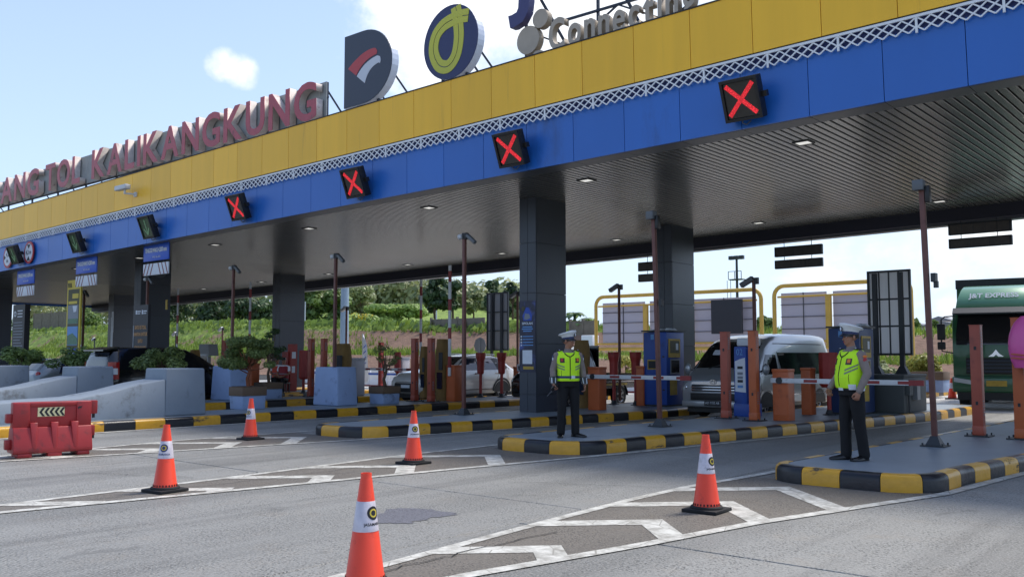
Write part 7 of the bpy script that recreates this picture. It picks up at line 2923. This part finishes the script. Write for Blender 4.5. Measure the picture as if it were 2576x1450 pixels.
# flowering shrub
random.seed(31)
b = atV(925, 815, 60)
t = thing('flowering_shrub', 'shrub with yellow flowers below the bright green trees', 'shrub', (b.x, 60, bank_z(b.x, 60)))
cl = [(Vector((random.uniform(-1.2, 1.2), random.uniform(-.5, .5), random.uniform(0.4, 1.4))), (0.6, 0.5, 0.45)) for _ in range(7)]
link('foliage', leaves_mesh('foliage', 'leaf_light', crown_quads(cl, 700, 0.3)), t)
link('flowers', leaves_mesh('flowers', 'flower_yellow', crown_quads([(c + Vector((0, -0.2, 0.2)), r) for c, r in cl[:4]], 160, 0.22)), t)
part('stem', MB().cyl((0, 0, -0.1), (0, 0, 0.8), 0.08, 0.04, 8), 'bark', t)

# ---- planters with small trees


def planter(label, u, v, w_=0.52, d=0.62, h=0.52):
    t = thing('planter', label, 'planter', (u, v, IZ), group='blue and brown planter boxes')
    part('lower_box', MB().taper(-w_ / 2, w_ / 2, -d / 2, d / 2, 0, h * 0.6, -0.01, -0.01), 'block_blue', t, bevel=0.01)
    part('upper_box', MB().box(-w_ / 2 - 0.03, w_ / 2 + 0.03, -d / 2 - 0.03, d / 2 + 0.03, h * 0.6, h), 'planter_brown', t, bevel=0.008)
    part('soil', MB().box(-w_ / 2 + 0.02, w_ / 2 - 0.02, -d / 2 + 0.02, d / 2 - 0.02, h, h + 0.012), 'soil', t)
    return t


def bonsai(label, u, v, z, h, hw, n, leaf='leaf_bonsai', seed=1, trunk='bark_red', size=0.055, sparse=False, group='small trees in planters', flat=0.6, nc=15):
    random.seed(seed)
    t = thing('potted_tree', label, 'small tree', (u, v, z), group=group)
    m = MB()
    pts = [Vector((0.02, 0, 0)), Vector((-0.04, 0.0, h * 0.16)), Vector((0.05, 0.02, h * 0.34)), Vector((0.0, 0, h * 0.6))]
    m.tube(pts, [0.055, 0.042, 0.032, 0.014], 8)
    cl = []
    for k in range(nc if not sparse else 9):
        a = random.uniform(0, 2 * math.pi)
        f = random.uniform(0.25, 1)
        rad = hw * (1.05 - 0.8 * max(0, f - 0.35)) * random.uniform(0.3, 0.95)
        c = Vector((rad * math.cos(a), rad * math.sin(a), h * (0.28 + 0.66 * f)))
        r = hw * random.uniform(0.22, 0.36)
        cl.append((c, (r, r, r * flat)))
        m.tube([pts[1].lerp(pts[3], random.uniform(0.2, 0.9)), pts[2].lerp(c, 0.6) + Vector((0, 0, -0.05)), c], [0.018, 0.012, 0.004], 6)
    part('trunk', m, trunk, t, smooth=True)
    link('crown', leaves_mesh('crown', leaf, crown_quads(cl, n, size, 0.8)), t)
    return t


p = at(598, 1029, IZ)
planter('planter box in front of the blue blocks, behind the farthest cone', p.x - 0.1, p.y + 0.35, 0.56, 0.66, 0.56)
bonsai('dense leafy little tree in the front planter', p.x - 0.1, p.y + 0.35, IZ + 0.56, 1.25, 0.70, 11000, 'leaf_bonsai', 3, size=0.06, nc=30)
p = at(950, 1015, IZ)
planter('planter box between the blue block and the sensor posts', p.x - 0.05, p.y + 0.30, 0.56, 0.6, 0.48)
bonsai('bare branched little tree in the planter by the sensor posts', p.x - 0.05, p.y + 0.30, IZ + 0.48, 1.25, 0.55, 900, 'leaf_bonsai', 9, 'bark', 0.05, True)
p = at(683, 1004, IZ)
planter('planter box in front of the seated workers', -25.0, 17.3, 0.6, 0.6, 0.5)
bonsai('dark little tree in the planter before the seated workers', -25.0, 17.3, IZ + 0.5, 1.75, 0.5, 2000, 'leaf_dark', 11, 'bark', 0.06)
for lab, plab, u, v, hw, sd in (('wide leafy shrub rising behind the front ramp barrier', 'planter box hidden behind the front ramp barrier', -24.6, 13.45, 0.80, 21),
                               ('wide leafy shrub behind the middle ramp barrier', 'planter box hidden behind the middle ramp barrier', -29.4, 13.2, 0.80, 22),
                               ('wide leafy shrub at the left edge behind the barriers', 'planter box hidden behind the left ramp barrier', -33.6, 13.2, 0.85, 23)):
    planter(plab, u, v, 0.7, 0.7, 0.62)
    bonsai(lab, u, v, IZ + 0.62, 0.95, hw, 3600, 'leaf_mid' if sd != 21 else 'leaf_bonsai', sd, 'bark', 0.085, flat=0.65)

# ---- shrubs beyond the canopy
for i, (lab, x, V, yt, wp, lf_) in enumerate((('yellow green clipped shrub right of the jeep', 1575, 36, 892, 60, 'leaf_yellow'), ('yellow green clipped shrub beside the blue kiosk', 1625, 35, 888, 50, 'leaf_yellow'))):
    tree(lab, x, V, yt, wp, lf_, 900, 0.16, 0.15, 1.0, 300 + i, 'clipped shrubs beyond the canopy', 0.0, 'shrub')
FI = island('small far island with planter beyond the canopy, left of the truck', [(-12.6, 36), (-12.6, 42)], [(-10.6, 36), (-10.6, 42)], 35.6, 42.0, 0.6)
tree('bushy olive tree on the far island left of the truck', 2325, 37.5, 892, 130, 'leaf_yellow', 2600, 0.15, 0.3, 1.0, 310, 'trees on the far island', 0.2, 'broadleaf_tree')
tree('low grey green bush behind the road sign base', 2215, 39.5, 905, 90, 'leaf_olive', 1400, 0.16, 0.2, 1.0, 311, 'trees on the far island', 0.0, 'shrub')
p = atV(2360, 1000, 37.5)
planter('far blue planter box left of the truck', p.x, 36.6, 1.1, 0.8, 0.75)
p = at(2396, 1003, 0)
c = thing('traffic_cone', 'tiny far cone left of the truck wheel', 'traffic cone', (p.x, p.y, 0.004), group='orange traffic cones on the road')
part('base', MB().box(-0.2, 0.2, -0.2, 0.2, 0, 0.04), 'black_rubber', c)
part('cone_body', MB().lathe([(0.15, 0.04), (0.04, 0.75)], 16), 'cone_orange', c, smooth=True)
part('reflective_band', MB().lathe([(0.099, 0.38), (0.07, 0.58)], 16), 'cone_band', c, smooth=True)

# ---- white and blue water barriers across the far lanes
k = 0
for x0, x1, y, V in ((690, 1020, 958, 31.5), (1470, 1660, 960, 33.0)):
    a, b = atV(x0, y, V).x, atV(x1, y, V).x
    u = a
    while u < b:
        k += 1
        t = thing('water_barrier', 'white water barrier with a blue stripe beyond the toll lanes', 'road barrier', (u + 0.7, V, 0.0), group='row of white and blue barriers beyond the lanes')
        part('body', MB().prism([(-0.25, 0), (0.25, 0), (0.2, 0.25), (0.1, 0.35), (0.09, 0.8), (-0.09, 0.8), (-0.1, 0.35), (-0.2, 0.25)], -0.68, 0.68, 'x'), 'barrier_white', t, bevel=0.02)
        part('blue_stripe', MB().box(-0.685, 0.685, -0.097, 0.097, 0.58, 0.68), 'barrier_blue', t)
        part('red_foot', MB().box(-0.683, 0.683, -0.252, 0.252, 0.0, 0.07), 'boom_red', t)
        u += 1.42

# ---- billboards seen from behind in yellow pipe frames


def billboard(label, x0, y0, x1, y1, ybot, V, mids, cells, black=None):
    a, b = atV(x0, y0, V), atV(x1, y1, V)
    zt, zb = (a.z + b.z) / 2, atV((x0 + x1) / 2, ybot, V).z
    t = thing('billboard', label, 'billboard', ((a.x + b.x) / 2, V, 0), group='billboards seen from behind')
    hw = (b.x - a.x) / 2
    r = 0.10
    cr = 0.5
    pts = [(-hw, 0, 0.0), (-hw, 0, zt - cr)]
    for i in range(1, 6):
        q_ = math.pi / 2 * i / 6
        pts.append((-hw + cr - cr * math.cos(q_), 0, zt - cr + cr * math.sin(q_)))
    pts += [(-hw + cr, 0, zt), (hw - cr, 0, zt)]
    for i in range(1, 6):
        q_ = math.pi / 2 * i / 6
        pts.append((hw - cr + cr * math.sin(q_), 0, zt - cr + cr * math.cos(q_)))
    pts += [(hw, 0, zt - cr), (hw, 0, 0)]
    part('pipe_frame', MB().tube(pts, r, 10), 'pipe_yellow', t, smooth=True)
    part('lower_pipe', MB().cyl((-hw, 0, zb), (hw, 0, zb), r * 0.9, n=10), 'pipe_yellow', t, smooth=True)
    part('lower_pipe', MB().cyl((-hw, 0, zb + 0.28), (hw, 0, zb + 0.28), r * 0.55, n=10), 'pipe_yellow', t, smooth=True)
    for m in mids:
        x = -hw + 2 * hw * m
        part('mid_post', MB().box(x - 0.12, x + 0.12, -0.1, 0.1, zb, zt - 0.55), 'pipe_yellow', t)
    zt2 = zt - 0.33
    part('upper_pipe', MB().cyl((-hw + 0.2, -0.05, zt2 - 0.20), (hw - 0.2, -0.05, zt2 - 0.20), r * 0.5, n=10), 'pipe_yellow', t, smooth=True)
    segs = [0.02] + list(mids) + [0.98]
    for s0, s1 in zip(segs, segs[1:]):
        xa, xb = -hw + 2 * hw * s0 + 0.14, -hw + 2 * hw * s1 - 0.14
        nx, nz = cells, 4
        for i in range(nx):
            for j in range(nz):
                px0, px1 = xa + (xb - xa) * i / nx, xa + (xb - xa) * (i + 1) / nx
                pz0, pz1 = zb + 0.3 + (zt2 - zb - 0.3) * j / nz, zb + 0.3 + (zt2 - zb - 0.3) * (j + 1) / nz
                part('panel', MB().box(px0 + 0.012, px1 - 0.012, 0.16, 0.2, pz0 + 0.012, pz1 - 0.012), 'panel_backlit', t)
        for j in range(1, nz):
            pz = zb + 0.3 + (zt2 - zb - 0.3) * j / nz
            part('rail', MB().box(xa, xb, 0.1, 0.155, pz - 0.012, pz + 0.012), 'frame_dark', t)
        for i in range(1, nx):
            px = xa + (xb - xa) * i / nx
            part('rail', MB().box(px - 0.012, px + 0.012, 0.11, 0.158, zb + 0.3, zt2), 'frame_dark', t)
    if black:
        p0, p1 = atV(black[0], black[1], V - 0.3), atV(black[2], black[3], V - 0.3)
        cx = (a.x + b.x) / 2
        part('black_panel', MB().box(p0.x - cx, p1.x - cx, -0.5, -0.3, p1.z, p0.z), 'sign_black', t)
    return t


billboard('long billboard back with a black panel, behind the blue kiosk and van', 1499, 748, 1914, 726, 876, 42.0, (0.33, 0.60), 2, (1793, 755, 1870, 838))
billboard('billboard back in a yellow pipe frame left of the dark road sign', 1947, 722, 2290, 700, 872, 42.0, (0.42,), 2)

# ---- masts
p = atV(1853, 650, 90)
t = thing('light_mast', 'dark floodlight mast above the long billboard', 'light mast', (p.x, 90, 0))
part('mast', MB().cyl((0, 0, 0), (0, 0, p.z), 0.2, 0.12, 10), 'frame_dark', t, smooth=True)
part('platform', MB().box(-0.75, 0.75, -0.5, 0.5, p.z - 2.3, p.z - 2.2), 'frame_dark', t)
for a in (-0.75, 0, 0.75):
    part('railing', MB().bar((a, -0.5, p.z - 2.2), (a, -0.5, p.z - 1.4), 0.06), 'frame_dark', t)
part('railing', MB().bar((-0.75, -0.5, p.z - 1.4), (0.75, -0.5, p.z - 1.4), 0.06), 'frame_dark', t)
for a in (-0.6, 0, 0.6):
    part('floodlight', MB().box(a - 0.24, a + 0.24, -0.25, 0.15, p.z - 0.1, p.z + 0.3, Matrix.Rotation(0.0, 4, 'X')), 'frame_dark', t)
part('ladder', MB().bar((-0.75, 0, 1), (-0.75, 0, p.z - 2.3), 0.05).bar((-1.15, 0, 1), (-1.15, 0, p.z - 2.3), 0.05), 'steel_grey', t)
p = atV(868, 720, 38)
t = thing('grey_mast', 'thick pale blue grey mast behind the blue block', 'mast', (p.x, 38, 0))
part('shaft', MB().cyl((0, 0, 0), (0, 0, p.z + 6), 0.30, 0.22, 14), 'pole_bluegrey', t, smooth=True)
for lab, x, yt, yb, V in (('white feather flag behind the bare planter tree', 913, 838, 985, 29.0), ('white feather flag left of the poster column', 1308, 872, 990, 28.0)):
    a, b = atV(x, yt, V), atV(x, yb, V)
    t = thing('feather_flag', lab, 'flag', (a.x, V, 0.0), group='white feather flags')
    h = a.z
    part('pole', MB().cyl((-0.02, 0, 0), (-0.02, 0, h), 0.02, n=6), 'cam_white', t)
    m = MB()
    n = 12
    rows = []
    for i in range(n + 1):
        f = i / n
        z = h - f * (h - 0.35)
        w_ = 0.42 * math.sqrt(min(1, f * 1.8)) * (1 if f < 0.9 else 1 - (f - 0.9) * 3)
        rows.append([(0.0, 0.02 * math.sin(f * 7), z), (w_ * 0.5, 0.05 * math.sin(f * 9 + 1), z - 0.05), (w_, 0.04 * math.sin(f * 8), z - 0.12)])
    m.loft(rows, cap=False, closed=False)
    part('cloth', m, 'flag_white', t, smooth=True)
    for k in range(4):
        part('lettering', MB().bar((0.12, -0.06, h - 0.7 - k * 0.28), (0.3, -0.06, h - 0.55 - k * 0.28), 0.05, 0.01), 'print_blue', t)

# ---- low walls and boxes on the bank
for lab, x0, x1, V, h in (('low concrete wall on the embankment left of the grey sign back', 1085, 1220, 57.0, 0.9), ('low stone wall beside the banana plants', 1435, 1500, 55.5, 1.1), ('grey concrete wall at the foot of the trees, far left', 85, 170, 62.0, 3.0)):
    a, b = atV(x0, 820, V), atV(x1, 820, V)
    gz = min(bank_z(a.x, V), bank_z(b.x, V))
    t = thing('wall', lab, 'wall', ((a.x + b.x) / 2, V, gz - 0.2))
    L = b.x - a.x
    n = max(2, int(L / 2.5))
    for i in range(n):
        part('wall_panel', MB().box(-L / 2 + L * i / n + 0.02, -L / 2 + L * (i + 1) / n - 0.02, -0.06, 0.06, 0, h + 0.2), 'wall_stone', t)
        part('post', MB().box(-L / 2 + L * i / n - 0.08, -L / 2 + L * i / n + 0.08, -0.1, 0.1, 0, h + 0.35), 'wall_stone', t)
p = atV(1484, 832, 54)
tag(part('white_box', MB().box(-0.5, 0.5, -0.4, 0.4, -0.4, 0.9), 'barrier_white', None, loc=(p.x, 54, bank_z(p.x, 54)), bevel=0.05), 'white box at the foot of the banana plants', 'box')
p = atV(82, 905, 34)
t = thing('blue_bin', 'blue container behind the pale grey car, far left', 'container', (p.x, 34, 0))
part('body', MB().taper(-1.1, 1.1, -0.7, 0.7, 0, 1.25, -0.05, -0.05), 'kiosk_blue', t, bevel=0.02)
part('lid', MB().box(-1.2, 1.2, -0.8, 0.8, 1.25, 1.36), 'kiosk_navy', t)
# small wooden poles of a fence on the bank
for i, (lab, x, V, yt) in enumerate((('thin pale pole among the large leaved trees', 768, 57, 758), ('thin pale pole by the tall dark tree', 1098, 57, 780))):
    p = atV(x, yt, V)
    gz = bank_z(p.x, V)
    tag(part('thin_pole', MB().cyl((0, 0, -0.2), (0, 0, p.z - gz), 0.07, 0.05, 8), 'cam_white', None, loc=(p.x, V, gz)), lab, 'pole')
# distant houses on the right
random.seed(77)
for i, (lab, x, y, V, w_, h) in enumerate((('grey roofed far house left of the pole', 2312, 812, 190, 9, 3), ('long low far house right of the pole', 2380, 808, 185, 12, 3.2), ('far house with a raised roof beside the truck mirror', 2372, 796, 210, 7, 5), ('small far house at the gap by the truck', 2340, 815, 200, 6, 3))):
    h *= 0.45
    w_ *= 0.7
    p = atV(x, y, V)
    t = thing('house', lab, 'house', (p.x, V, p.z - h - 3.0), group='far houses beyond the embankment')
    part('wall', MB().box(-w_ / 2, w_ / 2, -3, 3, 0, h + 2), 'house_wall', t)
    part('roof', MB().prism([(-w_ / 2 - 0.4, h + 2), (w_ / 2 + 0.4, h + 2), (0.0, h + 3.0)], -3.4, 3.4), 'house_roof', t)
    for k in range(2):
        part('window', MB().box(-w_ / 4 + k * w_ / 2 - 0.4, -w_ / 4 + k * w_ / 2 + 0.4, -3.06, -3.0, h + 0.6, h + 1.5), 'glass_dark', t)
rise = MB()
V_, F_ = [], []
for j in range(14):
    for i in range(60):
        u, v = -190 + i * 6.0, 120 + j * 12.0
        rise.v.append((u, v, -0.4 + 4.6 * sstep(0, 8, j) + 1.0 * mnoise.noise((u * 0.03, v * 0.03, 4))))
for j in range(13):
    for i in range(59):
        a = j * 60 + i
        rise.f.append((a, a + 1, a + 61, a + 60))
hill = part('hill', rise, 'bank', None, smooth=True)
tag(hill, kind='structure')
for i, (lab, x, V, yt) in enumerate((('far tree left of the distant houses', 2300, 170, 800), ('far tree between the distant houses', 2350, 175, 806), ('far tree beside the truck mirror', 2405, 172, 802))):
    tree(lab, x, V, yt, 26, 'leaf_mid', 500, 0.9, 0.2, 1.0, 400 + i, 'far trees by the houses', atV(x, 832, V).z)
p = atV(2275, 755 + 18, 150)
t = thing('street_lamp', 'thin far street lamp left of the brown pole', 'street lamp', (atV(2292, 800, 150).x, 150, 0))
part('post', MB().cyl((0, 0, 0), (0, 0, p.z + 1), 0.12, 0.07, 8), 'steel_grey', t)
part('arm', MB().bar((0, 0, p.z + 1), (-1.6, 0, p.z + 1.2), 0.09), 'steel_grey', t)
